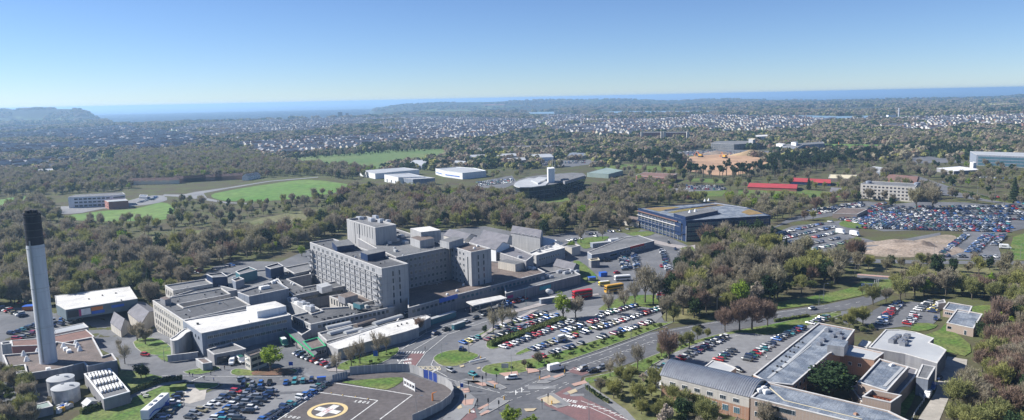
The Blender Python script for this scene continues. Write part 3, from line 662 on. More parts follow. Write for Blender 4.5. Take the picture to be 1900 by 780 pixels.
bld('white_cabin','small white-roofed cabin between the lift tower and the curved hall','cabin',[(1592,641),(1608,645),(1617,635),(1601,631)],4.4,'white_w','roof_w',par=.1)
# barrel roofed hall
za=7.6
a0,a1,b1,b0=[Vector((*G0(*q,za),za)) for q in ((1227,696.5),(1390,737.5),(1422,708),(1256,671))]
BR=empty('barrel_roofed_hall',((a0+b1)/2).to_tuple()[:2]+(0,),'hall with a ribbed grey barrel roof and white-framed windows behind the blossom bushes','office building','brick office buildings');FOOT.append([tuple(v.xy) for v in (a0,a1,b1,b0)])
k=M();n=12
def arc(p,q,t): return p.lerp(q,t)+Vector((0,0,math.sin(math.pi*(.08+.84*t))*3.6-.9))
ext=(a1-a0).normalized()*.6
for i in range(n):
    t0,t1=i/n,(i+1)/n
    k.poly([arc(a0,b0,t0)-ext,arc(a1,b1,t0)+ext,arc(a1,b1,t1)+ext,arc(a0,b0,t1)-ext])
    k.poly([arc(a0,b0,t1)-ext-Vector((0,0,.3)),arc(a1,b1,t1)+ext-Vector((0,0,.3)),arc(a1,b1,t0)+ext-Vector((0,0,.3)),arc(a0,b0,t0)-ext-Vector((0,0,.3))])
    for p,q,s in ((a0,b0,-1),(a1,b1,1)):
        w=[arc(p,q,t0)+ext*s,arc(p,q,t1)+ext*s];k.poly([w[0],w[1],w[1]-Vector((0,0,.3)),w[0]-Vector((0,0,.3))])
local(k,BR).obj('roof',A['metal'],BR,True)
k=M()
for j in range(41):
    f=j/40
    for i in range(n):
        t0,t1=i/n,(i+1)/n
        p0=arc(a0.lerp(a1,f),b0.lerp(b1,f),t0);p1=arc(a0.lerp(a1,f),b0.lerp(b1,f),t1);u=(a1-a0).normalized()*.06;h=Vector((0,0,.16))
        k.poly([p0-u,p0+u+h,p1+u+h,p1-u]);k.poly([p0+u+h,p0+u*3,p1+u*3,p1+u+h])
local(k,BR).obj('roof_seam',A['metal'],BR)
k=M();
for p,q in ((a0,a1),(a1,b1),(b1,b0),(b0,a0)):
    k.poly([(p.x,p.y,4.2),(q.x,q.y,4.2),(q.x,q.y,za-.2),(p.x,p.y,za-.2)],0);k.poly([(p.x,p.y,-.5),(q.x,q.y,-.5),(q.x,q.y,4.2),(p.x,p.y,4.2)],1)
for p,q in ((a0,b0),(a1,b1)):
    k.poly([p-Vector((0,0,.3))]+[arc(p,q,i/n)-Vector((0,0,.05)) for i in range(n+1)]+[q-Vector((0,0,.3))],0)
local(k,BR).obj('wall',[A['cream_w'],A['brick_o']],BR)
cnt=[0];fx=[tuple(a0.xy),tuple(a1.xy)]
windows(BR,fx,area([fx[0],fx[1],tuple(b1.xy)])>0,(0,6,1,2,1.3,5.6,3,2,2,dict(mull=2)),0,cnt);windows(BR,fx,area([fx[0],fx[1],tuple(b1.xy)])>0,(0,7,1,2,2.0,2.4,3,2,2,dict(mull=2,glass='b')),0,cnt)
bld('rounded_porch','pale shallow porch roof beside the parked cars behind the barrel roof','porch',[(1304,683),(1352,693),(1366,683),(1345,674),(1322,669)],3.6,'cream_w','roof_l',par=.1)
# bungalows
bld('brick_bungalow','front brick bungalow with patchy felt roof and white door beside the lawn','bungalow',[(1756.5,599),(1806.5,609.5),(1823,583)],3.7,'brick_t','roof_blue',par=.2,group='brick bungalows',wins=[(0,2,1,1.6,1.1,1.9,3,1,9),(0,1,1,1,2,1.2,3,7.5,3.2,dict(mull=0)),(1,3,1,1.2,1.,1.9,3,1,1)])
bld('brick_bungalow','rear brick bungalow with smooth grey roof half hidden by the front one','bungalow',[(1750,573.5),(1798,582),(1804,568.5),(1760,561)],3.5,'brick_t','roof_blue',par=.2,group='brick bungalows',wins=[(0,4,1,1.4,1.1,1.9,3,1,6)])
bld('garage_shed','small garage shed with white door at the far corner of the right car park','shed',[(1736,560),(1741,563.5),(1755,562),(1752,556)],3,'conc','roof_m',par=.1)
# --- navy four-storey building
NB,nxy=bld('navy_glass_building','navy and glass four storey campus building with planted sedum roof','office building',[(1184,386.5),(1273,410),(1345,405.5),(1430,400.5),(1386,385),(1325,376)],14.6,'navy','roof_blue',cop='navy',par=.3,
  wins=[(0,15,4,3.2,1.9,2.2,3.15,2,6,dict(frame='coping',mull=2)),(1,9,4,2.6,2.1,2.2,3.15,1,1,dict(frame='metal',glass='b',mull=2)),(2,10,4,2.6,2.1,2.2,3.15,1,1,dict(frame='metal',glass='b',mull=2))])
plant(NB,[(1250,396),(1272,402.5),(1332,391),(1318,385)],16.8,14,'navy','roof_m','rooftop_pavilion')
for q in ((1280,395),(1290,393),(1308,374),(1315,373)): vents(NB,[q],16.8 if q[1]>390 else 14.4,'cowl')
s_=strip('roof_edging',[(1326,377),(1386,386)],1.2,A['white'],0,high=14.8);s_.parent=NB;s_.location=-NB.location
for q in ([(1196,386.5),(1250,383.5),(1262,385),(1228,391.5),(1222,392.5)],[(1238,394),(1275,387),(1322,378.5),(1346,381),(1316,384),(1250,395.5)],[(1375,394),(1390,388),(1418,396.5),(1390,399)]):
    xy_=[G0(a,b,14.4) for a,b in q];xy_=xy_ if area(xy_)>0 else xy_[::-1];k=M();k.poly([(a-NB.location.x,b-NB.location.y,14.42) for a,b in xy_]);k.obj('planted_roof',A['sedum'],NB)
s_=strip('roof_edging',[(1232,390),(1330,380)],2.5,A['navy'],0,high=14.85);s_.parent=NB;s_.location=-NB.location
for (e,t0,t1,z0,z1,m) in ((0,0,1,5.2,5.9,'navy'),(0,0,.9,9.4,9.8,'coping'),(0,0,.85,12.4,13.,'tile'),(0,.82,.93,3.5,12,'navy')):
    p,q=onw(nxy,e,t0,t1);panel(p,q,z0,z1,m,'facade_band','','',.6,NB,.8)
k=M()
for i in range(14):
    p=Vector(nxy[0]).lerp(Vector(nxy[1]),i/13);k.box(p.x,p.y-.8,5.5,.35,.35,11)
local(k,NB).obj('colonnade',A['white'],NB)
# long red-sign shop building
SH,_=bld('dental_shed','long grey flat-roofed building with a red entrance sign by the upper car park','low building',[(1090,468),(1098,473),(1130,468),(1146,464),(1214,447),(1185,437),(1160,441)],4.6,'conc_b','roof_m',par=.2,wins=[(2,4,1,2,1.5,2.2,3,1,1),(3,8,1,2,1.5,2.2,3,1,9)])
sx=[G0(1146,464,4.6),G0(1214,447,4.6)];p,q=onw(sx,0,.33,.7);panel(p,q,3.4,4.8,'red_p','sign_board','','',.3,SH)
for i,(q,l,m) in enumerate((((1115,450),'pale blue','conc_b'),((1148,443),'white','white_w'),((1163,441),'grey','metal'))):
    x,y=G0(*q,3);r=empty('portable_cabin',(x,y,0),l+' portable cabin behind the long grey building '+('nearest the bare trees','in the middle of three','farthest right of three')[i],'cabin','portable cabins',rz=.35)
    k=M();k.box(0,0,1.6,14,4,2.9);k.obj('wall',A[m],r);k=M();k.box(0,0,3.12,14.2,4.2,.12);k.obj('roof',A['roof_l'],r)
    for t in (-5,-2,2,5): inst('window',win_mesh(1.5,1,'white'),r,(t,-2.03,1.8))
bld('ticket_office','small cream-topped cabin beside the upper car park entrance','cabin',[(1092,481),(1097,484),(1113,483),(1110,479)],4.4,'conc_d','cream',cop='cream')
gbl('pale_store','long pale store roof half hidden in the trees left of the navy building','store',[(1135,405),(1185,413),(1188,404),(1140,396)],4,2,'cream_w','roof_b')
gbl('slate_pavilion','grouped slate pavilion roofs above the navy building','pavilion',[(1238,358),(1285,362),(1288,354),(1245,350)],4,3.,'brick_r','slate')
# --- ship-shaped building
zt=12.8
ring=[(951.5,343.5),(955,346.5),(963,348.5),(980,348.5),(1000,346.5),(1028,343),(1060,335),(1088,328),(1082,322.5),(1060,321.5),(1030,324),(1000,326.5),(980,329.5),(964,334),(955,339)]
rx=[Vector(G0(*q,zt)) for q in ring];c=sum(rx,Vector((0,0)))/len(rx);FOOT.append([tuple(v) for v in rx])
SHP=empty('ship_shaped_building',(c.x,c.y,0),'ship-shaped dark glass building with pale deck roof and white bridge tower','landmark building')
k=M();n=len(rx)
for i in range(n):
    p,q=rx[i],rx[(i+1)%n];pi,qi=c+(p-c)*.9,c+(q-c)*.9
    for j in range(6):
        f0,f1=j/6,(j+1)/6;g=lambda a,b,f:(*(a.lerp(b,f)),f*zt)
        k.poly([g(pi,p,f0),g(qi,q,f0),g(qi,q,f1),g(pi,p,f1)],0)
local(k,SHP).obj('glass_hull',[GL],SHP)
k=M()
for i in range(n):
    p,q=rx[i],rx[(i+1)%n]
    L=(q-p).length
    for s in range(max(1,int(L/6))):
        f=s/max(1,int(L/6));t=p.lerp(q,f);ti=c+(t-c)*.902;o_=(t-c).normalized()*.25
        k.tube((*(ti+o_),0),(*(t+o_),zt),.09,.09,4,cap=False)
    for zz in (4.2,8.4):
        f=zz/zt;a_=(c+(p-c)*.9).lerp(p,f);b_=(c+(q-c)*.9).lerp(q,f);oo=((p+q)/2-c).normalized()*.25
        k.tube((*(a_+oo),zz),(*(b_+oo),zz),.12,.12,4,cap=False)
local(k,SHP).obj('facade_rail',A['metal'],SHP)
k=M();k.prism([tuple(v) for v in rx],zt,zt+.6,0);local(k,SHP).obj('deck_roof',A['roof_m'],SHP)
plant(SHP,[(953.5,343.5),(957,346),(964,347.6),(985,347.4),(1012,344),(1018,338),(1000,331.5),(980,331),(964,335.5),(956,339.5)],14.1,13.3,'roof_l','roof_l','bow_deck')
plant(SHP,[(985,334),(998,340),(1018,330),(1000,328)],15.5,13,'roof_l','roof_l','deck_house')
plant(SHP,[(1040,333),(1048,337),(1085,326),(1078,322)],16.,13,'conc_d','roof_m','deck_house')
plant(SHP,[(1015,311),(1017,313.5),(1029,312.5),(1027,310)],28,13,'white_w','white','bridge_tower')
x,y=G0(1025,320,13)
for dx in (0,3):
    m=M();m.tube((x+dx-SHP.location.x,y-SHP.location.y,13),(x+dx-SHP.location.x,y-SHP.location.y,34-dx*2),.25,.1,6);m.obj('mast',A['white'],SHP)
# --- sheds and offices in the middle distance
IG='industrial sheds beyond the wood'
bld('industrial_shed','long pale shed with striped rooflights, largest of the sheds beyond the wood','shed',[(667,317),(696,322.5),(778,315),(748,311)],7,'white_w','roof_l',par=.1,group=IG)
s_=None
r_,_x=bld('industrial_shed','white shed with dark loading doors in front of the striped-roof shed','shed',[(713,324),(739,329.5),(789,328),(757,321.5)],9,'white_w','roof_l',par=.1,group=IG,wins=[(0,3,1,3,4,2.2,3,2,2,dict(frame='darkm',mull=0))])
bld('industrial_shed','lower grey-white shed right of the shed with dark doors','shed',[(745,330.5),(766,333),(807,330.5),(790,328)],8,'conc_b','roof_l',par=.1,group=IG,wins=[(0,2,1,3,3,2,3,2,2,dict(frame='darkm',mull=0))])
r_,_x=bld('industrial_shed','big white shed with blue stripes on its end wall','shed',[(808,313),(823,317),(858,321.5),(902,317),(880,312),(846,310)],8,'white_w','roof_l',par=.5,group=IG,cop='white')
for e in (0,1):
    p,q=onw(_x,e,.1,.85);panel(p,q,2.5,3.6,'blue_p','wall_panel','','',.15,r_)
gbl('industrial_shed','blue-grey gabled shed with a wavy roof below the long field','shed',[(757,305),(783,308),(799,299),(778,296)],5,2.5,'conc_b','roof_l',group=IG)
gbl('industrial_shed','small blue gabled shed between the big white shed and the brick units','shed',[(842,303),(862,304),(866,299.5),(848,298)],5,2,'conc_b','roof_l',group=IG)
gbl('industrial_shed','pale gabled unit with white end beside the long green field','shed',[(861,293),(900,291),(898,287),(863,288)],5,2,'brick_t','roof_l',group=IG)
gbl('industrial_shed','pale-roofed brick unit above the ship-shaped building car park','shed',[(927,300),(976,297),(970,292.5),(926,294.5)],5,2,'brick_t','roof_l',group=IG)
gbl('industrial_shed','white gabled shed right of the pale-roofed brick unit','shed',[(990,293),(1027,291.5),(1018,285.5),(985,287)],6,2,'white_w','roof_l',group=IG)
gbl('industrial_shed','long low white unit behind the gabled sheds','shed',[(922,290),(962,289),(950,285),(922,286)],4,2,'white_w','roof_l',group=IG)
gbl('industrial_shed','pale small hall among bare trees right of the white gabled shed','shed',[(1052,291),(1088,289),(1084,284),(1062,283)],5,2,'cream_w','roof_blue',group=IG)
bld('flat_office','low white office with window bands by the end of the long field','office',[(871,277),(893,278),(893,275),(872,274)],5,'white_w','roof_m',par=.1,wins=[(0,6,1,3,1.4,3,3,2,2)])
for i,(a,b) in enumerate(((922,951),(952,985),(990,1016),(1020,1045))):
    gbl('school_block','dark-roofed low block '+('first','second','third','fourth')[i]+' from the left in the row behind the sheds','school',[(a,275-i*.7),(b,275-i*.7),(b,271.5-i*.7),(a,271.5-i*.7)],4,2,'white_w','slate',group='low school blocks')
bld('green_shed','green-grey metal hall with a pale green roof left of the red brick offices','hall',[(1089,321),(1129,323.5),(1156,316.5),(1125,311.5)],5.2,'roof_gr','roof_gr',par=.1,cop='roof_gr')
RBk,_x=bld('red_brick_offices','red brick two storey offices with a rusty red roof','office building',[(1180,326),(1239,330),(1256,323),(1194,320)],7,'brick_r','tile',par=.1,wins=[(0,12,2,3.5,1.1,2.,3.2,1,1,dict(frame='darkm')),(1,4,2,2,1.1,2.,3.2,1,1,dict(frame='darkm'))])
gbl('red_roofed_block','long low block with bright red roof, nearer and left of the two','school block',[(1387,347),(1478,350),(1480,343),(1395,340)],3.2,2.2,'brick_r','red_roof',group='red roofed blocks')
gbl('red_roofed_block','low block with bright red roof, farther and right of the two','school block',[(1466,336.5),(1541,340),(1540,334.5),(1478,331)],3.2,2.2,'navy','red_roof',group='red roofed blocks')
FS,_x=bld('white_four_storey_block','cream and brick four storey office block with round roof drums above the full car park','office building',[(1597,341.5),(1698,347.5),(1704,341),(1610,336)],13.6,'cream_w','roof_m',par=.2,
 wins=[(0,13,4,1.9,1.5,2.2,3.1,1.5,1.5,dict(frame='tile'))])
for e,zz in ((0,3.7),(0,6.8),(0,9.9)):
    p,q=onw(_x,e,.02,.98);panel((p.x,p.y),(q.x,q.y),zz,zz+.5,'coping','facade_band','','',.1,FS)
for q in ((1612,340),(1702,343)):
    x,y=G0(*q,13.6);k=M();k.lathe(x-FS.location.x,y-FS.location.y,[(2.6,11),(2.6,15.5),(0,16)],14);k.obj('roof_drum',A['conc_b'],FS)
gbl('brown_hall','dark brown sloping roof hall behind the cream four storey block','hall',[(1640,334),(1700,338),(1706,328),(1660,324)],6,3,'brick_r','tile')
gbl('low_lodge','low lodge with a blue-brown roof left of the cream four storey block','lodge',[(1540,356),(1567,358),(1570,351),(1545,349)],3,2.5,'brick_r','slate')
bld('flat_canteen','long flat cream-roofed building behind the second red roof','low building',[(1537,331),(1586,332),(1590,325),(1540,324)],4,'brick_t','cream',par=.1)
bld('grey_canopy_hall','pale grey sheet-roofed hall at the end of the pine row','hall',[(1608,316),(1640,320),(1656,313),(1620,309)],5,'conc_b','roof_l',par=.1)
bld('low_campus_building','low tan flat-roofed building among bare trees by the small car park','low building',[(1545,396),(1590,398),(1610,388),(1560,386)],4,'brick_t','roof_b',par=.2)
# park and ride terminal at the far right
bld('glass_terminal','huge dark glass hall with a pale curved roof at the right edge','hall',[(1812,287.5),(1990,294),(1985,286),(1800,281)],14,'conc_b','roof_l',par=.1,wins=[(0,16,3,6,3,2.5,4,2,2,dict(frame='darkm',glass='b',mull=2))])
bld('entrance_pavilion','low white-edged pavilion in front of the glass hall','pavilion',[(1738,312),(1770,318),(1822,315),(1780,309)],4.5,'conc_d','white',par=.1,cop='white')
bld('white_tower_block','white square entrance tower left of the glass hall','tower',[(1800,301),(1806,303),(1812,302),(1806,300)],10,'white_w','roof_w',par=.1)
# school on the left
SC,_x=bld('white_school','white three storey school with dark windows and a blue-grey roof','school',[(126,366.5),(208,363),(232,361),(228,357.5),(140,362)],11,'white_w','roof_m',par=.1,
 wins=[(0,8,2,3.2,1.6,5.4,3.3,5,2,dict(frame='coping',mull=2)),(0,8,1,3.2,1.8,1.9,3.3,5,2,dict(frame='darkm')),(1,4,2,3.2,1.6,5.4,3.3,1,1,dict(frame='coping',mull=2))])
bld('brick_school_hall','square red brick hall attached in front of the white school','school hall',[(194,372),(201,375),(238,372.5),(232,369)],7.4,'brick_r','roof_l',par=.1,wins=[(0,2,2,2,1.2,2.4,3,1,1)])
bld('dome_hut','small blue-grey low hut beside the school car park','hut',[(258,365),(273,366),(274,362),(260,361)],2.4,'conc_b','roof_blue',par=.1)
# twin towers, university, hotel in the distance
for i,(a,b) in enumerate(((1190,1231),(1232,1279))):
    t,_x=bld('brick_flats','long dark brick tower block with pale end strips, '+('left' if i==0 else 'right')+' one of the pair','flats',[(a,246.5),(b,246),(b-2,244.5),(a+3,245)],15,'brick_r','roof_m',par=.1,group='brick tower blocks',wins=[(0,9,4,3,1.6,3,3.4,3,3,dict(frame='coping',mull=0))])
    for q in (a+1,b-3):
        x,y=G0(q,247,15);k=M();k.box(x-t.location.x,y-t.location.y-.5,8.5,5,5,19);k.obj('stair_core',A['cream_w'],t)
bld('university_block','long white-banded three storey block above the building site','office building',[(1319,266),(1362,268),(1408,266),(1385,262),(1330,262)],10,'roof_m','roof_m',par=.1,wins=[(0,9,3,4,1.4,2.6,3,1,1,dict(frame='white',mull=0)),(1,10,3,4,1.4,2.6,3,1,1,dict(frame='white',mull=0))])
bld('university_tower','grey square tower with a cream top on the white-banded block','tower',[(1389,258),(1397,260),(1402,258),(1394,257)],17,'conc','cream',par=.1)
bld('stepped_white_flats','white stepped flats behind the dark conifers','flats',[(1402,254),(1424,253),(1424,250),(1402,251)],10,'white_w','roof_w',par=.1,wins=[(0,6,3,2,1.4,2.4,3,1,1,dict(frame='darkm',mull=0))])
HO,_x=bld('hotel','blue-grey hotel with a tall white end tower','hotel',[(1452,272),(1480,273.5),(1490,269),(1530,266.5),(1526,263),(1486,266),(1456,268)],12,'conc_b','roof_m',par=.1,wins=[(0,7,3,1.2,2,2.6,3.2,1,1,dict(frame='white',mull=0)),(2,10,3,1.2,2,2.6,3.2,1,1,dict(frame='white',mull=0))])
plant(HO,[(1440,267),(1452,269),(1457,267),(1446,265.5)],14,0,'white_w','roof_w','end_tower');plant(HO,[(1468,264),(1477,265),(1481,263),(1472,262)],17,11,'white_w','roof_m','rooftop_lounge')
# old left-hand buildings
bld('white_clubhouse','pale flat clubhouse half hidden by trees in front of the left suburb','clubhouse',[(70,318),(99,316.5),(97,313),(72,314)],7,'conc','roof_l',par=.1,wins=[(0,5,1,3,1.6,3.6,3,1,1)])
# far city towers and dockyard shapes
for nm,lab,px_,ph,w,m in (('tower_block','thin dark tower block on the coast, left of the pair',637,208,24,'conc_d'),('tower_block','narrow pale tower block on the coast, right of the pair',650,210,16,'conc'),
   ('tower_block','leftmost of three white tower blocks on the estuary side',1034,205,16,'cream_w'),('tower_block','middle of three white tower blocks on the estuary side',1042,205,16,'cream_w'),('tower_block','rightmost of three white tower blocks on the estuary side',1048,206,13,'cream_w'),
   ('dock_hall','large white dock hall beside the estuary',1655,213,26,'white_w'),('dock_hall','smaller blue-grey dock hall left of the large white one',1640,215.5,16,'conc_b')):
    D=4600 if px_<700 else 4240 if px_<1100 else 2545
    x=(px_-950)/1400*D;dz=[q for q in (100-(ph-horiz(px_))*D/1400,)][0]
    bld(nm,lab,'tower block' if nm[0]=='t' else 'dock hall',None,dz,m,'roof_m',par=.1,world=[(x-w/2,D),(x+w/2,D),(x+w/2,D+w*.6),(x-w/2,D+w*.6)],group=None,keep=False)
x=(1671-950)/1400*2545;m=M();m.tube((0,0,0),(0,0,100-(200-horiz(1671))*2545/1400),2.2,1.8,10);o=m.obj('incinerator_chimney',A['chim']);o.location=(x,2560,0);tag(o,'thin pale chimney standing beside the white dock hall','chimney')
def crane(px,D,h,lab):
    x=(px-950)/1400*D;r=empty('dock_crane',(x,D,0),lab,'crane','dock cranes')
    m=M();m.tube((-3,0,0),(0,0,h*.55),.6,.6,4);m.tube((3,0,0),(0,0,h*.55),.6,.6,4);m.obj('tower_frame',A['metal'],r);m=M();m.tube((-3,0,h*.5),(9,0,h),.7,.3,4);m.obj('jib',A['metal'],r)
crane(1601,2600,28,'grey jib crane standing over the estuary on the right')
# ship at sea
sx_=(430-950)/1400*9000;r=empty('cargo_ship',(sx_,9000,-60),'small grey ship out on the hazy sea','ship')
m=M();m.prism([(-45,-6),(40,-6),(55,0),(40,6),(-45,6)],0,9);m.obj('hull',A['conc_d'],r);m=M();m.box(-25,0,14,14,9,12);m.obj('superstructure',A['conc_d'],r)
# ------------------------------------------------------------------ terrain, sea, sheets of ground
def ground():
    V=[];Fc=[]
    ys=[60,150]+[150+12*i for i in range(1,26)]
    y=ys[-1]
    while y<15000: y*=1.035;ys.append(y)
    NA=260;rows=[]
    for y in ys:
        row=[]
        for i in range(NA+1):
            a=-1.15+2.3*i/NA
            x=a*y if y>300 else a*300
            row.append(len(V));V.append((x,y,tz(x,y)))
        rows.append(row)
    for r0,r1 in zip(rows,rows[1:]):
        for i in range(NA): Fc.append((r0[i],r0[i+1],r1[i+1],r1[i]))
    me=bpy.data.meshes.new('ground');me.from_pydata(V,[],Fc);me.polygons.foreach_set('use_smooth',[True]*len(Fc))
    m,n,b=nt('land');L=n.links.new;N=n.nodes.new;b.inputs['Roughness'].default_value=.95;b.inputs['Specular IOR Level'].default_value=.1
    g=N('ShaderNodeNewGeometry').outputs['Position']
    def noise(s,d=4):
        t=N('ShaderNodeTexNoise');t.inputs['Scale'].default_value=s;t.inputs['Detail'].default_value=d;L(g,t.inputs['Vector']);return t.outputs[0]
    def rng(o,a,b_,c=0,d=1):
        r=N('ShaderNodeMapRange');r.inputs[1].default_value=a;r.inputs[2].default_value=b_;r.inputs[3].default_value=c;r.inputs[4].default_value=d;L(o,r.inputs[0]);return r.outputs[0]
    def mix(f,a,b_):
        x=N('ShaderNodeMix');x.data_type='RGBA';L(f,x.inputs[0])
        for k,v in ((6,a),(7,b_)):
            if isinstance(v,tuple): x.inputs[k].default_value=(*v,1)
            else: L(v,x.inputs[k])
        return x.outputs[2]
    near=mix(rng(noise(.05),.4,.6),(.095,.085,.055),(.10,.115,.045))
    near=mix(rng(noise(.6),.35,.65,0,.5),near,(.06,.052,.036))
    vo=N('ShaderNodeTexVoronoi');vo.inputs['Scale'].default_value=.0042;mp=N('ShaderNodeMapping');mp.inputs['Scale'].default_value=(1,.55,1);L(g,mp.inputs[0]);L(mp.outputs[0],vo.inputs['Vector'])
    cs=N('ShaderNodeSeparateColor');L(vo.outputs['Color'],cs.inputs[0])
    fld=mix(rng(cs.outputs[0],.3,.7),(.055,.085,.035),(.10,.13,.05));fld=mix(rng(cs.outputs[1],.86,.9),fld,(.2,.11,.09));fld=mix(rng(cs.outputs[2],.35,.5),(.03,.04,.028),fld)
    hed=N('ShaderNodeTexVoronoi');hed.feature='DISTANCE_TO_EDGE';hed.inputs['Scale'].default_value=.0042;L(mp.outputs[0],hed.inputs['Vector'])
    fld=mix(rng(hed.outputs[0],.02,.06,1,0),fld,(.02,.025,.02))
    wood=mix(rng(noise(.0011),.46,.54),fld,(.03,.036,.026))
    sx=N('ShaderNodeSeparateXYZ');L(g,sx.inputs[0])
    base=mix(rng(sx.outputs[1],900,1500),near,mix(rng(cs.outputs[0],.62,.7),(.06,.065,.04),(.085,.13,.045)))
    base=mix(rng(sx.outputs[1],4200,5200),base,wood)
    L(base,b.inputs['Base Color']);me.materials.append(m)
    o=link(bpy.data.objects.new('ground',me));o['kind']='structure'
ground()
# sea
m,n,b=nt('sea_water');b.inputs['Base Color'].default_value=(.07,.14,.19,1);b.inputs['Roughness'].default_value=.35;b.inputs['Specular IOR Level'].default_value=.3
MATS['sea_water']=m
k=M();k.poly([(-90000,4000,-60),(90000,4000,-60),(90000,60000,-60),(-90000,60000,-60)]);o=k.obj('sea',m);o['kind']='structure'
wm,n,b=nt('river_water');b.inputs['Base Color'].default_value=(.2,.3,.36,1);b.inputs['Roughness'].default_value=.3
for i,pts in enumerate(([(1085,209),(1150,207),(1240,206.5),(1335,207),(1335,211),(1240,211.5),(1150,210.5)],[(1430,214),(1500,215),(1560,216.5),(1640,215),(1640,220),(1560,223),(1500,219)],[(1808,206),(1900,206),(1900,210.5),(1812,210.5)],[(980,209),(1030,208),(1030,212),(985,212)],[(1380,215),(1430,214.5),(1430,217),(1380,217)])):
    xy=[G0(*q,0) for q in pts];WATER.append((( min(a for a,_ in xy),max(a for a,_ in xy),min(b for _,b in xy),max(b for _,b in xy)),xy));z=max(tz(*q) for q in xy);k=M();k.poly([(*q,z+1.5) for q in (xy if area(xy)>0 else xy[::-1])]);o=k.obj('river',wm);o['kind']='structure'
k=M();xy=[G0(*q,0) for q in ((1795,194),(1850,193.2),(1900,194.5),(1850,196.8),(1800,196))];k.poly([(*q,max(tz(*p) for p in xy)+6) for q in (xy if area(xy)>0 else xy[::-1])]);o=k.obj('field',mat('yellow_crop',(.42,.4,.2),(.36,.34,.18),.01));o['kind']='structure'
# fields
sheet('field',smooth_px([(392,362),(430,353),(500,342),(560,334.5),(610,337),(655,345),(652,351),(600,362),(540,370),(470,374),(410,372)],3),A['field'],.1,cell=25)
sheet('field',[(508,299),(560,292),(640,285),(700,279),(760,276),(826,277),(828,288),(790,299),(740,303),(690,316),(600,309),(540,304)],A['field2'],.1,cell=60)
sheet('field',smooth_px([(130,400),(160,396),(200,391),(250,388),(300,376),(322,386),(318,400),(300,408),(200,411),(130,408)],3),A['field'],.1,cell=30)
sheet('field',[(-60,384),(0,371),(60,361),(75,366),(40,378),(-60,398)],A['field'],.1,cell=60)
sheet('field',[(1528,267),(1600,268),(1680,270),(1668,278),(1600,280),(1535,276)],A['field'],.1,cell=60)
sheet('field',[(250,446),(330,431),(420,424),(490,404),(560,392),(640,384),(655,390),(590,408),(560,425),(470,440),(400,446),(330,458),(255,460)],A['rough'],.08,cell=40)
sheet('field',[(160,300),(190,293),(230,294),(200,306),(165,310)],A['field2'],.1,cell=60)
sheet('lawn',smooth_px([(955,368),(1000,378),(1060,372),(1100,358),(1130,345),(1110,345),(1085,352),(1030,369),(970,371),(955,364)],2),A['grass'],.1)
sheet('lawn',[(1100,310),(1160,305),(1260,312),(1240,318),(1160,312),(1110,316)],A['grass'],.08)
sheet('lawn',[(1265,347),(1290,344),(1350,352),(1340,364),(1300,366),(1270,360)],A['grass'],.08)
sheet('lawn',[(1270,335),(1300,330),(1360,336),(1355,341),(1290,338)],A['grass'],.08)
sheet('lawn',[(1370,352),(1480,352),(1560,358),(1600,350),(1600,362),(1520,370),(1420,366),(1370,362)],A['grass'],.08)
sheet('lawn',[(1880,440),(1905,432),(1930,470),(1900,484),(1868,483)],A['grass'],.08)
sheet('lawn',[(1690,255),(1750,256),(1850,262),(1840,268),(1760,262),(1690,262)],A['field2'],.08)
# building site
sheet('building_site',smooth_px([(1262,296),(1300,289),(1370,286),(1405,292),(1428,300),(1400,312),(1385,322),(1330,326),(1280,318),(1265,308)],3),A['earth'],.12)
sheet('spoil_ground',smooth_px([(1614,464),(1650,452),(1700,442),(1755,436),(1775,442),(1752,460),(1740,472),(1690,478),(1625,476)],3),mat('spoil_dirt',(.3,.24,.19),(.2,.17,.12),.06,fine=.3),.12)
sheet('track',[(1545,432),(1600,442),(1640,452),(1700,440),(1745,432),(1745,437),(1700,446),(1640,462),(1600,472),(1560,480),(1550,470),(1600,452),(1545,440)],A['asphalt'],.16)
# asphalt: campus, lots, roads
sheet('tarmac',[(-60,600),(0,570),(90,575),(100,582),(200,572),(240,568),(262,572),(285,600),(330,560),(395,496),(440,484),(520,486),(580,460),(700,440),(900,420),(1000,440),(1080,428),(1180,434),(1190,426),(1240,440),(1290,462),(1285,480),(1268,500),(1250,530),(1242,556),(1222,580),(1235,600),(1205,615),(1115,650),(1080,664),(1030,682),(960,698),(940,705),(905,692),(880,700),(780,700),(560,712),(440,716),(300,705),(245,700),(225,690),(220,665),(200,655),(170,640),(100,700),(80,760),(0,760),(-60,700)],A['asphalt'],.05,cell=14)
sheet('road',[(-10,800),(300,800),(350,745),(420,712),(560,706),(650,694),(820,690),(905,694),(960,697),(1040,676),(1114,651),(1206,617),(1306,600),(1440,578),(1530,566),(1600,551),(1640,546),(1650,552),(1610,568),(1580,574),(1512,583),(1440,600),(1368,612),(1291,631),(1191,667),(1130,688),(1080,700),(1076,712),(1110,735),(1190,800),(1330,900),(300,900)],A['asphalt_road'],.09,cell=30)
sheet('car_park',[(262,800),(352,738),(424,720),(640,711),(632,726),(560,766),(535,800)],A['asphalt_lot'],.13)
sheet('car_park',[(318,722),(350,714),(385,715),(380,742),(352,750),(310,742)],A['gravel'],.15)
sheet('car_park',[(850,634),(905,612),(955,592),(1040,575),(1125,566),(1205,566),(1235,580),(1215,600),(1120,632),(1020,664),(960,680),(915,676),(880,655),(852,652)],A['asphalt_lot'],.12)
sheet('car_park',[(1190,695),(1250,655),(1300,633),(1345,620),(1420,618),(1500,590),(1530,585),(1555,592),(1520,600),(1405,690),(1392,700),(1260,712),(1225,725)],A['asphalt_lot'],.12)
sheet('car_park',[(1588,575),(1618,578),(1640,566),(1690,560),(1742,566),(1745,590),(1720,612),(1680,606),(1630,612),(1600,600),(1580,590)],A['asphalt'],.14)
sheet('service_road',[(1560,578),(1590,575),(1600,592),(1580,604),(1565,600)],A['asphalt'],.15)
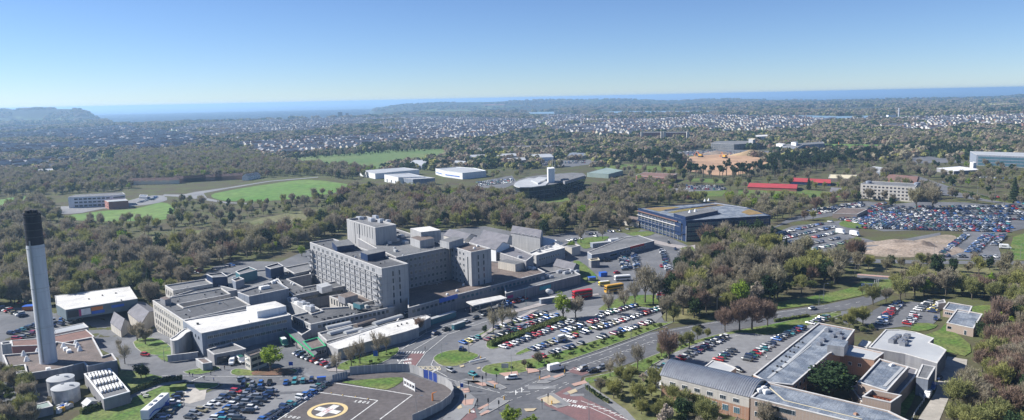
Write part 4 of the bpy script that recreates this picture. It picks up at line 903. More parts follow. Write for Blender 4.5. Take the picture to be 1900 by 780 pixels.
sheet('service_road',[(1690,800),(1735,730),(1745,690),(1758,662),(1795,668),(1790,700),(1760,740),(1735,800)],A['gravel'],.12)
sheet('car_park',[(1555,402),(1600,386),(1700,375),(1790,376),(1870,384),(1910,394),(1920,420),(1870,432),(1850,450),(1860,484),(1745,482),(1745,470),(1800,440),(1785,430),(1700,428),(1640,430),(1590,420)],A['asphalt'],.13)
sheet('road',[(1520,480),(1600,481),(1700,484),(1940,486),(1940,492),(1700,490),(1600,488),(1520,487)],A['asphalt'],.16)
sheet('road',[(1590,508),(1660,513),(1760,516),(1960,520),(1960,530),(1760,524),(1660,521),(1590,516)],A['asphalt_road'],.1)
sheet('red_lane',[(1592,509),(1660,514),(1760,517),(1940,521),(1940,524),(1760,519.5),(1660,516.5),(1590,511)],A['pink'],.17)
sheet('car_park',[(1420,440),(1470,420),(1560,410),(1600,418),(1590,432),(1560,450),(1540,468),(1500,478),(1450,470)],A['asphalt'],.13)
sheet('car_park',[(1410,432),(1440,420),(1465,405),(1555,385),(1560,378),(1610,374),(1640,378),(1600,386),(1540,402),(1470,412)],A['asphalt'],.12)
sheet('road',[(1640,330),(1700,326),(1760,346),(1840,366),(1920,380),(1920,392),(1840,376),(1750,362),(1700,345)],A['asphalt'],.12)
sheet('car_park',[(1240,350),(1255,343),(1330,345),(1350,350),(1340,354),(1260,356)],A['asphalt'],.12)
sheet('car_park',[(1250,282),(1330,277),(1440,281),(1440,290),(1350,287),(1262,290)],A['asphalt'],.11)
sheet('car_park',[(1690,290),(1740,291),(1790,302),(1700,304),(1690,298)],A['asphalt'],.11)
sheet('car_park',[(1000,300),(1090,296),(1120,302),(1060,310),(1000,308)],A['asphalt'],.11)
sheet('car_park',[(885,338),(950,326),(960,340),(930,352),(890,348)],A['asphalt'],.11)
sheet('playground',smooth_px([(92,386),(130,383),(200,383),(262,366),(300,363),(310,372),(270,381),(190,388),(150,396),(105,397)],2),A['asphalt_lot'],.14)
sheet('road',[(340,361.5),(362,356.5),(420,348.5),(500,336),(590,328.5),(591,329.8),(500,337.6),(424,350.4),(378,359),(384,368),(420,375.5),(470,378),(470,379.2),(418,377.5),(372,371),(340,366),(300,364),(305,361)],A['asphalt_lot'],.14)
sheet('road',[(60,332),(110,322),(160,306),(200,298),(202,299.5),(165,308),(115,325),(60,336)],A['asphalt_lot'],.14)
# grass islands with kerbs
GI=[([(805,664),(820,655),(850,650),(888,659),(878,668),(848,680),(822,680),(808,672)],1),
 ([(895,690),(897,682),(915,676),(1000,664),(1100,634),(1200,603),(1235,600),(1252,597),(1210,614),(1114,649),(1030,677),(960,694),(920,697)],1),
 ([(882,627),(905,613),(960,592),(1000,583),(1012,586),(960,600),(920,612),(892,630)],0),
 ([(902,640),(914,630),(980,612),(1045,592),(1052,597),(990,617),(930,645),(908,648)],1),
 ([(958,656),(1000,637),(1060,617),(1118,600),(1122,604),(1070,622),(1010,642),(965,659)],1),
 ([(624,682),(650,668),(720,648),(738,645),(738,656),(700,678),(640,688)],1),
 ([(247,636),(268,627),(300,632),(322,650),(318,658),(290,660),(262,654)],1),
 ([(292,662),(316,655),(322,665),(310,672)],0),
 ([(340,691),(372,684),(402,681),(408,686),(385,693),(360,696)],1),
 ([(428,692),(438,685),(468,688),(500,690),(548,686),(546,694),(500,697),(440,698)],1),
 ([(360,716),(366,712),(404,712),(400,719),(370,726)],1),
 ([(445,718),(460,712),(480,714),(470,720)],0),
 ([(1085,708),(1100,700),(1150,688),(1192,668),(1292,632),(1368,614),(1440,601),(1520,584),(1560,583),(1545,590),(1440,622),(1400,620),(1345,622),(1250,656),(1190,698),(1226,725),(1290,800),(1215,800),(1150,750)],1),
 ([(1430,570),(1440,562),(1500,552),(1580,535),(1600,522),(1660,520),(1655,535),(1620,546),(1600,549),(1530,563),(1440,575)],0),
 ([(1745,612),(1755,600),(1760,610),(1800,640),(1790,662),(1720,640),(1712,626),(1730,618)],0),
 ([(1700,600),(1740,604),(1720,614),(1690,614)],0),
 ([(1690,705),(1705,700),(1700,730),(1678,775),(1650,790),(1660,750)],0),
 ([(1790,572),(1860,566),(1870,578),(1820,590)],0),
 ([(1062,489),(1075,485),(1100,505),(1110,520),(1092,527),(1078,515)],0),
 ([(1070,445),(1110,440),(1130,440),(1120,448),(1090,462),(1078,458)],0),
 ([(1160,434),(1200,430),(1215,434),(1190,440)],0),
 ([(1262,462),(1285,458),(1290,470),(1275,474)],1),
 ([(1110,575),(1150,553),(1215,548),(1235,560),(1225,574),(1190,570),(1150,576)],0),
 ([(1560,412),(1590,408),(1620,420),(1590,425),(1560,420)],0),
 ([(1565,452),(1590,440),(1600,450),(1570,462)],0)]
for pts,kb in GI: sheet('lawn',smooth_px(pts,2),A['grass'],.22,kerb=kb)
sheet('verge',[(1092,714),(1150,697),(1192,690),(1226,728),(1262,775),(1300,830),(1225,830),(1160,760)],A['rough'],.3)
sheet('verge',[(1224,574),(1240,556),(1262,548),(1300,590),(1292,598),(1236,602)],A['rough'],.12)
sheet('verge',[(1590,496),(1700,496),(1900,498),(1960,510),(1760,511),(1660,507),(1595,503)],A['rough'],.12)
sheet('verge',[(1600,526),(1760,527),(1960,532),(1900,545),(1740,545),(1660,545),(1650,530)],A['rough'],.12)
sheet('lawn',[(100,800),(140,775),(190,750),(240,735),(300,716),(345,712),(348,722),(312,745),(258,790),(240,820)],A['grass'],.2)
sheet('lawn',[(200,702),(226,688),(258,690),(300,700),(300,710),(250,728),(215,740),(232,722)],A['grass'],.2)
sheet('footpath',[(235,736),(300,712),(340,706),(342,710),(300,718),(240,742)],A['asphalt_lot'],.25)
sheet('flower_bed',smooth_px([(468,697),(476,688),(500,684),(535,686),(548,692),(530,697)],2),A['mulch'],.3)
sheet('pavement',[(525,614),(530,612),(586,662),(640,690),(610,690),(575,666)],A['pave'],.2)
sheet('pavement',[(865,640),(905,615),(925,598),(960,590),(985,577),(1000,575),(965,593),(930,603),(912,616),(872,643)],A['pave'],.26)
sheet('pavement',[(925,585),(960,575),(1010,560),(1060,552),(1110,545),(1112,548),(1060,556),(1010,567),(960,580),(930,590)],A['pave'],.2)
sheet('pavement',[(1190,440),(1240,452),(1275,458),(1290,455),(1290,462),(1262,462),(1230,456),(1186,445)],A['pave'],.2)
sheet('pavement',[(1076,712),(1084,706),(1110,725),(1215,800),(1190,800),(1110,738)],A['asphalt_lot'],.24)
sheet('pavement',[(820,780),(850,748),(855,728),(842,710),(848,708),(868,728),(885,742),(880,756),(850,785)],A['asphalt_lot'],.24)
# red lanes, markings
sheet('red_lane',[(744,680),(762,657),(787,657),(770,680)],A['redroad'],.14)
sheet('red_lane',[(1012,740),(1056,718),(1085,740),(1160,775),(1200,800),(1110,800),(1060,775),(1010,752)],A['redroad'],.14)
sheet('red_lane',[(1052,690),(1065,682),(1100,690),(1080,698)],A['redroad'],.14)
sheet('red_lane',[(820,780),(850,755),(880,758),(885,775),(850,800)],A['redroad'],.14)
P=A['paint'];W=.18
for pts in ([(820,700),(870,716),(920,728)],[(1000,690),(1114,655),(1206,621),(1306,603),(1440,581),(1530,568)],[(735,680),(760,655)],[(772,680),(790,655),(830,622),(900,598),(1000,568),(1100,552)],[(700,676),(745,648),(800,625),(850,604)],
  [(645,693),(780,690)],[(300,698),(430,700),(560,699)],[(745,650),(790,618),(850,598)],[(768,650),(815,622),(880,600)],[(830,700),(812,690),(800,678),(806,665)],[(1225,470),(1245,500),(1250,530)]):
    strip('road_marking',pts,.22,P,W)
for pts,dash in (([(930,737),(1000,707),(1060,690)],(2,2)),([(925,752),(1010,722),(1060,708)],(2,2)),([(1010,735),(1060,710)],(2,2)),([(1100,700),(1191,676),(1300,640),(1440,606),(1560,577)],(4,5)),([(1030,680),(1114,660),(1206,628),(1306,610)],(1.2,4)),
  ([(1440,588),(1530,574),(1600,560)],(3,4)),([(850,710),(905,722),(940,735)],(1.5,3)),([(1240,445),(1270,480)],(2,3)),([(640,700),(560,704),(440,706)],(1,6))):
    strip('road_marking',pts,.2,P,W,dash=dash)
# hatched median on the dual road
a,b=[Vector(G(*q)) for q in ((1062,690),(1215,636))]
for i in range(16):
    t=a.lerp(b,i/15);d=(b-a).normalized();n_=Vector((-d.y,d.x));q=[t+n_*1.6,t+n_*1.6+d*2,t-n_*.6+d*2.6] if i%2 else [t+n_*1.6,t+n_*1.6+d*2,t-n_*.6+d*2]
    strip('road_marking',q,.22,P,W,px=False)
for p_ in ((1045,696),): pass
for (c0,c1,n_) in (((736,655),(789,655),10),((789,698),(812,684),8),((300,0),(0,0),0)):
    for i in range(n_):
        x=c0[0]+(c1[0]-c0[0])*i/n_;y=c0[1]+(c1[1]-c0[1])*i/n_
        if c0[0]==736: q=[(x,y+2),(x+2.2,y+2),(x+5,y-2),(x+2.8,y-2)]
        else: q=[(x-4,y+1.6),(x-2,y+2.2),(x+6,y-.2),(x+4,y-.8)]
        sheet('road_marking',q,P,W)
for i in range(7):
    x,y=350+i*4.2,710-i*1.8;sheet('road_marking',[(x,y),(x+3,y),(x+5,y-1.2),(x+2,y-1.2)],P,W)
for i in range(12):
    x=708+i*9;strip('road_marking',[(x,688),(x+8,682)],.28,A['cream'],W);strip('road_marking',[(x+2,682),(x+10,688)],.28,A['cream'],W+.02)
strip('road_marking',[(704,688),(818,687),(815,681),(720,682),(704,688)],.3,A['cream'],W+.04)
for i in range(7): strip('road_marking',[(1090+i*10,752+i*4),(1104+i*10,751+i*4)],.3,P,W+.01)
strip('road_marking',[(1078,745),(1130,764),(1185,790)],.25,P,W+.015);strip('road_marking',[(1092,756),(1128,772),(1160,790)],.25,P,W+.015)
# repairs and worn patches in the tarmac
for i in range(46):
    t=R.random();px,py=(R.uniform(300,1080),R.uniform(696,735)) if t<.5 else (R.uniform(860,1240),R.uniform(575,650))
    x,y=G(px,py);a=R.choice([0,.8,-.8]);c_,s_=math.cos(a),math.sin(a);l,w_=R.uniform(1,7),R.uniform(.6,1.6)
    sheet('tarmac_repair',None,A[R.choice(['asphalt_road','asphalt','asphalt_lot'])],.145+i*.0006,world=[(x+u*c_-v*s_,y+u*s_+v*c_) for u,v in ((-l,-w_),(l,-w_),(l,w_),(-l,w_))])
# arrows on the approach
for x,y in ((957,725),(968,720)): strip('road_marking',[(x,y),(x+1,y+6),(x-2,y+4),(x+1,y+6),(x+4,y+3.5)],.28,P,W);strip('road_marking',[(x,y),(x,y+9)],.3,P,W+.01)
def letters(txt,px,py,h,w,ang,m=P,z=W,name='road_lettering',parent=None,sp=1.25):
    G5={'B':['110','101','110','101','110'],'U':['101','101','101','101','111'],'S':['111','100','111','001','111'],'L':['100','100','100','100','111'],'A':['010','101','111','101','101'],'N':['101','111','111','111','101'],'E':['111','100','110','100','111'],'O':['111','101','101','101','111'],'K':['101','110','100','110','101'],'P':['110','101','110','100','100'],'1':['010','110','010','010','111'],'8':['111','101','111','101','111'],'2':['111','001','111','100','111'],'0':['111','101','101','101','111'],'3':['111','001','111','001','111'],'H':['101','101','111','101','101']}
    x,y=G(px,py);c,s=math.cos(ang),math.sin(ang);k=M();u=0
    for ch in txt:
        if ch==' ': u+=w*.7;continue
        for r in range(5):
            for q in range(3):
                if G5[ch][r][q]=='1':
                    x0,x1=u+q*w/3,u+(q+1)*w/3;y0,y1=h*(4-r)/5,h*(5-r)/5
                    k.poly([(x+a*c-b*s,y+a*s+b*c,z) for a,b in ((x0,y0),(x1,y0),(x1,y1),(x0,y1))])
        u+=w*sp
    o=k.obj(name,m);o['kind']='structure';return o
letters('BUS',740,678,2.0,1.4,.25,z=W+.01);letters('LANE',738,672,2.2,1.2,.25,z=W+.01)
letters('BUS',1041,744,1.9,1.5,-.5,z=W+.01);letters('LANE',1050,753,1.9,1.5,-.5,z=W+.01)
letters('BUS',850,771,2,1.6,.3,z=W+.01)
# tactile and buff paving
for q in ([(925,694),(937,700),(962,697),(960,690)],[(975,684),(980,694),(1003,690),(995,686)],[(855,723),(870,721),(872,728),(862,731)],[(853,745),(880,741),(877,752),(862,754)],[(880,712),(895,718),(903,717),(900,711)],[(903,709),(915,708),(925,713),(918,716)],[(1000,704),(1020,697),(1022,701),(1003,706)],[(1025,700),(1045,694),(1046,697),(1030,703)],[(1060,714),(1085,707),(1090,712),(1066,718)],[(885,760),(905,750),(908,753),(890,762)],[(890,770),(905,762),(910,765),(892,773)]): sheet('tactile_paving',q,A['pink'],.27)
for q in ([(842,721),(856,717),(858,719),(845,724)],[(846,755),(855,752),(858,758),(850,761)],[(1002,741),(1022,735),(1040,748),(1020,754)],[(1052,728),(1068,723),(1072,728),(1058,733)],[(972,760),(996,759),(990,764),(976,765)],[(852,680),(860,678),(862,681),(855,683)],[(884,684),(890,682),(892,685),(886,686)]): sheet('buff_paving',q,A['buff'],.28)
for pts in ([(861,707),(880,705),(930,724),(940,721),(925,713),(900,708)],[(888,768),(906,752),(925,739),(945,745),(925,757),(905,768)],[(996,712),(1003,705),(1045,694),(1048,698),(1015,712)],[(996,740),(1025,730),(1060,752),(1035,758)]): sheet('traffic_island',smooth_px(pts,1),A['asphalt_lot'],.24,kerb=1)
# ------------------------------------------------------------------ helipad
HZ=.3
def hp(px,py): return G0(px,py,HZ)
sheet('helipad_apron',[(500,800),(515,774),(617,711),(650,699),(720,693),(755,694),(790,706),(832,718),(843,740),(825,762),(790,785),(770,800)],mat('helipad_tarmac',(.085,.075,.075),(.11,.098,.097),.07,fine=.18),HZ-.02,cell=0)
sheet('lawn',smooth_px([(634,711),(680,706),(738,702),(748,706),(742,713),(718,725),(690,722),(650,714)],2),A['grass'],HZ+.1)
for pts in ([(617.5,712.5),(512,778),(480,800)],[(594,729),(505,788)],[(594,730),(701,745),(648,784)],[(617.5,712),(719,727),(765,735),(705,780)]): strip('helipad_marking',pts,.4,P,HZ+.02)
cx,cy=hp(608,762)
k=M();n=48
for i in range(n):
    a,b=2*math.pi*i/n,2*math.pi*(i+1)/n
    k.poly([(cx+r*math.cos(t),cy+r*math.sin(t),HZ+.03) for r,t in ((5.2,a),(6.5,a),(6.5,b),(5.2,b))])
o=k.obj('helipad_ring',mat('faded_yellow_paint',(.62,.47,.22),(.5,.4,.22),.5));o['kind']='structure'
k=M();ax=math.atan2(*[(q[1]-p[1]) if i==0 else (q[0]-p[0]) for i,(p,q) in enumerate(((hp(590,772),hp(626,751)),)*2)])
for rr in (ax,ax+math.pi/2):
    c,s=math.cos(rr),math.sin(rr);zz=HZ+.04 if rr==ax else HZ+.05
    k.poly([(cx+a*c-b*s,cy+a*s+b*c,zz) for a,b in ((-4.6,-1.3),(4.6,-1.3),(4.6,1.3),(-4.6,1.3))])
o=k.obj('helipad_cross',A['paint']);o['kind']='structure'
k=M();c,s=math.cos(ax),math.sin(ax)
for (a0_,a1_,b0_,b1_) in ((-2,2,-.75,-.55),(-2,2,.55,.75),(-.1,.1,-.55,.55)): k.poly([(cx+a*c-b*s,cy+a*s+b*c,HZ+.07) for a,b in ((a0_,b0_),(a1_,b0_),(a1_,b1_),(a0_,b1_))])
o=k.obj('helipad_letter',A['red_p']);o['kind']='structure'
letters('1821',656,748,1.7,.9,-.3,z=HZ+.03,name='helipad_number',sp=1.7)
letters('1282',526,776,1.5,.9,-.3,z=HZ+.03,name='helipad_number',sp=1.7)
for q in ((615,730),(636,734),(660,737),(683,741)):
    m=M();m.lathe(0,0,[(.25,0),(.25,.25),(0,.4)],8);o=m.obj('helipad_light',A['yellow']);o.location=(*hp(*q),HZ);tag(o,'small yellow helipad edge light at the inner line, '+{615:'leftmost of four',636:'second of four',660:'third of four',683:'rightmost of four'}[q[0]],'helipad light')
# perimeter wall of panels
wl=[(648,704),(650,696),(690,693),(736,690),(760,691),(775,696),(786,701),(796,704),(812,711),(826,717),(838,726),(842,737),(836,749),(820,762),(790,777),(765,788)]
PW=empty('perimeter_wall',(*G0(740,695,0),0),'curved white panel wall around the helipad with two blue panels','wall')
pts=[Vector(G0(a,b,0)) for a,b in wl];k=M();bl=M();fr=M()
# resample
seg=[];
for a,b in zip(pts[1:],pts[2:]):
    L=(b-a).length;nn_=max(1,round(L/2.6))
    for i in range(nn_): seg.append((a.lerp(b,i/nn_),a.lerp(b,(i+1)/nn_)))
for i,(a,b) in enumerate(seg):
    d=(b-a);c=(a+b)/2;pxx=proj(c.x,c.y)[0];tgt=k
    if (790<pxx<809 and c.y>G0(800,720)[1]) or 684<pxx<687: tgt=bl
    h=3.2 if pxx<842 else 3.2
    tgt.box(c.x-PW.location.x,c.y-PW.location.y,h/2,d.length-.12,.14,h,math.atan2(d.y,d.x))
    fr.box(a.x-PW.location.x,a.y-PW.location.y,h/2+.05,.18,.26,h+.1,math.atan2(d.y,d.x))
k.obj('wall_panel',A['conc_v'],PW);bl.obj('wall_panel',A['wallblue'],PW)['label']='blue wall panels';fr.obj('post',A['coping'],PW)
W2_=empty('steel_fence',(*G0(560,745,0),0),'low steel rail fence along the car park side of the helipad','fence')
pts=[Vector(G0(a,b,0)) for a,b in ((645,703),(630,705),(615,712),(560,745),(500,783),(470,802))];k=M();k2=M()
for a,b in zip(pts,pts[1:]):
    L=(b-a).length
    for i in range(int(L/2.2)+1):
        q=a.lerp(b,min(1,i*2.2/L));k2.box(q.x-W2_.location.x,q.y-W2_.location.y,.8,.12,.12,1.6)
    c=(a+b)/2;d=b-a
    for zz,hh in ((1.55,.18),(.75,.9)): k.box(c.x-W2_.location.x,c.y-W2_.location.y,zz,L,.08,hh,math.atan2(d.y,d.x))
k.obj('rail',A['conc_b'],W2_);k2.obj('post',A['metal'],W2_)
W3=empty('blue_panel_fence',(*G0(630,712,0),0),'short blue-grey panel fence at the top corner of the helipad','fence')
a,b=Vector(G0(617,711,0)),Vector(G0(645,703.5,0));k=M();L=(b-a).length
for i in range(6):
    q=a.lerp(b,(i+.5)/6);k.box(q.x-W3.location.x,q.y-W3.location.y,1.5,L/6-.1,.12,3,math.atan2((b-a).y,(b-a).x))
k.obj('fence_panel',A['conc_b'],W3)
a,b=Vector(G0(750,717,0)),Vector(G0(770,728,0));c=(a+b)/2
BS=empty('blast_screen',(c.x,c.y,.3),'white slatted blast screen standing on the helipad tarmac','screen',rz=math.atan2((b-a).y,(b-a).x))
k=M();L=(b-a).length
k.box(0,0,2.3,L,.15,.8);k.box(0,0,.4,L,.15,.6);k.obj('screen_board',A['white'],BS)
for i in range(5):
    k=M();k.box(-L/2+L*i/4,0,1.4,.3,.25,2.8);k.obj('post',A['white'],BS)
m=M();m.tube((0,0,0),(.0,.0,2.6),.3,.25,8);m.tube((0,0,2.5),(1.5,0,3.1),.22,.05,6);o=m.obj('wind_sock',[A['orange_p']]);o.location=(*G0(803,745,0),.3);tag(o,'orange-striped wind cone on the right of the helipad','windsock')
# ------------------------------------------------------------------ vegetation
def pip(x,y,poly):
    r=False;n=len(poly);j=n-1
    for i in range(n):
        xi,yi=poly[i];xj,yj=poly[j]
        if (yi>y)!=(yj>y) and x<(xj-xi)*(y-yi)/(yj-yi)+xi: r=not r
        j=i
    return r
def bb(p): return (min(a for a,_ in p),max(a for a,_ in p),min(b for _,b in p),max(b for _,b in p))
for w_ in ([(235,347),(487,337),(487,331),(235,340)],): CLEAR.append([G0(*q) for q in w_])
BLK=[(bb(p),p,3.) for p in FOOT]+[(bb(p),p,0.) for p in CLEAR]
def blocked(x,y,mar=1.5):
    for (x0,x1,y0,y1),p,e in BLK:
        if x0-4<x<x1+4 and y0-4<y<y1+4:
            if pip(x,y,p): return True
            if e:
                for dx,dy in ((e,0),(-e,0),(0,e),(0,-e)):
                    if pip(x+dx,y+dy,p): return True
    return False
def rdir(rr,up=0.):
    while True:
        v=Vector((rr.uniform(-1,1),rr.uniform(-1,1),rr.uniform(-1,1)))
        if .05<v.length<1: v.normalize();v.z+=up;return v.normalized()
def limbs(rr,h,r0,cb,spread,n,fine=0):
    m=M();lean=Vector((rr.uniform(-.4,.4),rr.uniform(-.4,.4),0));top=Vector((0,0,cb+.25*h))+lean
    m.tube((0,0,-.5),(0,0,cb*.6),r0*1.25,r0,6,cap=False);m.tube((0,0,cb*.6),top,r0,r0*.45,6)
    tips=[]
    for i in range(n):
        a=2*math.pi*i/n+rr.uniform(-.4,.4);s=Vector((0,0,cb*rr.uniform(.6,1.25)));f=rr.uniform(.55,1)
        e1=s+Vector((math.cos(a)*spread*.45*f,math.sin(a)*spread*.45*f,h*.2));e2=s+Vector((math.cos(a)*spread*.8*f,math.sin(a)*spread*.8*f,h*rr.uniform(.32,.55)))
        m.tube(s,e1,r0*.5,r0*.3,4,cap=False);m.tube(e1,e2,r0*.3,r0*.08,4,cap=False);tips+=[(e1+e2)/2,e2]
        for _ in range(fine):
            t=s.lerp(e2,rr.uniform(.3,.9));q=t+rdir(rr,.6)*spread*rr.uniform(.25,.5);m.tube(t,q,r0*.14,r0*.04,3,cap=False);tips.append(q)
    return m,tips
def crown(rr,h,cb,rad,n,size,kind,clumps,tips=()):
    """leaf or twig faces gathered in clumps through an uneven crown"""
    m=M();cz=(h+cb)/2;rz=(h-cb)/2;C=[];sk=(rr.uniform(-.15,.15),rr.uniform(-.15,.15))
    for i in range(clumps):
        d=rdir(rr,.1);f=rr.uniform(.35,.82)
        C.append((Vector((d.x*rad*f+sk[0]*rad*(d.z+1),d.y*rad*f+sk[1]*rad*(d.z+1),cz+d.z*rz*f)),rad*rr.uniform(.2,.46)))
    for t in tips:
        if t.z>cb*.7: C.append((t,rad*rr.uniform(.22,.36)))
    for i in range(n):
        c,r=C[rr.randrange(len(C))];d=rdir(rr,0);p=c+d*r*(rr.random()**.5)
        if kind=='twig':
            o=Vector((p.x,p.y,(p.z-cb)*.9+.6));o=o.normalized() if o.length>.1 else Vector((0,0,1))
            u=(o+rdir(rr)*.55+Vector((0,0,.25))).normalized();L=size*rr.uniform(.8,1.9);w=u.orthogonal().normalized();w.rotate(Matrix.Rotation(rr.uniform(0,6.28),3,u));w*=size*.095
            m.poly([p-u*L*.5-w,p-u*L*.5+w,p+u*L*.5])
            q=p+u*L*.1;v=(u+rdir(rr)*.8).normalized();m.poly([q-w*.8,q+w*.8,q+v*L*.5])
        else:
            u=rdir(rr);w=u.orthogonal().normalized()*size*rr.uniform(.5,1);v=u.cross(w).normalized()*size*rr.uniform(.5,1)
            m.poly([p-w*.5-v*.5,p+w*.6-v*.4,p+w*.4+v*.5,p-w*.5+v*.4])
    return m
BARK=mat('bark',(.11,.095,.075),(.075,.065,.055),.8)
FM=dict(
 bare=foliage('bare_twigs',(.34,.295,.22),(.26,.232,.17),(.3,.28,.165)),
 brown=foliage('reddish_twigs',(.27,.195,.15),(.23,.165,.125),(.25,.18,.135)),
 olive=foliage('budding_twigs',(.29,.29,.11),(.23,.24,.10),(.32,.31,.09)),
 green=foliage('spring_leaves',(.2,.3,.035),(.26,.32,.05),(.16,.26,.04)),
 dark=foliage('evergreen_leaves',(.04,.07,.03),(.05,.08,.035),(.035,.06,.03)),
 pine=foliage('pine_needles',(.035,.065,.03),(.045,.075,.035),(.03,.055,.03)),
 bush=foliage('bush_leaves',(.09,.13,.04),(.12,.145,.05),(.14,.13,.06)),
 bloss=foliage('blossom',(.42,.36,.30),(.34,.29,.24),(.2,.18,.12)))
PROTO={}   # kind -> list of (trunk mesh, crown mesh, height)
def mk(kind,rr,near):
    q=1 if near else .26;sz=1 if near else 1.75
    if kind in('bare','brown','olive'):
        h=rr.uniform(10.5,12.5);cb=h*.28;rad=h*.38
        t,tips=limbs(rr,h,.26,cb,rad*1.05,6 if near else 4,3 if near else 0)
        c=crown(rr,h,cb,rad,int((2600 if kind!='olive' else 2000)*q),1.0*sz**.8,'twig',20,tips)
        if kind=='olive':
            c2=crown(rr,h,cb,rad,int(700*q),.34*sz,'leaf',12,tips);i=len(c.v);c.v+=c2.v;c.f+=[tuple(a+i for a in f) for f in c2.f];c.m+=c2.m
    elif kind=='thin':
        h=rr.uniform(10,12);cb=h*.3;rad=h*.3;t,tips=limbs(rr,h,.2,cb,rad,7,5);c=crown(rr,h,cb,rad,int(620*q),.95,'twig',10,tips)
    elif kind=='green':
        h=rr.uniform(9,11);cb=h*.25;rad=h*.36;t,tips=limbs(rr,h,.25,cb,rad,5 if near else 3,1 if near else 0);c=crown(rr,h,cb,rad,int(2000*q),.42*sz,'leaf',18,tips)
    elif kind=='dark':
        h=rr.uniform(10,12);cb=h*.12;rad=h*.36;t,tips=limbs(rr,h,.3,cb,rad*.8,4);c=crown(rr,h,cb,rad,int(2600*q),.5*sz,'leaf',20,tips)
    elif kind=='conifer':
        h=rr.uniform(11,14);t,tips=limbs(rr,h,.25,h*.6,1,2);c=M()
        for i in range(int(2200*q)):
            f=rr.random()**.7;z=h*.06+(h*.96)*(1-f);r=(.25+f*h*.2)*rr.uniform(.55,1.08)*(1+.18*math.sin(z*5));a=rr.uniform(0,6.283)
            p=Vector((math.cos(a)*r,math.sin(a)*r,z));u=Vector((math.cos(a),math.sin(a),-.35)).normalized();w=Vector((-u.y,u.x,.2)).normalized()*.22*sz;L=.8*sz
            c.poly([p-u*L*.5-w,p-u*L*.5+w,p+u*L*.5+w*.2])
    elif kind=='pine':
        h=rr.uniform(15,18);t,tips=limbs(rr,h,.38,h*.5,4.5,5);c=crown(rr,h*1.02,h*.5,4.8,int(1700*q),.62*sz,'leaf',14,[])
    elif kind in('bush','bloss'):
        h=rr.uniform(3.2,4.5);t,tips=limbs(rr,h,.1,.5,1.6,4);c=crown(rr,h,.15,2.3,int(1000*q),.34*sz,'leaf',9,[])
    return t.mesh('trunk',[BARK]),c.mesh('crown',[FM[{'conifer':'pine','thin':'bare'}.get(kind,kind)]]),h
rr=random.Random(3)
for k_,n_ in (('bare',5),('thin',3),('brown',2),('olive',3),('green',3),('dark',3),('conifer',2),('pine',3),('bush',3),('bloss',1)):
    PROTO[k_,1]=[mk(k_,rr,True) for _ in range(n_)];PROTO[k_,0]=[mk(k_,rr,False) for _ in range(n_)]
def joined(name,meshes):
    bm=bmesh.new();mats=[]
    for me in meshes:
        i0=len(mats);n0=len(bm.faces);bm.from_mesh(me);bm.faces.ensure_lookup_table()
        for f in bm.faces[n0:]: f.material_index+=i0
        mats+=list(me.materials)
    out=bpy.data.meshes.new(name);bm.to_mesh(out);bm.free()
    for m in mats: out.materials.append(m)
    return out
def scatter(name,pts,protos,label=None,cat=None,group=None,rot=True):
    """one object of countless instances; pts: (x,y,z,rotz,scale)"""
    if not pts: return
    me=bpy.data.meshes.new(name);me.from_pydata([p[:3] for p in pts],[],[])
    a=me.attributes.new('rz','FLOAT_VECTOR','POINT');a.data.foreach_set('vector',[c for p in pts for c in (0,0,p[3])])
    a=me.attributes.new('sc','FLOAT','POINT');a.data.foreach_set('value',[p[4] for p in pts])
    a=me.attributes.new('pick','INT','POINT');a.data.foreach_set('value',[(p[5] if len(p)>5 else R.randrange(len(protos))) for p in pts])
    o=link(bpy.data.objects.new(name,me));o['kind']='stuff'
    if label:o['label']=label
    if cat:o['category']=cat
    c=bpy.data.collections.new(name+'_kinds')
    for i,pm in enumerate(protos):
        c.objects.link(bpy.data.objects.new('%s_kind_%02d'%(name,i),pm))
    ng=bpy.data.node_groups.new(name,'GeometryNodeTree');ng.interface.new_socket('Geometry',in_out='INPUT',socket_type='NodeSocketGeometry');ng.interface.new_socket('Geometry',in_out='OUTPUT',socket_type='NodeSocketGeometry')
    N=ng.nodes.new;L=ng.links.new
    gi=N('NodeGroupInput');go=N('NodeGroupOutput');ip=N('GeometryNodeInstanceOnPoints');ci=N('GeometryNodeCollectionInfo')
    ci.inputs['Collection'].default_value=c;ci.inputs['Separate Children'].default_value=True;ci.inputs['Reset Children'].default_value=True
    def at(nm,t):
        n=N('GeometryNodeInputNamedAttribute');n.data_type=t;n.inputs['Name'].default_value=nm
        return [s for s in n.outputs if s.enabled and s.name=='Attribute'][0]
    L(gi.outputs[0],ip.inputs['Points']);L(ci.outputs[0],ip.inputs['Instance']);ip.inputs['Pick Instance'].default_value=True
    L(at('pick','INT'),ip.inputs['Instance Index']);L(at('rz','FLOAT_VECTOR'),ip.inputs['Rotation']);L(at('sc','FLOAT'),ip.inputs['Scale'])
    L(ip.outputs[0],go.inputs[0])
    md=o.modifiers.new('scatter','NODES');md.node_group=ng
    return o
TREES=[]  # (size, x,y,kind,scale,where)
def region(where,poly,sp,mix,s0=.6,s1=1.3,use_block=True,thin=1.,world=False):
    w=poly if world else [G0(a,b) for a,b in poly]
    x0,x1,y0,y1=bb(w);y=y0;ks=[k for k,c in mix for _ in range(c)]
    while y<y1:
        x=x0+R.uniform(0,sp)
        while x<x1:
            px,py=x+R.uniform(-.45,.45)*sp,y+R.uniform(-.45,.45)*sp
            if R.random()<thin and pip(px,py,w) and not (use_block and blocked(px,py)):
                k=R.choice(ks)
                nz=mnoise.noise(Vector((px/60,py/60,5)))
                if k in('bare','olive') : k='olive' if nz>.25 and R.random()<.7 else k
                TREES.append([px,py,k,R.uniform(s0,s1),where])
            x+=sp
        y+=sp
BM=[('bare',14),('olive',6),('brown',1),('dark',2),('bush',2),('green',1)]
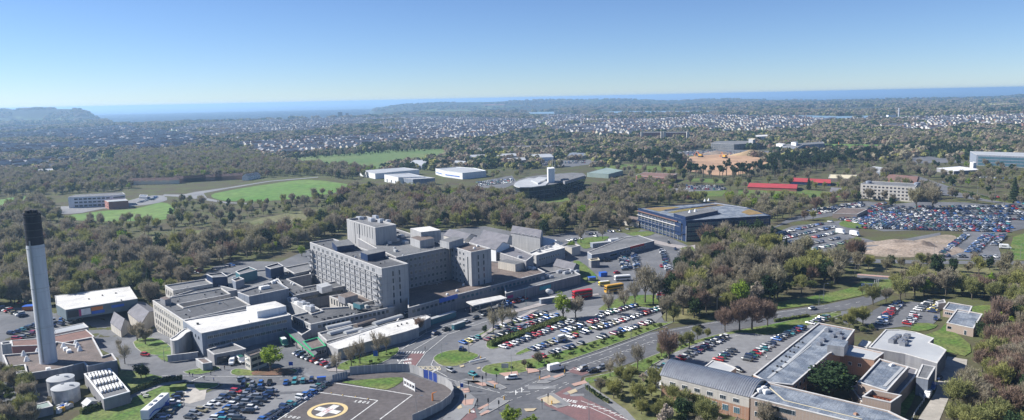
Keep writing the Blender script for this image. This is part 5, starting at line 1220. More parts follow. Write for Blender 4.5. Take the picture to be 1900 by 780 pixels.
region('wood behind the hospital',[(-150,610),(0,572),(95,566),(240,552),(300,560),(312,545),(395,500),(440,484),(520,470),(560,460),(640,430),(700,430),(760,425),(870,440),(960,436),(1080,440),(1100,425),(1170,425),(1184,428),(1184,402),(1100,398),(1000,394),(945,376),(930,366),(880,364),(830,362),(700,358),(655,354),(640,372),(590,394),(560,402),(490,412),(420,432),(330,452),(250,458),(130,440),(0,430),(-150,440)],7.6,BM)
region('valley left of the hospital',[(-150,440),(0,430),(130,440),(250,448),(330,432),(420,425),(500,404),(560,398),(640,378),(655,352),(560,372),(470,380),(400,380),(330,372),(315,385),(318,405),(300,412),(120,412),(60,395),(0,400),(-150,420)],10.5,[('bare',6),('olive',5),('dark',2),('bush',6),('bloss',0)],.55,.95,True,.75)
region('wood left of the white school',[(-200,440),(-20,400),(40,380),(75,365),(95,385),(105,400),(120,412),(0,430)],9.5,[('bare',8),('olive',2)],.7,1.1)
region('wood behind the white school',[(-250,378),(0,368),(125,361),(240,354),(262,342),(470,332),(500,330),(590,327),(640,335),(665,332),(700,330),(690,316),(540,308),(500,298),(430,282),(330,280),(250,288),(200,300),(60,322),(-250,325)],10.5,BM,.8,1.2)
region('hedge line of the green field',[(590,392),(640,372),(656,352),(662,352),(660,375),(600,398)],8,[('dark',3),('olive',1)],.7,1)
region('hedge line of the green field',[(505,300),(826,278),(828,275),(700,277),(560,290),(505,297)],11,[('dark',2),('bush',3),('bare',1)],.6,.9,False)
region('business park trees',[(826,275),(900,268),(1180,262),(1200,300),(1090,310),(1000,312),(960,332),(900,335),(820,308)],17,[('bare',8),('olive',4),('green',1),('dark',2)],.55,.9,True,.42)
region('wood right of the ship-shaped building',[(1090,365),(1130,345),(1180,342),(1260,342),(1280,370),(1330,372),(1400,380),(1445,396),(1480,410),(1430,420),(1325,375),(1184,385),(1184,402),(1100,398),(1050,385)],9.5,[('bare',10),('olive',3),('green',1),('dark',1)],.7,1.05)
region('wood between the dual road and the big car park',[(1292,598),(1238,602),(1226,578),(1240,552),(1262,512),(1290,480),(1310,458),(1335,448),(1430,432),(1455,445),(1480,475),(1510,490),(1560,505),(1585,520),(1500,548),(1440,556),(1428,568),(1330,590)],8.2,[('bare',13),('olive',3),('dark',3),('brown',1),('conifer',1),('bush',2)],.8,1.45)
region('trees round the low campus building',[(1440,392),(1480,412),(1560,402),(1600,382),(1592,372),(1480,370),(1440,378)],11,[('bare',6),('brown',2),('olive',2),('dark',1)],.6,1.)
region('roadside trees beyond the dual road',[(1520,492),(1600,494),(1900,494),(2050,497),(2050,517),(1760,513),(1660,509),(1600,504),(1530,506)],11,[('bare',6),('olive',2),('dark',2)],.6,1.)
region('trees between the red lane road and the right wood',[(1600,526),(1760,528),(2000,534),(2000,546),(1740,546),(1660,546),(1650,530)],9,[('bare',7),('olive',3),('brown',1)],.6,1.)
region('wood at the right edge',[(1650,548),(1700,532),(1900,533),(2100,540),(2150,900),(1800,900),(1762,790),(1778,740),(1802,700),(1818,655),(1845,610),(1862,590),(1866,566),(1800,558),(1740,552),(1690,556),(1645,561),(1625,574),(1602,570),(1625,556)],7.2,[('bare',14),('olive',6),('brown',1),('dark',1),('bush',2),('green',1)],.6,1.2)
region('reddish trees at the right edge',[(1835,640),(2100,640),(2100,780),(1830,780),(1815,700)],8,[('brown',1)],.8,1.1)
region('row of tall pines',[(1130,299),(1200,294),(1250,296),(1290,322),(1330,328),(1400,322),(1440,303),(1530,298),(1600,294),(1650,290),(1655,300),(1600,305),(1480,325),(1400,333),(1330,336),(1270,330),(1160,304)],14,[('pine',6),('dark',1),('bare',1)],.85,1.2,True)
region('dark conifer block',[(1678,277),(1740,275),(1790,280),(1812,288),(1790,291),(1700,285)],10,[('dark',3),('conifer',2)],.85,1.25)
region('dark conifer clump by the stepped flats',[(1425,262),(1460,262),(1462,256),(1425,256)],12,[('dark',1)],.9,1.2)
region('trees behind the red roofed blocks',[(1370,355),(1600,352),(1598,374),(1430,380),(1380,372)],14,[('bare',4),('olive',4),('green',1)],.6,.95)
region('trees round the cream four storey block',[(1540,345),(1590,338),(1595,318),(1700,318),(1740,340),(1770,372),(1650,377),(1595,372)],13,[('bare',8),('olive',1),('dark',1)],.7,1.15)
region('trees round the glass hall',[(1700,318),(1740,312),(1830,320),(1960,318),(1960,372),(1850,360),(1740,335)],22,[('bare',5),('olive',3),('dark',1)],.5,.8)
region('mixed trees of the middle distance',[(1100,300),(1260,285),(1260,262),(1540,250),(1990,262),(1990,380),(1740,366),(1600,374),(1440,380),(1260,345),(1180,345),(1100,312)],17,[('bare',8),('olive',4),('dark',2),('bush',2),('green',1)],.55,1.,True,.62)
region('hill wood beyond the pasture',[(1530,262),(1700,252),(1760,258),(1860,262),(1990,262),(1990,282),(1800,278),(1690,268),(1670,264),(1540,265)],15,[('bare',6),('olive',2),('dark',1)],.8,1.2)
region('trees above the building site',[(1150,262),(1320,268),(1320,278),(1260,282),(1250,292),(1140,292)],16,[('bare',4),('olive',4),('dark',2)],.7,1.1)
region('scrub bank beside the barrel roofed hall',[(1090,712),(1130,700),(1195,694),(1222,728),(1300,760),(1400,800),(1380,830),(1230,830),(1180,780),(1120,745)],5.2,[('bush',6),('bare',3),('bloss',2),('olive',3)],.45,.8,False)
region('verge bushes of the front car park',[(905,690),(1000,672),(1110,640),(1200,608),(1236,602),(1215,610),(1110,646),(1000,682),(940,692)],3.6,[('bush',5),('bare',1)],.3,.55,False)
region('hedge behind the brick offices car park',[(1190,694),(1252,655),(1300,633),(1345,619),(1345,615),(1295,629),(1240,655),(1180,692)],3.6,[('bush',4),('olive',1)],.35,.6,False)
region('bushes at the entrance of the right car park',[(1565,603),(1590,596),(1625,612),(1620,622),(1580,622)],4.5,[('bush',4),('olive',1)],.5,.8,False)
region('bushes at the entrance of the right car park',[(1510,588),(1545,586),(1572,600),(1560,604),(1525,596)],4.,[('bush',4),('dark',0)],.4,.6,False)
region('shrubs at the rear of the front car park',[(1110,575),(1150,555),(1215,550),(1235,560),(1225,574),(1190,570),(1150,576)],9,[('bare',3),('olive',2)],.6,1.,False)
region('bushes in the lower left corner',[(-60,700),(30,700),(60,740),(70,800),(-60,840)],5,[('bare',2),('olive',3),('bush',2)],.6,.9,False)
region('shrubs in front of the rehabilitation shed',[(628,684),(650,670),(735,648),(738,655),(700,674),(640,686)],4,[('bush',3)],.22,.4,False)
region('scattered trees beyond the big car park',[(1740,376),(1900,382),(1900,370),(1760,365)],18,[('bare',2),('dark',1)],.6,.9,False)
# single trees: (px,py,kind,height m,label)
SOLO=[(1045,592,'green',12.5,'tall fresh green tree at the top of the front car park'),(1068,590,'bare',11,'bare tree right of the fresh green tree in the front car park'),
(503,689,'green',10,'round yellow-green tree beside the cream gatehouse'),(262,702,'dark',6.5,'dark round tree on the lawn above the picnic tables'),(271,700,'dark',5,'smaller dark tree leaning on the dark round tree of the lawn'),
(1241,673,'brown',13,'round reddish-brown bare tree by the dual road, in front of the parked cars'),(1183,686,'thin',11,'black-limbed bare tree beside the dual road'),(1279,647,'olive',7.5,'small grey-green tree right of the reddish-brown tree'),
(1150,690,'thin',8.5,'thin bare tree nearest the waiting cars on the dual road'),(1132,700,'thin',7.5,'thin bare tree left above the blossom bushes'),
(1541,738,'dark',14,'big dark cedar filling the courtyard of the brick offices'),(1570,716,'green',5,'light green shrub tree behind the courtyard cedar'),(1505,735,'brown',4,'reddish shrub left of the courtyard cedar'),
(1178,566,'thin',14,'olive bare tree left of the tall brown pair by the bus road'),(1197,562,'thin',21,'tallest brown bare tree by the bus road'),(1212,566,'thin',20,'tall dark bare tree right of the tallest brown one'),(1222,560,'thin',15,'thin bare tree rightmost of the bus road clump'),(1130,584,'thin',12,'broad dark bare tree above the yellow bus shelter road'),(1158,575,'thin',12,'pale olive tree in front of the yellow double decker'),
(1373,570,'green',13.5,'bright green tree in the wood beside the dual road'),(1397,565,'bloss',11,'pale cream-topped tree right of the bright green one'),
(1372,614,'brown',14,'red-brown bare tree left of the road sign pair'),(1395,612,'brown',15,'widest red-brown bare tree below the bright green tree'),(1345,616,'brown',11,'small red-brown bare tree at the road sign'),(1424,606,'brown',12,'red-brown bare tree rightmost below the wood'),
(915,618,'thin',12,'thin bare tree leftmost of three by the hospital road'),(932,608,'thin',11,'leaning bare tree middle of three by the hospital road'),(950,604,'thin',9.5,'round-headed bare tree rightmost of three by the hospital road'),(899,619,'dark',4,'dark clipped column shrub by the hospital road'),
(625,693,'thin',9,'bare tree leaning at the left corner of the rehabilitation shed'),(652,680,'thin',9.5,'bare tree second from the left along the ribbed shed'),(668,676,'thin',11,'bare tree in the middle of the ribbed shed'),(702,662,'thin',11,'bare tree by the blue hospital sign'),(717,655,'thin',9,'bare tree rightmost along the ribbed shed'),(778,617,'brown',7,'orange-brown tree at the right end of the white-roofed shed'),
(255,633,'bare',9.5,'broad dark bare tree between the two slate houses'),(270,640,'bare',8.5,'bare tree on the lawn below the west range'),(220,648,'thin',5,'pinkish bare tree right of the boiler house'),(232,676,'thin',9,'spindly bare tree above the dark round lawn tree'),
(279,556,'conifer',17,'tall dark conifer left of the rear hospital wing'),(176,514,'green',12,'yellow-green tree in the wood right of the chimney'),(560,476,'green',8,'bright green tree at the wood edge above the lift towers'),(462,442,'olive',13,'yellowish tree at the edge of the rough field'),(408,442,'green',10,'yellow-green tree by the rough valley field'),
(948,803,'green',9,'fresh green tree top at the bottom edge of the picture'),(985,806,'green',7,'fresh green bush at the bottom edge right of the larger one'),
(1740,512,'dark',13,'dark cedar standing alone above the dual road sign'),(1562,492,'dark',12,'dark evergreen left of the pale bare crown'),(1652,497,'dark',8,'low dark evergreen between the two roads'),(1585,493,'brown',17,'large spreading brown bare tree beside the spoil heap'),
(1881,373,'conifer',21,'large dark conifer standing alone at the right edge'),(1700,388,'bare',21,'broad bare tree in front of the full car park, left of two'),(1730,390,'bare',20,'broad bare tree in front of the full car park, right of two'),(1655,384,'dark',9,'round dark evergreen below the cream four storey block'),(1515,392,'brown',13,'brown bare tree by the low campus building'),
(1243,362,'green',10,'yellow-green round tree below the red brick offices'),(1226,380,'olive',11,'wide olive tree left above the navy building'),(1354,377,'green',12,'yellow-green round tree above the navy building roof'),(1500,352,'conifer',13,'slim dark conifer in front of the second red roof'),
(1078,452,'thin',15,'dark many-limbed bare tree behind the white clinic'),(1118,444,'thin',12,'bare tree between the two campus buildings'),(1060,468,'green',8,'green tree beside the concrete store'),(1700,536,'olive',13,'olive tree at the corner of the right wood'),(1600,548,'olive',5,'low shrub by the blue hospital sign board'),
(615,415,'dark',10,'dark evergreen at the wood edge above the plant tower'),(1018,400,'conifer',9,'small dark conifer below the ship-shaped building lawn'),(1420,800,'bare',9,'bare tree in front of the barrel roofed hall'),(1310,800,'olive',11,'olive bare tree before the left end of the barrel roofed hall'),(1270,790,'dark',10,'dark evergreen left of the barrel roofed hall'),(1230,792,'bloss',7,'pale blossom tree at the left end of the barrel roofed hall'),(1190,770,'olive',6,'grey-green bush tree on the scrub bank')]
def place_tree(x,y,kind,sc,label,group,near=True,vi=None,rot=None,name=None):
    L_=PROTO[kind,1 if near else 0];t,c,h=L_[R.randrange(len(L_)) if vi is None else vi]
    nm={'bare':'bare_tree','thin':'bare_tree','brown':'bare_tree','olive':'budding_tree','green':'spring_tree','dark':'evergreen_tree','conifer':'conifer','pine':'pine_tree','bush':'bush','bloss':'blossom_tree'}[kind]
    cat='bush' if kind=='bush' else 'tree'
    r=empty(nm,(x,y,tz(x,y)),label,cat,group,R.uniform(0,6.28));inst('trunk',t,r);inst('crown',c,r)
    r.scale=sc if isinstance(sc,tuple) else (sc,)*3
    return r
for px,py,k,h,lab in SOLO:
    x,y=G(px,py);v=R.randrange(len(PROTO[k,1]));s=h/PROTO[k,1][v][2];w=s
    if k=='dark' and h==14: w=s*1.85
    if k=='bloss' : w=s*.8
    if px==503: w=s*1.5
    if k=='bush': w=s
    place_tree(x,y,k,(w,w,s),lab,None,vi=v)
    TREES=[t for t in TREES if (t[0]-x)**2+(t[1]-y)**2>(h*.28)**2]
KD={'thin':'thin bare tree','bare':'bare grey-brown tree','brown':'bare reddish-brown tree','olive':'budding olive-brown tree','green':'fresh green tree','dark':'dark evergreen tree','conifer':'dark pointed conifer','pine':'tall flat-topped pine','bush':'low leafy bush','bloss':'pale blossoming bush'}
TREES.sort(key=lambda t:math.hypot(t[0],t[1])/t[3]/(2.6 if t[2]!='bush' and t[2]!='bloss' else 1))
NI=300-len(SOLO)
for t in TREES[:NI]:
    x,y,k,s,wh=t
    place_tree(x,y,k,(s,s,s*R.uniform(.9,1.1)),KD[k]+' in the '+wh if not wh.startswith(('reddish','verge','bushes','scattered','shrubs')) else KD[k]+' among the '+wh,wh)
rest={}
for x,y,k,s,wh in TREES[NI:]: rest.setdefault((k,math.hypot(x,y)<480),[]).append((x,y,tz(x,y),R.uniform(0,6.28),s*R.uniform(.9,1.1)))
NMS={'bare':'bare_woodland','brown':'reddish_woodland','olive':'budding_woodland','green':'spring_woodland','dark':'evergreen_woodland','conifer':'conifer_woodland','pine':'pine_woodland','bush':'undergrowth','bloss':'blossom_undergrowth'}
for (k,nr),pts in rest.items():
    pr=[joined('tree',[t,c]) for t,c,h in PROTO[k,1 if nr else 0]]
    scatter(NMS[k],pts,pr,'woodland of '+KD[k]+'s too many to count','woodland')
print('trees',len(TREES),'points')
# far clumps of trees
def clump(rr,mats,n,sz,rad):
    m=M()
    for i in range(9):
        cx,cy=rr.uniform(-rad,rad),rr.uniform(-rad,rad);h=rr.uniform(7,12);r=rr.uniform(4,6.5);mi=rr.randrange(len(mats))
        for j in range(n):
            d=rdir(rr,.35);f=rr.uniform(.7,1.05);p=Vector((cx+d.x*r*f,cy+d.y*r*f,max(.5,h-r+d.z*r*.9*f)));u=(d+rdir(rr)*.6).normalized();w=u.orthogonal().normalized()*sz;v=u.cross(w).normalized()*sz
            m.poly([p-w-v,p+w-v,p+w*.8+v,p-w*.9+v],mi)
    return m.mesh('far_clump',mats)
rr=random.Random(11)
CLP=[clump(rr,[FM['bare'],FM['olive'],FM['dark']],26,1.5,11),clump(rr,[FM['bare'],FM['bare'],FM['brown']],26,1.5,11),clump(rr,[FM['dark'],FM['dark'],FM['olive']],26,1.5,10),clump(rr,[FM['olive'],FM['bare']],26,1.5,11)]
SUB=[('left suburb of terraced houses',[(-80,236),(110,232),(240,236),(320,245),(380,262),(330,280),(250,284),(160,294),(90,308),(30,315),(-80,318)],20),
 ('suburb above the long green field',[(300,236),(420,228),(560,222),(700,219),(880,219),(1010,224),(1000,240),(930,254),(890,265),(830,272),(700,274),(560,288),(505,292),(470,280),(430,268),(560,262),(540,254),(420,262),(340,250)],21),
 ('distant suburb in the middle',[(1000,215),(1220,214),(1480,217),(1540,224),(1500,240),(1400,250),(1290,240),(1180,250),(1060,252),(1020,240)],24),
 ('distant suburb on the right',[(1500,222),(1620,222),(1800,216),(1960,214),(1960,240),(1800,232),(1740,245),(1640,240),(1560,232)],26)]
SUBW=[(n,[G0(*q) for q in p],s) for n,p,s in SUB]
SUBB=[bb(p) for _,p,_ in SUBW]
def insub(x,y):
    for i,b in enumerate(SUBB):
        if b[0]<x<b[1] and b[2]<y<b[3] and pip(x,y,SUBW[i][1]): return i
    return -1
DONE=[(bb(w),w) for w in [[G0(*q) for q in p] for p in ([(-250,378),(125,361),(262,342),(590,327),(665,332),(690,316),(540,308),(430,282),(330,280),(60,322),(-250,325)],)]]
def patch(x,y): return mnoise.noise(Vector((x/380,y/520,9)))<-.27
far=[];y=1080.
while y<6600:
    st_=30 if y<2600 else 44 if y<4500 else 62
    x=-.78*y
    while x<.8*y:
        qx,qy=x+R.uniform(-.5,.5)*st_,y+R.uniform(-.5,.5)*st_;a=qx/qy;ppx,ppy=proj(qx,qy)
        x+=st_
        if qy>lerp(COAST,a)-100: continue
        n_=mnoise.noise(Vector((qx/420,qy/520,1)))+.5*mnoise.noise(Vector((qx/110,qy/150,2)))
        ins_=insub(qx,qy)
        if ins_>=0:
            if not patch(qx,qy) and R.random()<(.72 if ins_ else .85): continue
        elif n_<(-.42 if qy<4000 else .02) and qy>1500: continue
        if ins_<0 and qy<1400 and any(pip(qx,qy,w) for b,w in DONE): continue
        if qy<2600 and blocked(qx,qy): continue
        if any(pip(qx,qy,w) for b,w in WATER if b[0]<qx<b[1] and b[2]<qy<b[3]): continue
        far.append((qx,qy,tz(qx,qy)-1,R.uniform(0,6.28),(.5 if ins_>=0 and not patch(qx,qy) else 1.)*(1.0 if st_==30 else 1.35 if st_==44 else 1.8)*R.uniform(.75,1.15),R.choice([0,0,1,1,3,2])))
    y+=st_*.95
scatter('distant_woodland',far,CLP,'distant woods and tree belts fading blue towards the sea','woodland')
# hills' woods: sparse clumps over the headlands
hl=[]
for _ in range(2600):
    a=R.uniform(-.2,.72);y=R.uniform(7000,10500);x=a*y
    if y>lerp(COAST,a)-150 or tz(x,y)<-10: continue
    if mnoise.noise(Vector((x/700,y/900,8)))>-.05: hl.append((x,y,tz(x,y)-2,R.uniform(0,6),R.uniform(.9,1.5)))
scatter('hill_woodland',hl,CLP[:3],'dark woods covering the far headlands','woodland')
print('far clumps',len(far))
# ------------------------------------------------------------------ houses
HW=[mat('house_white',(.74,.72,.68),(.62,.6,.57),.5),mat('house_cream',(.68,.61,.5),(.6,.54,.44),.5),mat('house_brick',(.30,.18,.13),(.25,.15,.11),.5),mat('house_grey',(.34,.33,.33),(.28,.27,.27),.5)]
HR=[mat('house_slate',(.2,.2,.22),(.26,.26,.275),.4),mat('house_tile',(.16,.10,.085),(.12,.08,.07),.4)]
def hmesh(w,d,h,rise,lod=1):
    m=M();X,Y=w/2,d/2
    for a,b in (((-X,-Y),(X,-Y)),((X,-Y),(X,Y)),((X,Y),(-X,Y)),((-X,Y),(-X,-Y))): m.poly([(*a,-1),(*b,-1),(*b,h),(*a,h)],0)
    m.poly([(X,-Y,h),(X,Y,h),(X,0,h+rise)],0);m.poly([(-X,Y,h),(-X,-Y,h),(-X,0,h+rise)],0)
    e=.35;r=M()
    A0,A1,B0,B1=(-X-e,-Y-e,h-.15),(X+e,-Y-e,h-.15),(-X-e,Y+e,h-.15),(X+e,Y+e,h-.15);r0,r1=(-X-e,0,h+rise+.1),(X+e,0,h+rise+.1)
    r.poly([A0,A1,r1,r0],0);r.poly([r0,r1,B1,B0],0);c=M();c.box(X*.6,0,h+rise+.4,.7,.7,1.4)
    wn=M()
    for s in (-1,1):
        for k in range(max(2,int(w/3.2))):
            for z in (1.5,h-1.1): wn.box(-X+w*(k+.5)/max(2,int(w/3.2)),s*(Y+.02),z,1.3,.1,1.1)
    return m,r,c,wn
def comb(ps,mats,name):
    m=M()
    for q,mi in ps:
        i=len(m.v);m.v+=q.v;m.f+=[tuple(a+i for a in f) for f in q.f];m.m+=[mi]*len(q.f)
    return m.mesh(name,mats)
HT=[(9,8,5.4,2.8),(12,8,5.2,3),(26,8,5.4,3),(40,8.5,5.6,3.2)]
HP={}
for ti,t in enumerate(HT):
    a_,b_,c_,d_=hmesh(*t)
    for wi in range(4):
        for ri in range(2): HP[ti,wi,ri]=(a_.mesh('house_wall',[HW[wi]]),b_.mesh('house_roof',[HR[ri]]),c_.mesh('house_chimney',[HW[2]]),d_.mesh('house_windows',[GL]),comb([(a_,0),(b_,1),(d_,2)],[HW[wi],HR[ri],GL],'house'))
WN=['white','cream','brick','grey'];RN=['grey slate','brown tiled'];TN=['small','detached','semi-detached terrace','long terrace']
HS=[]
for i,(nm,w,sp) in enumerate(SUBW):
    b=bb(w);th=(1.3,.85,.72,.5)[i];cx,cy=(b[0]+b[1])/2,(b[2]+b[3])/2;rad=math.hypot(b[1]-b[0],b[3]-b[2])/2
    c_,s_=math.cos(th),math.sin(th);su,sv=sp*.78,sp*1.75;nu,nv=int(rad/su)+1,int(rad/sv)+1
    for iv in range(-nv,nv):
        bend=mnoise.noise(Vector((iv*.37,i*5,2)))*60
        for iu in range(-nu,nu):
            u,v=iu*su,iv*sv+math.sin(iu*su/220+bend)*16
            qx,qy=cx+u*c_-v*s_+R.uniform(-1,1),cy+u*s_+v*c_+R.uniform(-1,1)
            if not(b[0]<qx<b[1] and b[2]<qy<b[3]) or not pip(qx,qy,w) or qy>lerp(COAST,qx/qy)-60 or patch(qx,qy): continue
            if R.random()<(.1 if qy<2800 else .3) or (iu%17==0): continue
            if qy<2000 and blocked(qx,qy): continue
            if any(pip(qx,qy,w2) for b2,w2 in WATER if b2[0]<qx<b2[1] and b2[2]<qy<b2[3]): continue
            ti=R.choice([0,0,1,1,2]) if i else R.choice([0,1,2,2])
            HS.append((qx,qy,ti,R.choice([0,0,1,1,2,3]) if i else R.choice([0,1,0,2,3,1]),R.choice([0,0,1]),th+(math.pi/2 if ti==0 and R.random()<.4 else 0)+R.uniform(-.06,.06),nm))
for (p0,p1,n_,ti,wi,ri,nm) in (((240,343),(330,341),7,1,1,1,'cream house in the row right of the white school'),((335,339),(440,333),6,2,2,1,'brown terrace beside the lane above the green field'),((455,335),(478,331),5,0,0,0,'clustered white gabled house at the end of the brown terrace'),((0,320),(110,313),7,3,0,0,'white terrace at the front of the left suburb')):
    a,b=Vector(G0(*p0)),Vector(G0(*p1));
    for k in range(n_):
        q=a.lerp(b,(k+.5)/n_);HS.append((q.x,q.y,ti,wi,ri,math.atan2((b-a).y,(b-a).x)+(.3 if wi<2 and ti<3 else 0),nm))
HS.sort(key=lambda h:h[1]/(1+h[2]*.3))
for j,(x,y,ti,wi,ri,rz,nm) in enumerate(HS[:298]):
    lab=('%s %s house, %s roof, in the %s'%(TN[ti],WN[wi],RN[ri],nm)).replace('terrace house','terrace') if nm.startswith(('left','suburb','distant')) else nm
    w_,r_,c_,g_,all_=HP[ti,wi,ri]
    if j<120:
        r=empty('house',(x,y,tz(x,y)),lab,'house','houses of the '+nm if nm.startswith(('left','suburb','distant')) else nm+'s',rz)
        inst('wall',w_,r);inst('roof',r_,r);inst('chimney',c_,r)
    else:
        o=inst('house',all_,None,(x,y,tz(x,y)),rz);tag(o,lab,'house','houses of the '+nm)
hp_=[HP[t,w,r][4] for t in range(4) for w in range(4) for r in range(2)]
scatter('distant_houses',[(x,y,tz(x,y),rz,1.,ti*8+wi*2+ri) for x,y,ti,wi,ri,rz,nm in HS[298:]],hp_,'thousands of distant suburban houses spreading to the coast','houses')
print('houses',len(HS))
# ------------------------------------------------------------------ vehicles
TYRE=mat('tyre',(.02,.02,.02),(.03,.03,.03),2);LAMP=mat('headlamp',(.6,.6,.58),(.5,.5,.5),1,rough=.2)
CC=dict(black=(.012,.012,.014),navy=(.015,.03,.09),grey=(.09,.095,.1),silver=(.34,.35,.36),white=(.72,.72,.71),red=(.42,.02,.02),blue=(.03,.12,.38),green=(.03,.13,.09),yellow=(.6,.5,.1),teal=(.05,.25,.27),maroon=(.16,.02,.04),gold=(.3,.26,.15))
CM={}
for k_,v in CC.items():
    m_,n_,b_=nt(k_+'_car_paint');b_.inputs['Base Color'].default_value=(*v,1);b_.inputs['Roughness'].default_value=.3;b_.inputs['Metallic'].default_value=.4 if k_ in('silver','grey') else 0;b_.inputs['Coat Weight'].default_value=.6;CM[k_]=m_
def loft(secs,mi=0):
    m=M()
    for a,b in zip(secs,secs[1:]):
        n=len(a)
        for i in range(n): m.poly([a[i],a[(i+1)%n],b[(i+1)%n],b[i]],mi)
    m.poly(secs[0][::-1],mi);m.poly(secs[-1],mi);return m
def hull(st):
    out=[]
    for x,w,z0,z1 in st: out.append([(x,-w*.9,z0),(x,w*.9,z0),(x,w,z0+.15),(x,w,z1-.18),(x,w*.86,z1),(x,-w*.86,z1),(x,-w,z1-.18),(x,-w,z0+.15)])
    return loft(out)
TY={'hatchback':([(-2.0,.68,.4,.75),(-1.92,.82,.28,.95),(-1.2,.87,.24,1.0),(0,.87,.24,.97),(1.1,.86,.24,.93),(1.8,.8,.28,.78),(2.0,.66,.38,.6)],(-1.88,1.1,-1.4,.3,.95,1.46),1.25),
'saloon':([(-2.25,.7,.4,.8),(-2.15,.84,.28,.92),(-1.3,.89,.24,.96),(0,.89,.24,.95),(1.2,.88,.24,.9),(2.1,.82,.28,.74),(2.3,.68,.38,.6)],(-1.7,1.15,-1.1,.3,.92,1.42),1.4),
'estate car':([(-2.2,.72,.4,.85),(-2.12,.85,.28,.98),(-1.3,.89,.24,1.0),(0,.89,.24,.98),(1.2,.88,.24,.93),(2.1,.82,.28,.76),(2.3,.68,.38,.62)],(-2.1,1.2,-1.8,.35,.96,1.5),1.4),
'off-roader':([(-2.15,.75,.5,.95),(-2.08,.9,.35,1.1),(-1.2,.93,.3,1.12),(0,.93,.3,1.1),(1.2,.92,.3,1.08),(2.0,.86,.35,.95),(2.2,.74,.45,.75)],(-2.05,1.05,-1.85,.5,1.08,1.75),1.35)}
def wheel_m(r=.32):
    m=M();m.tube((0,-.11,0),(0,.11,0),r,r,10,0);m.tube((0,-.125,0),(0,.125,0),r*.6,r*.55,8,1);return m
WHE=wheel_m().mesh('wheel',[TYRE,A['metal']])
VP={}
for t,(st,g,wb) in TY.items():
    body=hull(st);x0,x1,x2,x3,z0,z1=g
    roof=M();roof.box((x2+x3)/2,0,z1+.02,(x3-x2)+.1,1.2,.06)
    gl=loft([[(x0,-.78,z0),(x0,.78,z0),(x0+.02,.76,z0+.03),(x0+.02,-.76,z0+.03)],[(x2,-.8,z0-.02),(x2,.8,z0-.02),(x2,.61,z1),(x2,-.61,z1)],[(x3,-.8,z0-.02),(x3,.8,z0-.02),(x3,.61,z1),(x3,-.61,z1)],[(x1,-.76,z0-.03),(x1,.76,z0-.03),(x1-.02,.74,z0),(x1-.02,-.74,z0)]])
    b2=M()
    for q in (body,roof): i=len(b2.v);b2.v+=q.v;b2.f+=[tuple(a+i for a in f) for f in q.f];b2.m+=q.m
    lm=M();
    whs=[(sx*wb,sy*.82) for sx in (-1,1) for sy in (-1,1)]
    hl=M();hl.box(0,0,0,.12,.3,.16);xh=st[-2][0]+.06
    full=M()
    def add(q,mi,off=(0,0,0)):
        i=len(full.v);full.v+=[(a+off[0],b+off[1],c+off[2]) for a,b,c in q.v];full.f+=[tuple(a+i for a in f) for f in q.f];full.m+=[mi]*len(q.f)
    add(b2,0);add(gl,1)
    for a,b in whs: add(wheel_m(),2,(a,b,.33))
    for s in (-1,1): add(hl,3,(xh,s*.6,.66))
    VP[t]=dict(body=b2.mesh('car_body',[CM['grey']],False),glass=gl.mesh('car_window',[CGL]),hl=hl.mesh('headlight',[LAMP]),whs=whs,xh=xh,full={c:full.mesh('car',[CM[c],CGL,TYRE,LAMP]) for c in CM})
def slot(o,m):
    o.material_slots[0].link='OBJECT';o.material_slots[0].material=m
NMC={'hatchback':'parked_car','saloon':'parked_car','estate car':'parked_car','off-roader':'parked_car'}
def car(x,y,rz,typ,colr,label,group,parts=True,name='parked_car',cat='car'):
    v=VP[typ];z=tz(x,y)+.16
    if not parts:
        o=inst(name,v['full'][colr],None,(x,y,z),rz);return tag(o,label,cat,group)
    r=empty(name,(x,y,z),label,cat,group,rz)
    b=inst('car_body',v['body'],r);slot(b,CM[colr])
    inst('window',v['glass'],r)
    for a,c in v['whs']: inst('wheel',WHE,r,(a,c,.33))
    for s in (-1,1): inst('headlight',v['hl'],r,(v['xh'],s*.6,.66))
    return r
ORD='first second third fourth fifth sixth seventh eighth ninth tenth eleventh twelfth thirteenth fourteenth fifteenth sixteenth seventeenth eighteenth nineteenth twentieth'.split()
def ordn(i):
    if i<20: return ORD[i]
    t,u=divmod(i+1,10);T={2:'twenty',3:'thirty',4:'forty',5:'fifty'}[t]
    return T+'-'+ORD[u-1] if u else {2:'twentieth',3:'thirtieth',4:'fortieth',5:'fiftieth'}[t]
CARS=[]
CW=[('black',6),('navy',6),('grey',5),('silver',8),('white',9),('red',3),('blue',4),('green',1),('teal',1),('maroon',1),('gold',1)]
CL=[c for c,n in CW for _ in range(n)];TLs=['hatchback']*5+['saloon']*3+['estate car']*2+['off-roader']*2
def row(desc,p0,p1,fill=.95,ang=None,sp=2.65,cols=None,flip=False,frm='left'):
    a,b=Vector(G(*p0)),Vector(G(*p1));L=(b-a).length;n=max(1,int(L/sp)+1);d=(b-a).normalized();base=math.atan2(d.y,d.x)+math.pi/2+(ang or 0)
    k=0
    for i in range(n):
        if R.random()>fill: continue
        q=a+d*(i*L/max(1,n-1) if n>1 else 0);c=(cols[k%len(cols)] if cols else R.choice(CL));t=R.choice(TLs)
        rz=base+(math.pi if (R.random()<.35)!=flip else 0)+R.uniform(-.03,.03);jit=Vector((-d.y,d.x))*R.uniform(-.3,.3)
        CARS.append((q.x+jit.x,q.y+jit.y,rz,t,c,' '.join(('%s %s, %s from %s in the %s'%(c,t,ordn(k),frm,desc)).split()[:16]),desc));k+=1
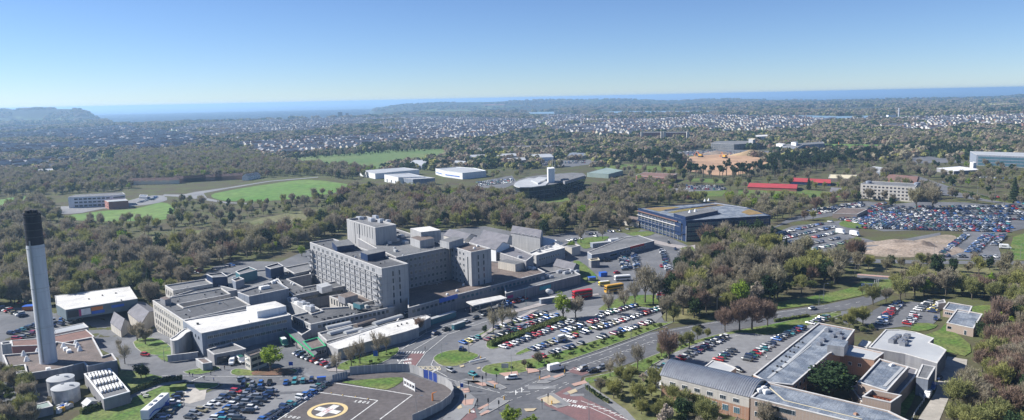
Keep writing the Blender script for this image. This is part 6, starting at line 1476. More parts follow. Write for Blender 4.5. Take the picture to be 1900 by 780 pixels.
# front left (helipad) car park
row('back row of the helipad lot',(452,718),(578,709),.95)
row('row below the grass corner of the helipad lot',(447,724),(352,777),.97,frm='top')
row('second double row helipad lot row, upper line',(472,725),(392,787),.95,frm='top')
row('second double row helipad lot row, lower line',(488,727),(417,785),.95,frm='top')
row('third double row helipad lot row, upper line',(505,728),(445,781),.85,frm='top')
row('row beside the helipad rail fence',(603,716),(490,783),.92,frm='top')
row('short row right of the long lorry',(330,737),(312,764),.9,frm='top');row('cars left of the entrance of the helipad lot',(322,757),(298,783),.95,frm='top')
# front lot
row('top row of the front lot by the hospital road',(957,598),(1012,583),1)
row('row behind the top row of the front lot',(984,603),(1032,588),.95)
row('short row beside the bare trees of the front lot',(921,610),(948,604),1)
row('row above the long hedge of the front lot',(905,633),(978,607),1)
row('row below the long hedge of the front lot',(934,646),(1064,597),.98)
row('upper half of the middle double row of the front lot',(1048,617),(1112,595),.97)
row('middle double row of the front lot',(987,650),(1222,575),.96)
row('row along the roadside hedge of the front lot',(995,666),(1215,597),.7)
row('short bright row at the left end of the front lot',(859,638),(886,629),1,cols=['blue','yellow','silver','teal'])
row('upper right row of the front lot',(1112,588),(1178,569),.85)
row('pair on the corner of the oval lawn',(856,650),(860,650),1,cols=['navy','navy'])
row('row of the upper lane under the tall brown trees',(1120,602),(1150,596),.6)
# by the hospital entrance
row('cars waiting below the entrance range',(808,621),(900,586),.8,ang=-math.pi/2,sp=6)
row('cars close to the entrance wall',(930,570),(972,556),.8)
row('cars behind the white-roofed shed',(735,588),(800,572),.5,ang=-math.pi/2,sp=6)
row('staff row by the gatehouse',(551,658),(612,682),1,cols=['silver','navy','silver','silver','red','white','red'],sp=3)
# upper lot by the navy building
row('left double column of the upper lot, left line',(1152,480),(1160,502),1,frm='far end');row('left double column of the upper lot, right line',(1158,478),(1167,500),1,frm='far end')
row('middle column of the upper lot',(1176,473),(1184,503),.9,frm='far end')
row('right column of the upper lot',(1229,466),(1241,504),1,frm='far end')
row('column beside the lower slip road',(1229,524),(1226,556),.9,frm='far end');row('small group by the small cream-topped cabin',(1118,479),(1126,486),1)
row('row behind the portable cabins',(1085,437),(1165,427),.7);row('row under the bare trees behind the clinic',(1055,448),(1105,440),.6)
# brick offices
row('row along the dual road behind the barrel roof',(1212,694),(1345,627),.96)
row('middle row behind the barrel roof',(1333,670),(1357,653),1);row('row beside the brick north wing, lower part',(1387,670),(1432,640),1)
row('row beside the brick north wing, upper part',(1440,632),(1532,590),.97)
# right car park
row('left row of the small right lot',(1632,602),(1668,563),1,frm='bottom',cols=['white','silver','blue','white','navy','navy','red','red','maroon','red']);row('right row of the small right lot',(1683,603),(1697,587),1,cols=['red','white','silver','white'],frm='bottom');row('far row of the small right lot',(1703,577),(1722,564),1,cols=['white','silver','silver','grey'],frm='bottom');row('cars beside the garage shed',(1727,580),(1742,568),1,cols=['navy','yellow','silver'])
# left lots
row('row at the left edge beyond the boiler house',(4,574),(42,588),1);row('row above the boiler house yard',(22,621),(66,606),.95);row('lower row of the boiler house yard',(32,632),(64,620),.9)
row('row right of the chimney by the pale long shed',(100,598),(150,594),.9);row('second row right of the chimney',(98,606),(128,600),.9);row('far left row beyond the paper-blue shelter',(12,566),(60,562),.7)
row('staff cars under the wood behind the hospital',(362,509),(372,502),1,cols=['white','red','red','silver']);row('second staff group under the wood',(398,502),(430,494),.9)
# school
row('row in the white school car park',(258,377),(280,371),.9);row('cars on the school forecourt',(283,372),(290,366),.8)
# big lot near columns
row('left column of the big right lot',(1747,472),(1792,438),1,frm='bottom');row('middle double column of the big right lot, left line',(1795,469),(1830,437),1,frm='bottom');row('middle double column of the big right lot, right line',(1806,471),(1840,437),1,frm='bottom');row('right column of the big right lot',(1843,456),(1862,438),1,frm='bottom');row('bottom row of the big right lot',(1750,477),(1848,479),.9)
# far rows (become stuff)
for i in range(15): row('far rows',(1560+i*6-(i%2)*3,408+i*1.3-9*(i>7)),(1640+i*17,378+i*3.3),.93)
for i in range(6): row('far rows',(1700+i*8,385+i*4),(1905,384+i*5),.92)
for i in range(9): row('far rows',(1590+i*10,424-i*1.5),(1870,431-i*3.6),.93)
for i in range(5): row('far rows',(1425+i*6,440+i*9),(1540+i*6,413+i*10),.7)
for i in range(4): row('far rows',(1500+i*5,392+i*2),(1600,377+i*2),.8)
for i in range(3): row('far rows',(1265,345+i*3),(1345,347+i*3),.85)
for i in range(3): row('far rows',(1262,289-i*3),(1330,285-i*3),.8);row('far rows',(1350,288-i*2.5),(1440,290-i*3),.85)
for i in range(3): row('far rows',(885,340+i*3),(950,333+i*3),.8);row('far rows',(1010,301+i*2),(1085,299+i*2),.7)
row('far rows',(1820,330),(1890,334),.7);row('far rows',(1750,340),(1900,380),.3,sp=9,ang=-1.57)
CARS.sort(key=lambda c:math.hypot(c[0],c[1])+(4000 if c[6]=='far rows' else 0))
for j,c in enumerate(CARS[:286]):
    car(*c[:5],c[5],c[6].replace('row','cars of the row',1) if False else 'parked cars: '+c[6],parts=j<150)
cp=list(CM);keys=[(t,c) for t in TY for c in CM]
scatter('distant_parked_cars',[(c[0],c[1],tz(c[0],c[1])+.16,c[2],1.,keys.index((c[3],c[4]))) for c in CARS[286:]],[VP[t]['full'][c] for t,c in keys],'hundreds of distant cars in the far car parks','cars')
print('cars',len(CARS))
def heading(p,q):
    a,b=Vector(G(*p)),Vector(G(*q));return math.atan2((b-a).y,(b-a).x)
for px,py,q,t,c,lab in ((836,690,(860,700),'hatchback','silver','silver hatchback driving below the zebra crossing of the junction'),(878,698,(900,706),'hatchback','teal','blue-green hatchback driving second at the junction'),(949,704,(925,706),'estate car','white','white estate car turning past the traffic lights'),
 (1081,688,(1040,702),'off-roader','silver','silver off-roader waiting first in the red lane'),(1100,691,(1060,700),'saloon','black','black saloon waiting behind the silver off-roader'),(1117,684,(1080,696),'saloon','silver','silver saloon behind the black one on the dual road'),
 (1298,609,(1340,602),'hatchback','grey','grey hatchback driving alone on the dual road'),(1508,575,(1540,568),'estate car','silver','silver estate car driving by the tall lamp on the right road'),(451,707,(480,701),'estate car','silver','silver estate car driving into the helipad car park road'),
 (1241,452,(1250,462),'saloon','black','black saloon nearest the navy building on the slip road'),(1253,464,(1262,475),'saloon','navy','navy saloon second on the slip road'),(1267,469,(1258,460),'saloon','black','black saloon on the right lane of the slip road'),(1260,473,(1250,462),'hatchback','silver','silver hatchback behind the slip road cars'),(1281,471,(1270,470),'hatchback','white','white hatchback at the edge of the wood on the slip road'),
 (1145,508,(1152,507),'hatchback','red','red hatchback alone at the foot of the upper car park'),(1227,496,(1229,500),'saloon','red','red saloon alone in the right lane of the upper car park'),(847,572,(838,580),'saloon','grey','grey saloon by the bus shelter'),
 (270,661,(282,662),'hatchback','red','red hatchback on the road left of the stair tower'),(1736,594,(1738,604),'hatchback','navy','dark hatchback in the lane of the right-hand small car park'),(1645,602,(1652,597),'hatchback','white','white hatchback alone in the right-hand small car park'),
 (1742,704,(1748,697),'hatchback','navy','dark car in the shade of the grey plant cabin'),(1370,689,(1378,692),'saloon','black','black saloon under the rounded porch'),(1583,484,(1592,485),'saloon','blue','blue saloon at the foot of the brown bare tree')):
    x,y=G(px,py);car(x,y,heading((px,py),q),t,c,lab,None,True,'car')
# buses, vans, lorries
def box_vehicle(name,label,cat,px,py,to,L,W_,H,paint,rows_,roofm='white',cab=False,z0=.45,extra=None):
    x,y=G(px,py);r=empty(name,(x,y,tz(x,y)+.16),label,cat,None,heading((px,py),to))
    pm=CM[paint] if paint in CM else A[paint]
    o=hull([(-L/2,W_/2-.12,z0+.1,H-.1),(-L/2+.15,W_/2,z0,H),(L/2-.5,W_/2,z0,H),(L/2-.1,W_/2-.05,z0,H-.25),(L/2,W_/2-.2,z0+.1,H-.6)] if not cab else [(-L/2,W_/2-.1,z0,H-.05),(-L/2+.1,W_/2,z0,H),(L/2-2.0,W_/2,z0,H),(L/2-1.4,W_/2,z0,H-.15),(L/2-.9,W_/2-.03,z0,1.35),(L/2-.1,W_/2-.1,z0,1.1),(L/2,W_/2-.25,z0+.1,.85)]).obj('body',pm,r)
    for zz,hh,xa,xb in rows_:
        for s in (-1,1):
            m=M();m.box((xa+xb)/2,s*(W_/2+.01),zz,xb-xa,.05,hh);m.obj('window',CGL,r)
    m=M()
    if cab: m.poly([(L/2-1.42,-W_/2+.15,H-.25),(L/2-.95,-W_/2+.12,1.42),(L/2-.95,W_/2-.12,1.42),(L/2-1.42,W_/2-.15,H-.25)][::-1])
    else:
        m.box(L/2+.0,0,H*.42+.4,.06,W_-.5,H*.2);m.box(-L/2-.0,0,H*.45+.4,.06,W_-.6,H*.18)
        if H>3.5: m.box(L/2-.02,0,H*.8,.1,W_-.5,H*.17)
    m.obj('windscreen',CGL,r)
    for sx in (-L*.3,L*.32):
        for s in (-1,1): inst('wheel',WHE,r,(sx,s*(W_/2-.1),.45),0,1.45 if L>7 else 1.1)
    m=M();m.box(-.1,0,H+.03,L*.8 if not cab else L*.5,W_*.8,.08);m.obj('roof',A[roofm] if roofm in A else CM[roofm],r)
    for s in (-1,1):
        o2=inst('headlight',VP['hatchback']['hl'],r,(L/2-.02,s*(W_/2-.4),.8))
    if extra: extra(r,L,W_,H)
    return r
def swoosh(m):
    def f(r,L,W_,H):
        for s in (-1,1):
            k=M();k.poly([(a,s*(W_/2+.045),b) for a,b in ((L*.05,.7),(L*.12,.7),(L*.38,H*.8),(L*.34,H*.85))]);k.poly([(a,s*(W_/2+.045),b) for a,b in ((L*.05,.7),(L*.12,.7),(L*.38,H*.8),(L*.34,H*.85))][::-1]);k.obj('stripe',A[m],r)
    return f
box_vehicle('double_decker_bus','red double decker bus at the hospital bus stop','bus',1080.5,554,(1060,557),10.6,2.5,4.2,'red_p',((1.65,.9,-4.6,4.3),(3.25,.85,-4.8,4.8)),'red_p',extra=swoosh('coping'))
box_vehicle('double_decker_bus','yellow double decker bus behind the pale olive tree','bus',1139,543,(1120,546),10.6,2.5,4.2,'yel_p',((1.65,.9,-4.6,4.3),(3.25,.85,-4.8,4.8)),'yel_p')
box_vehicle('minibus','yellow and green minibus waiting above the red double decker','minibus',1121,531,(1110,532),6.2,2.1,2.5,'yellow',((1.65,.6,-2.6,2.2),),'white')
box_vehicle('coach','white coach half hidden above the yellow double decker','coach',1155,521,(1140,522),9,2.4,2.9,'white',((1.8,.8,-4,4),),'white')
box_vehicle('delivery_van','white long delivery van driving on the dual road','van',1031,688,(1060,682),6.2,2.1,2.6,'white',((1.9,.5,.9,1.6),),'white',True)
box_vehicle('ambulance','white and green ambulance by the annex','ambulance',447,673,(452,677),5.6,2.1,2.5,'white',((1.7,.6,-2,.6),),'green',True)
box_vehicle('parked_van','white van parked between the two dark openings of the annex','van',431,676,(428,682),5.2,2,2.2,'white',((1.6,.5,.3,1),),'white',True)
box_vehicle('parked_van','white van parked at the left end of the barrel roofed hall','van',1230,716,(1227,724),5.2,2,2.2,'white',((1.6,.5,.3,1),),'white',True)
box_vehicle('parked_van','small white van on the service road beside the grass slope','van',1721,738,(1716,747),4.6,1.9,2.1,'white',((1.5,.5,.2,.9),),'white',True)
box_vehicle('parked_van','blue van in front of the small white van on the service road','van',1731,723,(1727,731),4.6,1.9,2.,'blue',((1.5,.5,.2,.9),),'blue',True)
box_vehicle('green_lorry','dark green lorry with white roof in the shadow beside the west block','lorry',527,641,(533,647),6.5,2.3,2.9,'green',((1.9,.5,1,1.8),),'white',True)
box_vehicle('box_lorry','white box lorry, left of two in the car park beyond the wood','lorry',1560,434,(1570,436),7.5,2.4,3.4,'white',(),'white',True)
box_vehicle('box_lorry','white box lorry, right of two in the car park beyond the wood','lorry',1586,438,(1596,440),7.5,2.4,3.4,'white',(),'white',True)
box_vehicle('motorhome','white motorhome at the right end of the big car park','motorhome',1865,462,(1880,463),6.5,2.3,2.8,'white',((1.8,.5,-2,.5),),'white',True)
box_vehicle('camper_van','silver camper van in the middle double row of the front car park','camper van',1042,634,(1052,631),5.6,2.1,2.6,'silver',((1.7,.6,-2,.8),),'white',True)
# scanner trailer
x,y=G(290,768);r=empty('medical_trailer',(x,y,.16),'long white articulated trailer with blue wave stripes at the grass edge','trailer',None,heading((268,786),(312,748)))
m=M();m.box(0,0,2.55,14.5,2.6,3.0);m.obj('trailer_body',A['white_w'],r);m=M();m.box(0,0,4.12,14.2,2.4,.14);m.obj('roof',A['white'],r);m=M();m.box(0,0,.8,13.5,2.2,.5);m.obj('chassis',A['darkm'],r)
for s in (-1,1):
    k=M()
    pts=[(-6.8+i*1.05,1.6+.55*math.sin(i*.55)) for i in range(14)]
    for (a,b),(c,d) in zip(pts,pts[1:]):
        q=[(a,s*1.33,b),(c,s*1.33,d),(c,s*1.33,d+.5),(a,s*1.33,b+.5)];k.poly(q if s<0 else q[::-1])
    k.obj('stripe',A['blue_p'],r)
    for t in (-5,-3.8,-2.6,4.8): inst('wheel',WHE,r,(t,s*1.05,.5),0,1.5)
m=M();m.box(3,1.36,2.6,1.2,.08,1.9);m.obj('door',A['conc_b'],r)
for t in (-3,0,4): m=M();m.box(t,0,4.3,1.3,.9,.3);m.obj('rooftop_unit',A['metal'],r)
# ------------------------------------------------------------------ street furniture
def lamp(px,py,h,lab,arm=1.6,two=False,m='metal'):
    x,y=G(px,py);r=empty('street_lamp',(x,y,tz(x,y)),lab,'street lamp','street lamps',R.uniform(-.5,.5))
    k=M();k.tube((0,0,0),(0,0,1.2),.14,.13,8);k.tube((0,0,1.2),(0,0,h),.1,.06,8);k.obj('pole',A[m],r)
    for s in ((1,-1) if two else (1,)):
        k=M();k.tube((0,0,h),(s*arm,0,h+.2),.05,.04,6);k.obj('arm',A[m],r);k=M();k.box(s*(arm+.3),0,h+.18,.9,.32,.16,0,0,.8);k.obj('lamp_head',A['metal'],r)
for i,(px,py,h,lab) in enumerate(((976,567,9,'teal tall lamp in front of the pink wall panel'),(1171,629,9,'lamp at the roadside hedge above the reddish tree'),(1330,592,10,'lamp at the wood edge by the lone grey hatchback'),(1093,800,16,'tall thin lamp pole at the bottom right of the junction'),(1010,677,8,'lamp beside the hedge above the white delivery van'),(949,696,9,'lamp on the verge beside the white sign board'),(773,774,7,'lamp inside the helipad wall'),(480,690,8,'lamp in front of the yellow-green tree'),(669,664,9,'teal lamp in the middle of the ribbed shed'),(791,619,8,'lamp at the right end of the white-roofed shed'),(1519,575,7,'shorter lamp beside the driving silver estate car'),(1528,559,8.5,'taller lamp on the lawn right of the shorter one'),(1622,548,7.5,'lamp beside the blue hospital sign board'),(870,656,6,'lamp on the oval lawn'),(1043,533,7,'lamp at the end wall of the entrance wing'),(1027,540,7,'lamp left of the one at the end wall of the entrance wing'),(626,703,6,'lamp by the pavement at the helipad corner'),(820,662,5,'low lamp at the left of the oval lawn'),(305,672,6,'lamp on the lawn left of the stair tower'),(466,735,6,'lamp in the helipad car park'),(342,754,5,'lamp beside the medical trailer'),(1848,500,9,'lamp at the far right road'),(1893,480,9,'lamp on the grass at the right edge'),(1733,474,8,'lamp beside the spoil heap'),(1695,495,9,'lamp between the two far roads'),(1586,515,7,'lamp at the bend of the red lane road'),(1845,378,20,'very tall floodlight mast left of the big conifer'),(1813,366,18,'very tall floodlight mast by the far road'),(1006,322,14,'tall mast left of the white bridge tower'))): lamp(px,py,h,lab,two=i%5==4,m='teal' if 'teal' in lab else 'metal')
TL={}
m=M();m.tube((0,0,0),(0,0,3.3),.07,.06,6);TL['pole']=m.mesh('pole',[A['darkm']]);m=M();m.box(0,0,0,.34,.3,1.05);m.box(0,-.12,0,.5,.06,1.3);TL['head']=m.mesh('signal_head',[A['darkm']])
m=M();m.tube((0,-.17,0),(0,-.2,0),.11,.11,8)
for c_,v in (('red',(.5,.03,.02)),('amber',(.4,.2,.02)),('green',(.02,.25,.1))): 
    mm,_,b_=nt(c_+'_signal_lens');b_.inputs['Base Color'].default_value=(*v,1);TL[c_]=m.mesh('signal_lamp',[mm])
for i,(px,py,w) in enumerate(((895.5,717,'front left of the first traffic island'),(902,710,'rear of the first traffic island'),(921.6,713,'right end of the first traffic island'),(870,726,'pink corner right of the helipad wall'),(864,752,'pavement below the helipad wall corner'),(886.5,760,'left tip of the lower traffic island'),(906,760,'middle of the lower traffic island'),(926,764,'right tip of the lower traffic island'),(979,695,'pink paving on the verge'),(1002,706,'long island beside the white van'),(1006,761,'lower end of the triangular island'),(1017,750,'upper end of the triangular island'),(1048,697,'right tip of the long island'))):
    x,y=G(px,py);r=empty('traffic_light',(x,y,.25),'dark traffic light on the '+w,'traffic light','junction traffic lights',R.uniform(0,6));inst('pole',TL['pole'],r);h=inst('signal_head',TL['head'],r,(0,0,2.9))
    for c_,z in (('red',.33),('amber',0),('green',-.33)): inst('signal_lamp',TL[c_],h,(0,0,z))
bm_=M();bm_.lathe(0,0,[(.22,0),(.22,.9),(.16,1.1),(0,1.15)],8);BOL=bm_.mesh('bollard',[A['yel_p']])
for px,py,w in ((918.5,721,'at the nose of the first traffic island'),(935.6,743,'at the nose of the lower traffic island'),(1048,693,'behind the white delivery van'),(1001.5,705,'at the left nose of the long island'),(872,767,'on the corner below the helipad wall'),(878.5,706,'at the left tip of the first traffic island'),(1024,751,'in the middle of the triangular island'),(892,668,'at the barrier right of the oval lawn'),(990,650,'at the end of the middle car row')):
    x,y=G(px,py);tag(inst('bollard',BOL,None,(x,y,.26)),'yellow bollard '+w,'bollard','yellow traffic bollards')
def sign(px,py,w,h,z,m,lab,text=None,rz=0.,legs=2,name='sign_board',bands=0):
    x,y=G(px,py);r=empty(name,(x,y,tz(x,y)),lab,'sign',None,rz);k=M();k.box(0,0,z+h/2,w,.1,h);k.obj('board',A[m],r)
    if bands:
        for zz in (z+.3,z+h-.3): k=M();k.box(0,-.07,zz,w,.06,.55);k.obj('border',A['white'],r)
    for s in ((-.4,.4) if legs==2 else (0,)): k=M();k.tube((s*w,.08,0),(s*w,.08,z+h),.05,.05,6);k.obj('post',A['metal'],r)
    if text:
        for i,(t,size,mm) in enumerate(text):
            cu=bpy.data.curves.new('lettering','FONT');cu.body=t;cu.size=size;cu.align_x='CENTER';cu.extrude=.01;o=bpy.data.objects.new('lettering',cu);link(o,r);o.location=(0,-.08,z+h-.35-size-(i*size*1.3));o.rotation_euler=(math.pi/2,0,0);cu.materials.append(A[mm])
    return r
sign(1611,545,7,4,1.2,'blue_p','blue hospital sign board with white bands on the lawn right of the dual road',bands=1)
for i,px in enumerate((1622,1626,1629)): sign(px,543-i,1.2,6,.3,'white','tall white totem, '+('left','middle','right')[i]+' of three beside the blue hospital sign',rz=.9,legs=1,name='totem_sign')
sign(1344,612,3.2,2.2,2.4,'blue_p','blue direction sign with white edge beside the red-brown trees',None);sign(937,688,2.6,1.8,1.,'coping','grey-white sign board on the verge left of the lamp')
sign(697,664,1.8,2.2,.6,'blue_p','blue hospital sign among the shrubs of the ribbed shed');sign(540,682,1.6,1.4,.8,'blue_p','small blue sign beside the flower bed');sign(857,726,1.1,1.4,1.4,'blue_p','small blue road sign by the helipad wall corner');sign(1279,465,2,1.6,1,'navy','dark blue sign on the grass by the navy building')
sign(311,759,1.4,2,.3,'blue_p','pale blue panel sign right of the medical trailer');sign(322,707,1.8,1.6,.6,'conc_b','grey board beside the parked motorcycles')
# barriers, shelters, tables
def bx(name,label,cat,px,py,z,dims,m,rz=0,top=None):
    x,y=G(px,py);r=empty(name,(x,y,tz(x,y)),label,cat,None,rz);k=M();k.box(0,0,z,*dims,0,0);k.obj('body',A[m],r)
    k=M();k.box(0,0,z+dims[2]/2+.06,dims[0]*1.05,dims[1]*1.08,.12);k.obj('top',A[top or m],r);return r
bx('car_park_barrier','white barrier rail at the exit right of the oval lawn','barrier',886,673,.9,(7,.3,.35),'white',.55);bx('bus_shelter','glass bus shelter with pale roof on the hospital road','bus shelter',851,609,1.2,(7,1.6,2.3),'teal',.85,'roof_l')
bx('bus_shelter','white-roofed bus shelter below the satellite dish','bus shelter',1024,561,1.3,(13,2,2.4),'conc_b',.45,'coping');bx('bus_shelter','long glazed shelter at the right end of the ribbed shed','bus shelter',820,596,1.4,(16,2.2,2.6),'teal',.85,'roof_l')
bx('market_tent','blue market tent beside the upper car park entrance','tent',1119,513,1.2,(4,3,2.2),'blue_p',.3);bx('blue_shelter','small blue tent on the path behind the entrance wing','tent',1098,521,1.2,(4,3,1.6),'conc_b',.2,'blue_p');bx('play_shelter','bright blue and orange play shelter left of the chimney','shelter',57,575,1.2,(6,4,2),'orange_p',.2,'blue_p')
bx('blue_kiosk','blue advertising kiosk group at the corner of the helipad car park','kiosk',597,711,1.2,(3,1.,2.1),'conc_b',.1,'blue_p');bx('hedge_block','square clipped hedge block by the car park steps','hedge',331,725,.9,(5,2.4,1.8),'grass',.1)
bx('staff_canopy','grey pale canopy over the ambulance bay wall','canopy',340,670,1.6,(11,.5,2.6),'conc',.35,'coping')
def dish():
    x,y=G(1019,552);r=empty('satellite_dish',(x,y,0),'white satellite dish beside the entrance wing wall','satellite dish');k=M();k.tube((0,0,0),(0,0,2),.15,.12,6);k.obj('stand',A['metal'],r)
    k=M();k.lathe(0,0,[(.01,0),(1,.15),(1.8,.6),(2.1,1.0)],16);o=k.obj('dish',A['white'],r);o.location=(0,0,2.2);o.rotation_euler=(-.9,.5,0)
dish()
for i,(px,py) in enumerate(((267,733),(271,738),(240,745))):
    x,y=G(px,py);r=empty('picnic_table',(x,y,.2),'pale picnic table on the lawn, '+('nearest the path','second from the path','left one near the hedge')[i],'picnic table','picnic tables',.3);k=M();k.box(0,0,.75,1.8,.8,.08);k.obj('table_top',A['coping'],r)
    for s in (-1,1): k=M();k.box(0,s*.75,.45,1.8,.3,.06);k.obj('bench',A['coping'],r)
    for s in (-.7,.7): k=M();k.box(s,0,.37,.1,1.4,.74);k.obj('leg',A['coping'],r)
# waste yard bales
BC=['white','blue_p','white','yel_p','coping','roof_l','conc_b']
bi=0
for j in range(3):
    for i in range(9):
        px,py=(40+i*5.5+j*2,728-i*1.+j*7) if i<5 else (75+i*7,775-i*3.4+j*4)
        x,y=G(px,py);m=M();m.box(0,0,.6,1.6,1.2,1.2,0,0,.85);m.box(0,0,1.25,1.1,.8,.2,0,0,.7)
        c=BC[bi%len(BC)];o=m.obj('waste_sack',A[c]);o.location=(x,y,0);o.rotation_euler=(0,0,R.uniform(0,3));tag(o,'bulging wrapped sacks piled in the waste yard left of the tanks' if i<5 else 'wrapped sacks piled along the hedge below the tanks','waste sack','sacks of the yard left of the tanks' if i<5 else 'sacks along the hedge below the tanks');bi+=1
# hedges
def hedge(pts,w,h,lab,kind='bush'):
    P_=[Vector(G(*q)) for q in pts];c=sum(P_,Vector((0,0)))/len(P_);r=empty('hedge',(c.x,c.y,.1),lab,'hedge');m=M();b=M()
    for a,q in zip(P_,P_[1:]):
        L=(q-a).length;d=(q-a).normalized();n=Vector((-d.y,d.x))
        b.box((a+q).x/2-c.x,(a+q).y/2-c.y,h*.42,L,w*.7,h*.8,math.atan2(d.y,d.x))
        for _ in range(int(L*w*h*3.2)+int(L*14)):
            p=a+d*R.uniform(0,L)+n*R.uniform(-w/2,w/2);z=h*(R.random()**.5)*R.uniform(.85,1.1);u=rdir(R);v=u.orthogonal().normalized()*.26;t=u.cross(v).normalized()*.26;k=Vector((p.x-c.x,p.y-c.y,z))
            m.poly([k-v-t,k+v-t,k+v+t,k-v+t])
    b.obj('hedge_core',FM['bush'],r);m.obj('foliage',FM[kind],r)
hedge([(908,643),(940,634),(985,617),(1046,595)],4.2,1.9,'long clipped hedge island between the car rows of the front car park')
hedge([(150,770),(200,752),(250,729),(300,710),(338,706)],2,1.8,'long low hedge along the path above the picnic lawn','dark')
hedge([(1437,598),(1500,588)],1.4,1.2,'low hedge along the lawn between the dual road and the brick offices')
hedge([(1088,722),(1110,738),(1130,750)],1.,1.3,'short dark hedge on the corner of the red bus lane','dark')
hedge([(1760,352),(1830,370),(1880,378)],3,2.5,'green hedge along the far dual road')
hedge([(1700,512),(1760,514)],2,2,'hedge strip along the far red lane road')
# picket rail by service road
r=empty('handrail',(*G(1712,745),0),'white handrail running down the service road steps','handrail');k=M();P_=[Vector(G(*q)) for q in ((1718,718),(1706,735),(1715,745),(1700,765),(1690,785))];c=Vector(r.location[:2])
for a,b in zip(P_,P_[1:]):
    for z in (.5,1.0): k.tube((*(a-c),z),(*(b-c),z),.05,.05,4)
    for i in range(4): q=a.lerp(b,i/4)-c;k.tube((*q,0),(*q,1),.05,.05,4)
k.obj('rail',A['white'],r)
# spoil heaps
def heap(px,py,rx,ry,h,lab,m):
    x,y=G(px,py);k=M();n=28;rs=7;V=[]
    for j in range(rs+1):
        f=j/rs
        for i in range(n):
            a=2*math.pi*i/n;w=1+.25*mnoise.noise(Vector((math.cos(a)*2,math.sin(a)*2,px)));z=h*(1-f)**1.2*(1+.35*mnoise.noise(Vector((math.cos(a)*f*3,math.sin(a)*f*3,px*.3))))
            V.append((math.cos(a)*rx*f*w,math.sin(a)*ry*f*w,z if f<1 else -.3))
    k.v=V
    for j in range(rs):
        for i in range(n): k.f.append((j*n+i,(j+1)*n+i,(j+1)*n+(i+1)%n,j*n+(i+1)%n));k.m.append(0)
    o=k.obj('spoil_heap',m,smooth=True);o.location=(x,y,0);tag(o,lab,'heap','spoil heaps')
SPM=mat('spoil',(.33,.27,.22),(.24,.19,.15),.09,fine=.3);SPD=mat('dark_spoil',(.2,.16,.13),(.15,.12,.1),.1,fine=.2)
heap(1700,462,30,24,3.6,'large pale heap of bare soil beside the big car park',SPM);heap(1712,462,14,11,5.5,'darker grey-brown heap on top of the pale soil heap',SPD);heap(1640,468,18,9,2.4,'low pale soil bank at the left end of the heaps',SPM);heap(1660,452,30,6,3,'long low soil bank behind the heaps',SPM)
heap(1395,288,40,10,9,'long sandy bank at the back of the building site',mat('sand_bank',(.5,.36,.2),(.42,.3,.17),.03))
heap(1330,286,35,8,6,'orange earth bank at the left of the building site',SPM)
def digger(px,py,lab,s=1.):
    x,y=G(px,py);r=empty('excavator',(x,y,.2),lab,'excavator','excavators',R.uniform(0,3));r.scale=(s,)*3
    k=M();k.box(0,-1,.5,3.6,.6,.9);k.box(0,1,.5,3.6,.6,.9);k.obj('track',A['darkm'],r);k=M();k.box(0,0,1.8,3,2.2,1.4,0,0,.9);k.obj('cab',A['yel_p'],r);k=M();k.tube((1.2,0,2),(4,0,4.4),.3,.22,6);k.tube((4,0,4.4),(5.6,0,1.6),.22,.15,6);k.box(5.6,0,1.2,.9,1,.8);k.obj('boom',A['orange_p'],r)
digger(1300,292,'orange excavator at the left of the building site',2);digger(1345,294,'orange excavator in the middle of the building site',2);digger(1556,274,'orange excavator on the green pasture edge',2)
# people
def person_mesh():
    V=[(0,0,.95),(0,0,1.2),(0,0,1.42),(0,0,1.52),(0,.02,1.66),(.1,0,.9),(.13,.12,.5),(.13,.05,.06),(.13,.2,.04),(-.1,0,.9),(-.13,-.1,.5),(-.13,-.22,.08),(-.13,-.08,.03),(.2,0,1.4),(.27,-.08,1.12),(.26,.05,.88),(-.2,0,1.4),(-.27,.08,1.12),(-.26,.2,.9)]
    E=[(0,1),(1,2),(2,3),(3,4),(0,5),(5,6),(6,7),(7,8),(0,9),(9,10),(10,11),(11,12),(2,13),(13,14),(14,15),(2,16),(16,17),(17,18)]
    rd=[.16,.15,.15,.065,.115,.1,.07,.05,.045,.1,.07,.05,.045,.075,.05,.04,.075,.05,.04]
    me=bpy.data.meshes.new('person_cage');me.from_pydata(V,E,[]);o=bpy.data.objects.new('person_cage',me);COL.objects.link(o)
    md=o.modifiers.new('s','SKIN')
    for i,r_ in enumerate(rd): me.skin_vertices[0].data[i].radius=(r_,r_)
    me.skin_vertices[0].data[0].use_root=True
    o.modifiers.new('u','SUBSURF').levels=1
    bpy.context.view_layer.update();dg=bpy.context.evaluated_depsgraph_get();out=bpy.data.meshes.new_from_object(o.evaluated_get(dg));bpy.data.objects.remove(o);return out
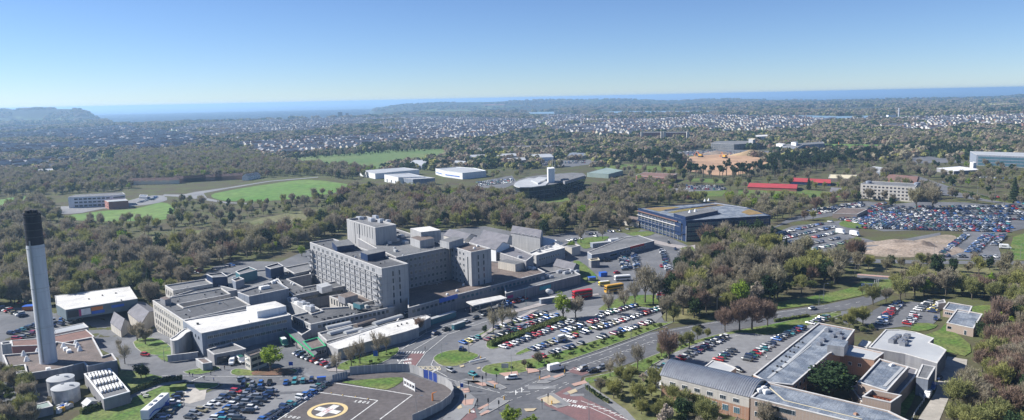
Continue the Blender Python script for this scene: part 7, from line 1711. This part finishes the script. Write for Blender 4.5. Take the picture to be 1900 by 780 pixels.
try:
    PM=person_mesh()
    cl={c:mat('cloth_'+c,v,v,1) for c,v in dict(dark=(.02,.02,.03),blue=(.03,.06,.2),grey=(.12,.12,.13),white=(.55,.55,.55),red=(.3,.03,.03)).items()}
    trs=mat('trousers',(.025,.027,.04),(.03,.03,.05),1)
    def pm(c):
        m=PM.copy();m.materials.clear()
        for q in (cl[c],trs,A['skin'],mat('hair',(.03,.02,.015),(.02,.015,.01),1)): m.materials.append(q)
        for f in m.polygons:
            z=f.center.z;x_=abs(f.center.x);f.material_index=1 if z<.92 and x_<.22 else 2 if (1.46<z<1.66 or (z<.93 and x_>.22)) else 3 if z>=1.66 else 0
        return m
    PMS={c:pm(c) for c in cl}
    for px,py,c,lab in ((352,699,'dark','waiting at the crossing below the annex, left of two'),(358,701,'blue','waiting at the crossing below the annex, right of two'),(379,706,'dark','standing by the grass patch opposite the annex'),(391.5,697,'grey','walking with a stride on the kerb below the pump hut'),(397,709,'blue','crossing towards the car park grass'),(417,687,'dark','on the pavement corner by the annex'),(510,740,'dark','left of two between the rows of the helipad lot'),(514,740,'grey','right of two between the rows of the helipad lot'),(613,680,'blue','walking on the pavement beside the red parked car'),(864,580,'white','at the drop-off under the canopy, left'),(873,579,'red','at the drop-off under the canopy, middle'),(884,577,'white','at the drop-off under the canopy, right'),(789,650,'dark','on the zebra crossing'),(1422,668,'white','in a white top beside the cars of the brick north wing'),(1061,543,'dark','walking below the end wall of the entrance wing'),(985,560,'dark','at the entrance wing kerb')):
        x,y=G(px,py);o=inst('person',PMS[c],None,(x,y,tz(x,y)+.2),R.uniform(0,6.28));tag(o,'person in '+c+' clothes '+lab,'person')
except Exception as e: print('person failed',e)
# ------------------------------------------------------------------ air, light, world
m=bpy.data.materials.new('air');m.use_nodes=True;n=m.node_tree;n.nodes.clear();o_=n.nodes.new('ShaderNodeOutputMaterial');v=n.nodes.new('ShaderNodeVolumePrincipled')
v.inputs['Color'].default_value=HAZE_C;v.inputs['Density'].default_value=HAZE_D;v.inputs['Anisotropy'].default_value=.3;n.links.new(v.outputs[0],o_.inputs['Volume'])
k=M();k.prism([(-62000,-500),(62000,-500),(62000,61000),(-62000,61000)],-62,112,0,bottom=True);hz=k.obj('haze',m);hz['kind']='stuff'
w=bpy.data.worlds.new('World');S.world=w;w.use_nodes=True;n=w.node_tree;bg=n.nodes['Background'];sk=n.nodes.new('ShaderNodeTexSky');sk.sky_type='NISHITA';sk.sun_disc=False
SAZ=math.radians(SUN_AZ);SEL=math.radians(SUN_EL)   # azimuth clockwise from +Y
sk.sun_elevation=SEL;sk.sun_rotation=SAZ;sk.altitude=SKY[0];sk.air_density=SKY[1];sk.dust_density=SKY[2];sk.ozone_density=SKY[3]
tn=n.nodes.new('ShaderNodeVectorMath');tn.operation='MULTIPLY';tn.inputs[1].default_value=(.80,.915,1.13);n.links.new(sk.outputs[0],tn.inputs[0]);n.links.new(tn.outputs[0],bg.inputs[0]);bg.inputs[1].default_value=SKY[4]
sl=bpy.data.lights.new('sun','SUN');sl.energy=SUN_E;sl.angle=math.radians(.53);sl.color=(1,.965,.91);so=bpy.data.objects.new('sun',sl);COL.objects.link(so)
d=Vector((math.sin(SAZ)*math.cos(SEL),math.cos(SAZ)*math.cos(SEL),math.sin(SEL)));so.rotation_euler=d.to_track_quat('Z','Y').to_euler();so.location=(0,0,300)
vs=S.view_settings;vs.view_transform='Standard';vs.look='None';vs.gamma=1;vs.use_curve_mapping=False;vs.exposure=EXPO
S.cycles.use_denoising=True;S.cycles.max_bounces=5;S.cycles.diffuse_bounces=2;S.cycles.glossy_bounces=2;S.cycles.volume_bounces=1;S.cycles.transparent_max_bounces=8
S.cycles.use_adaptive_sampling=True
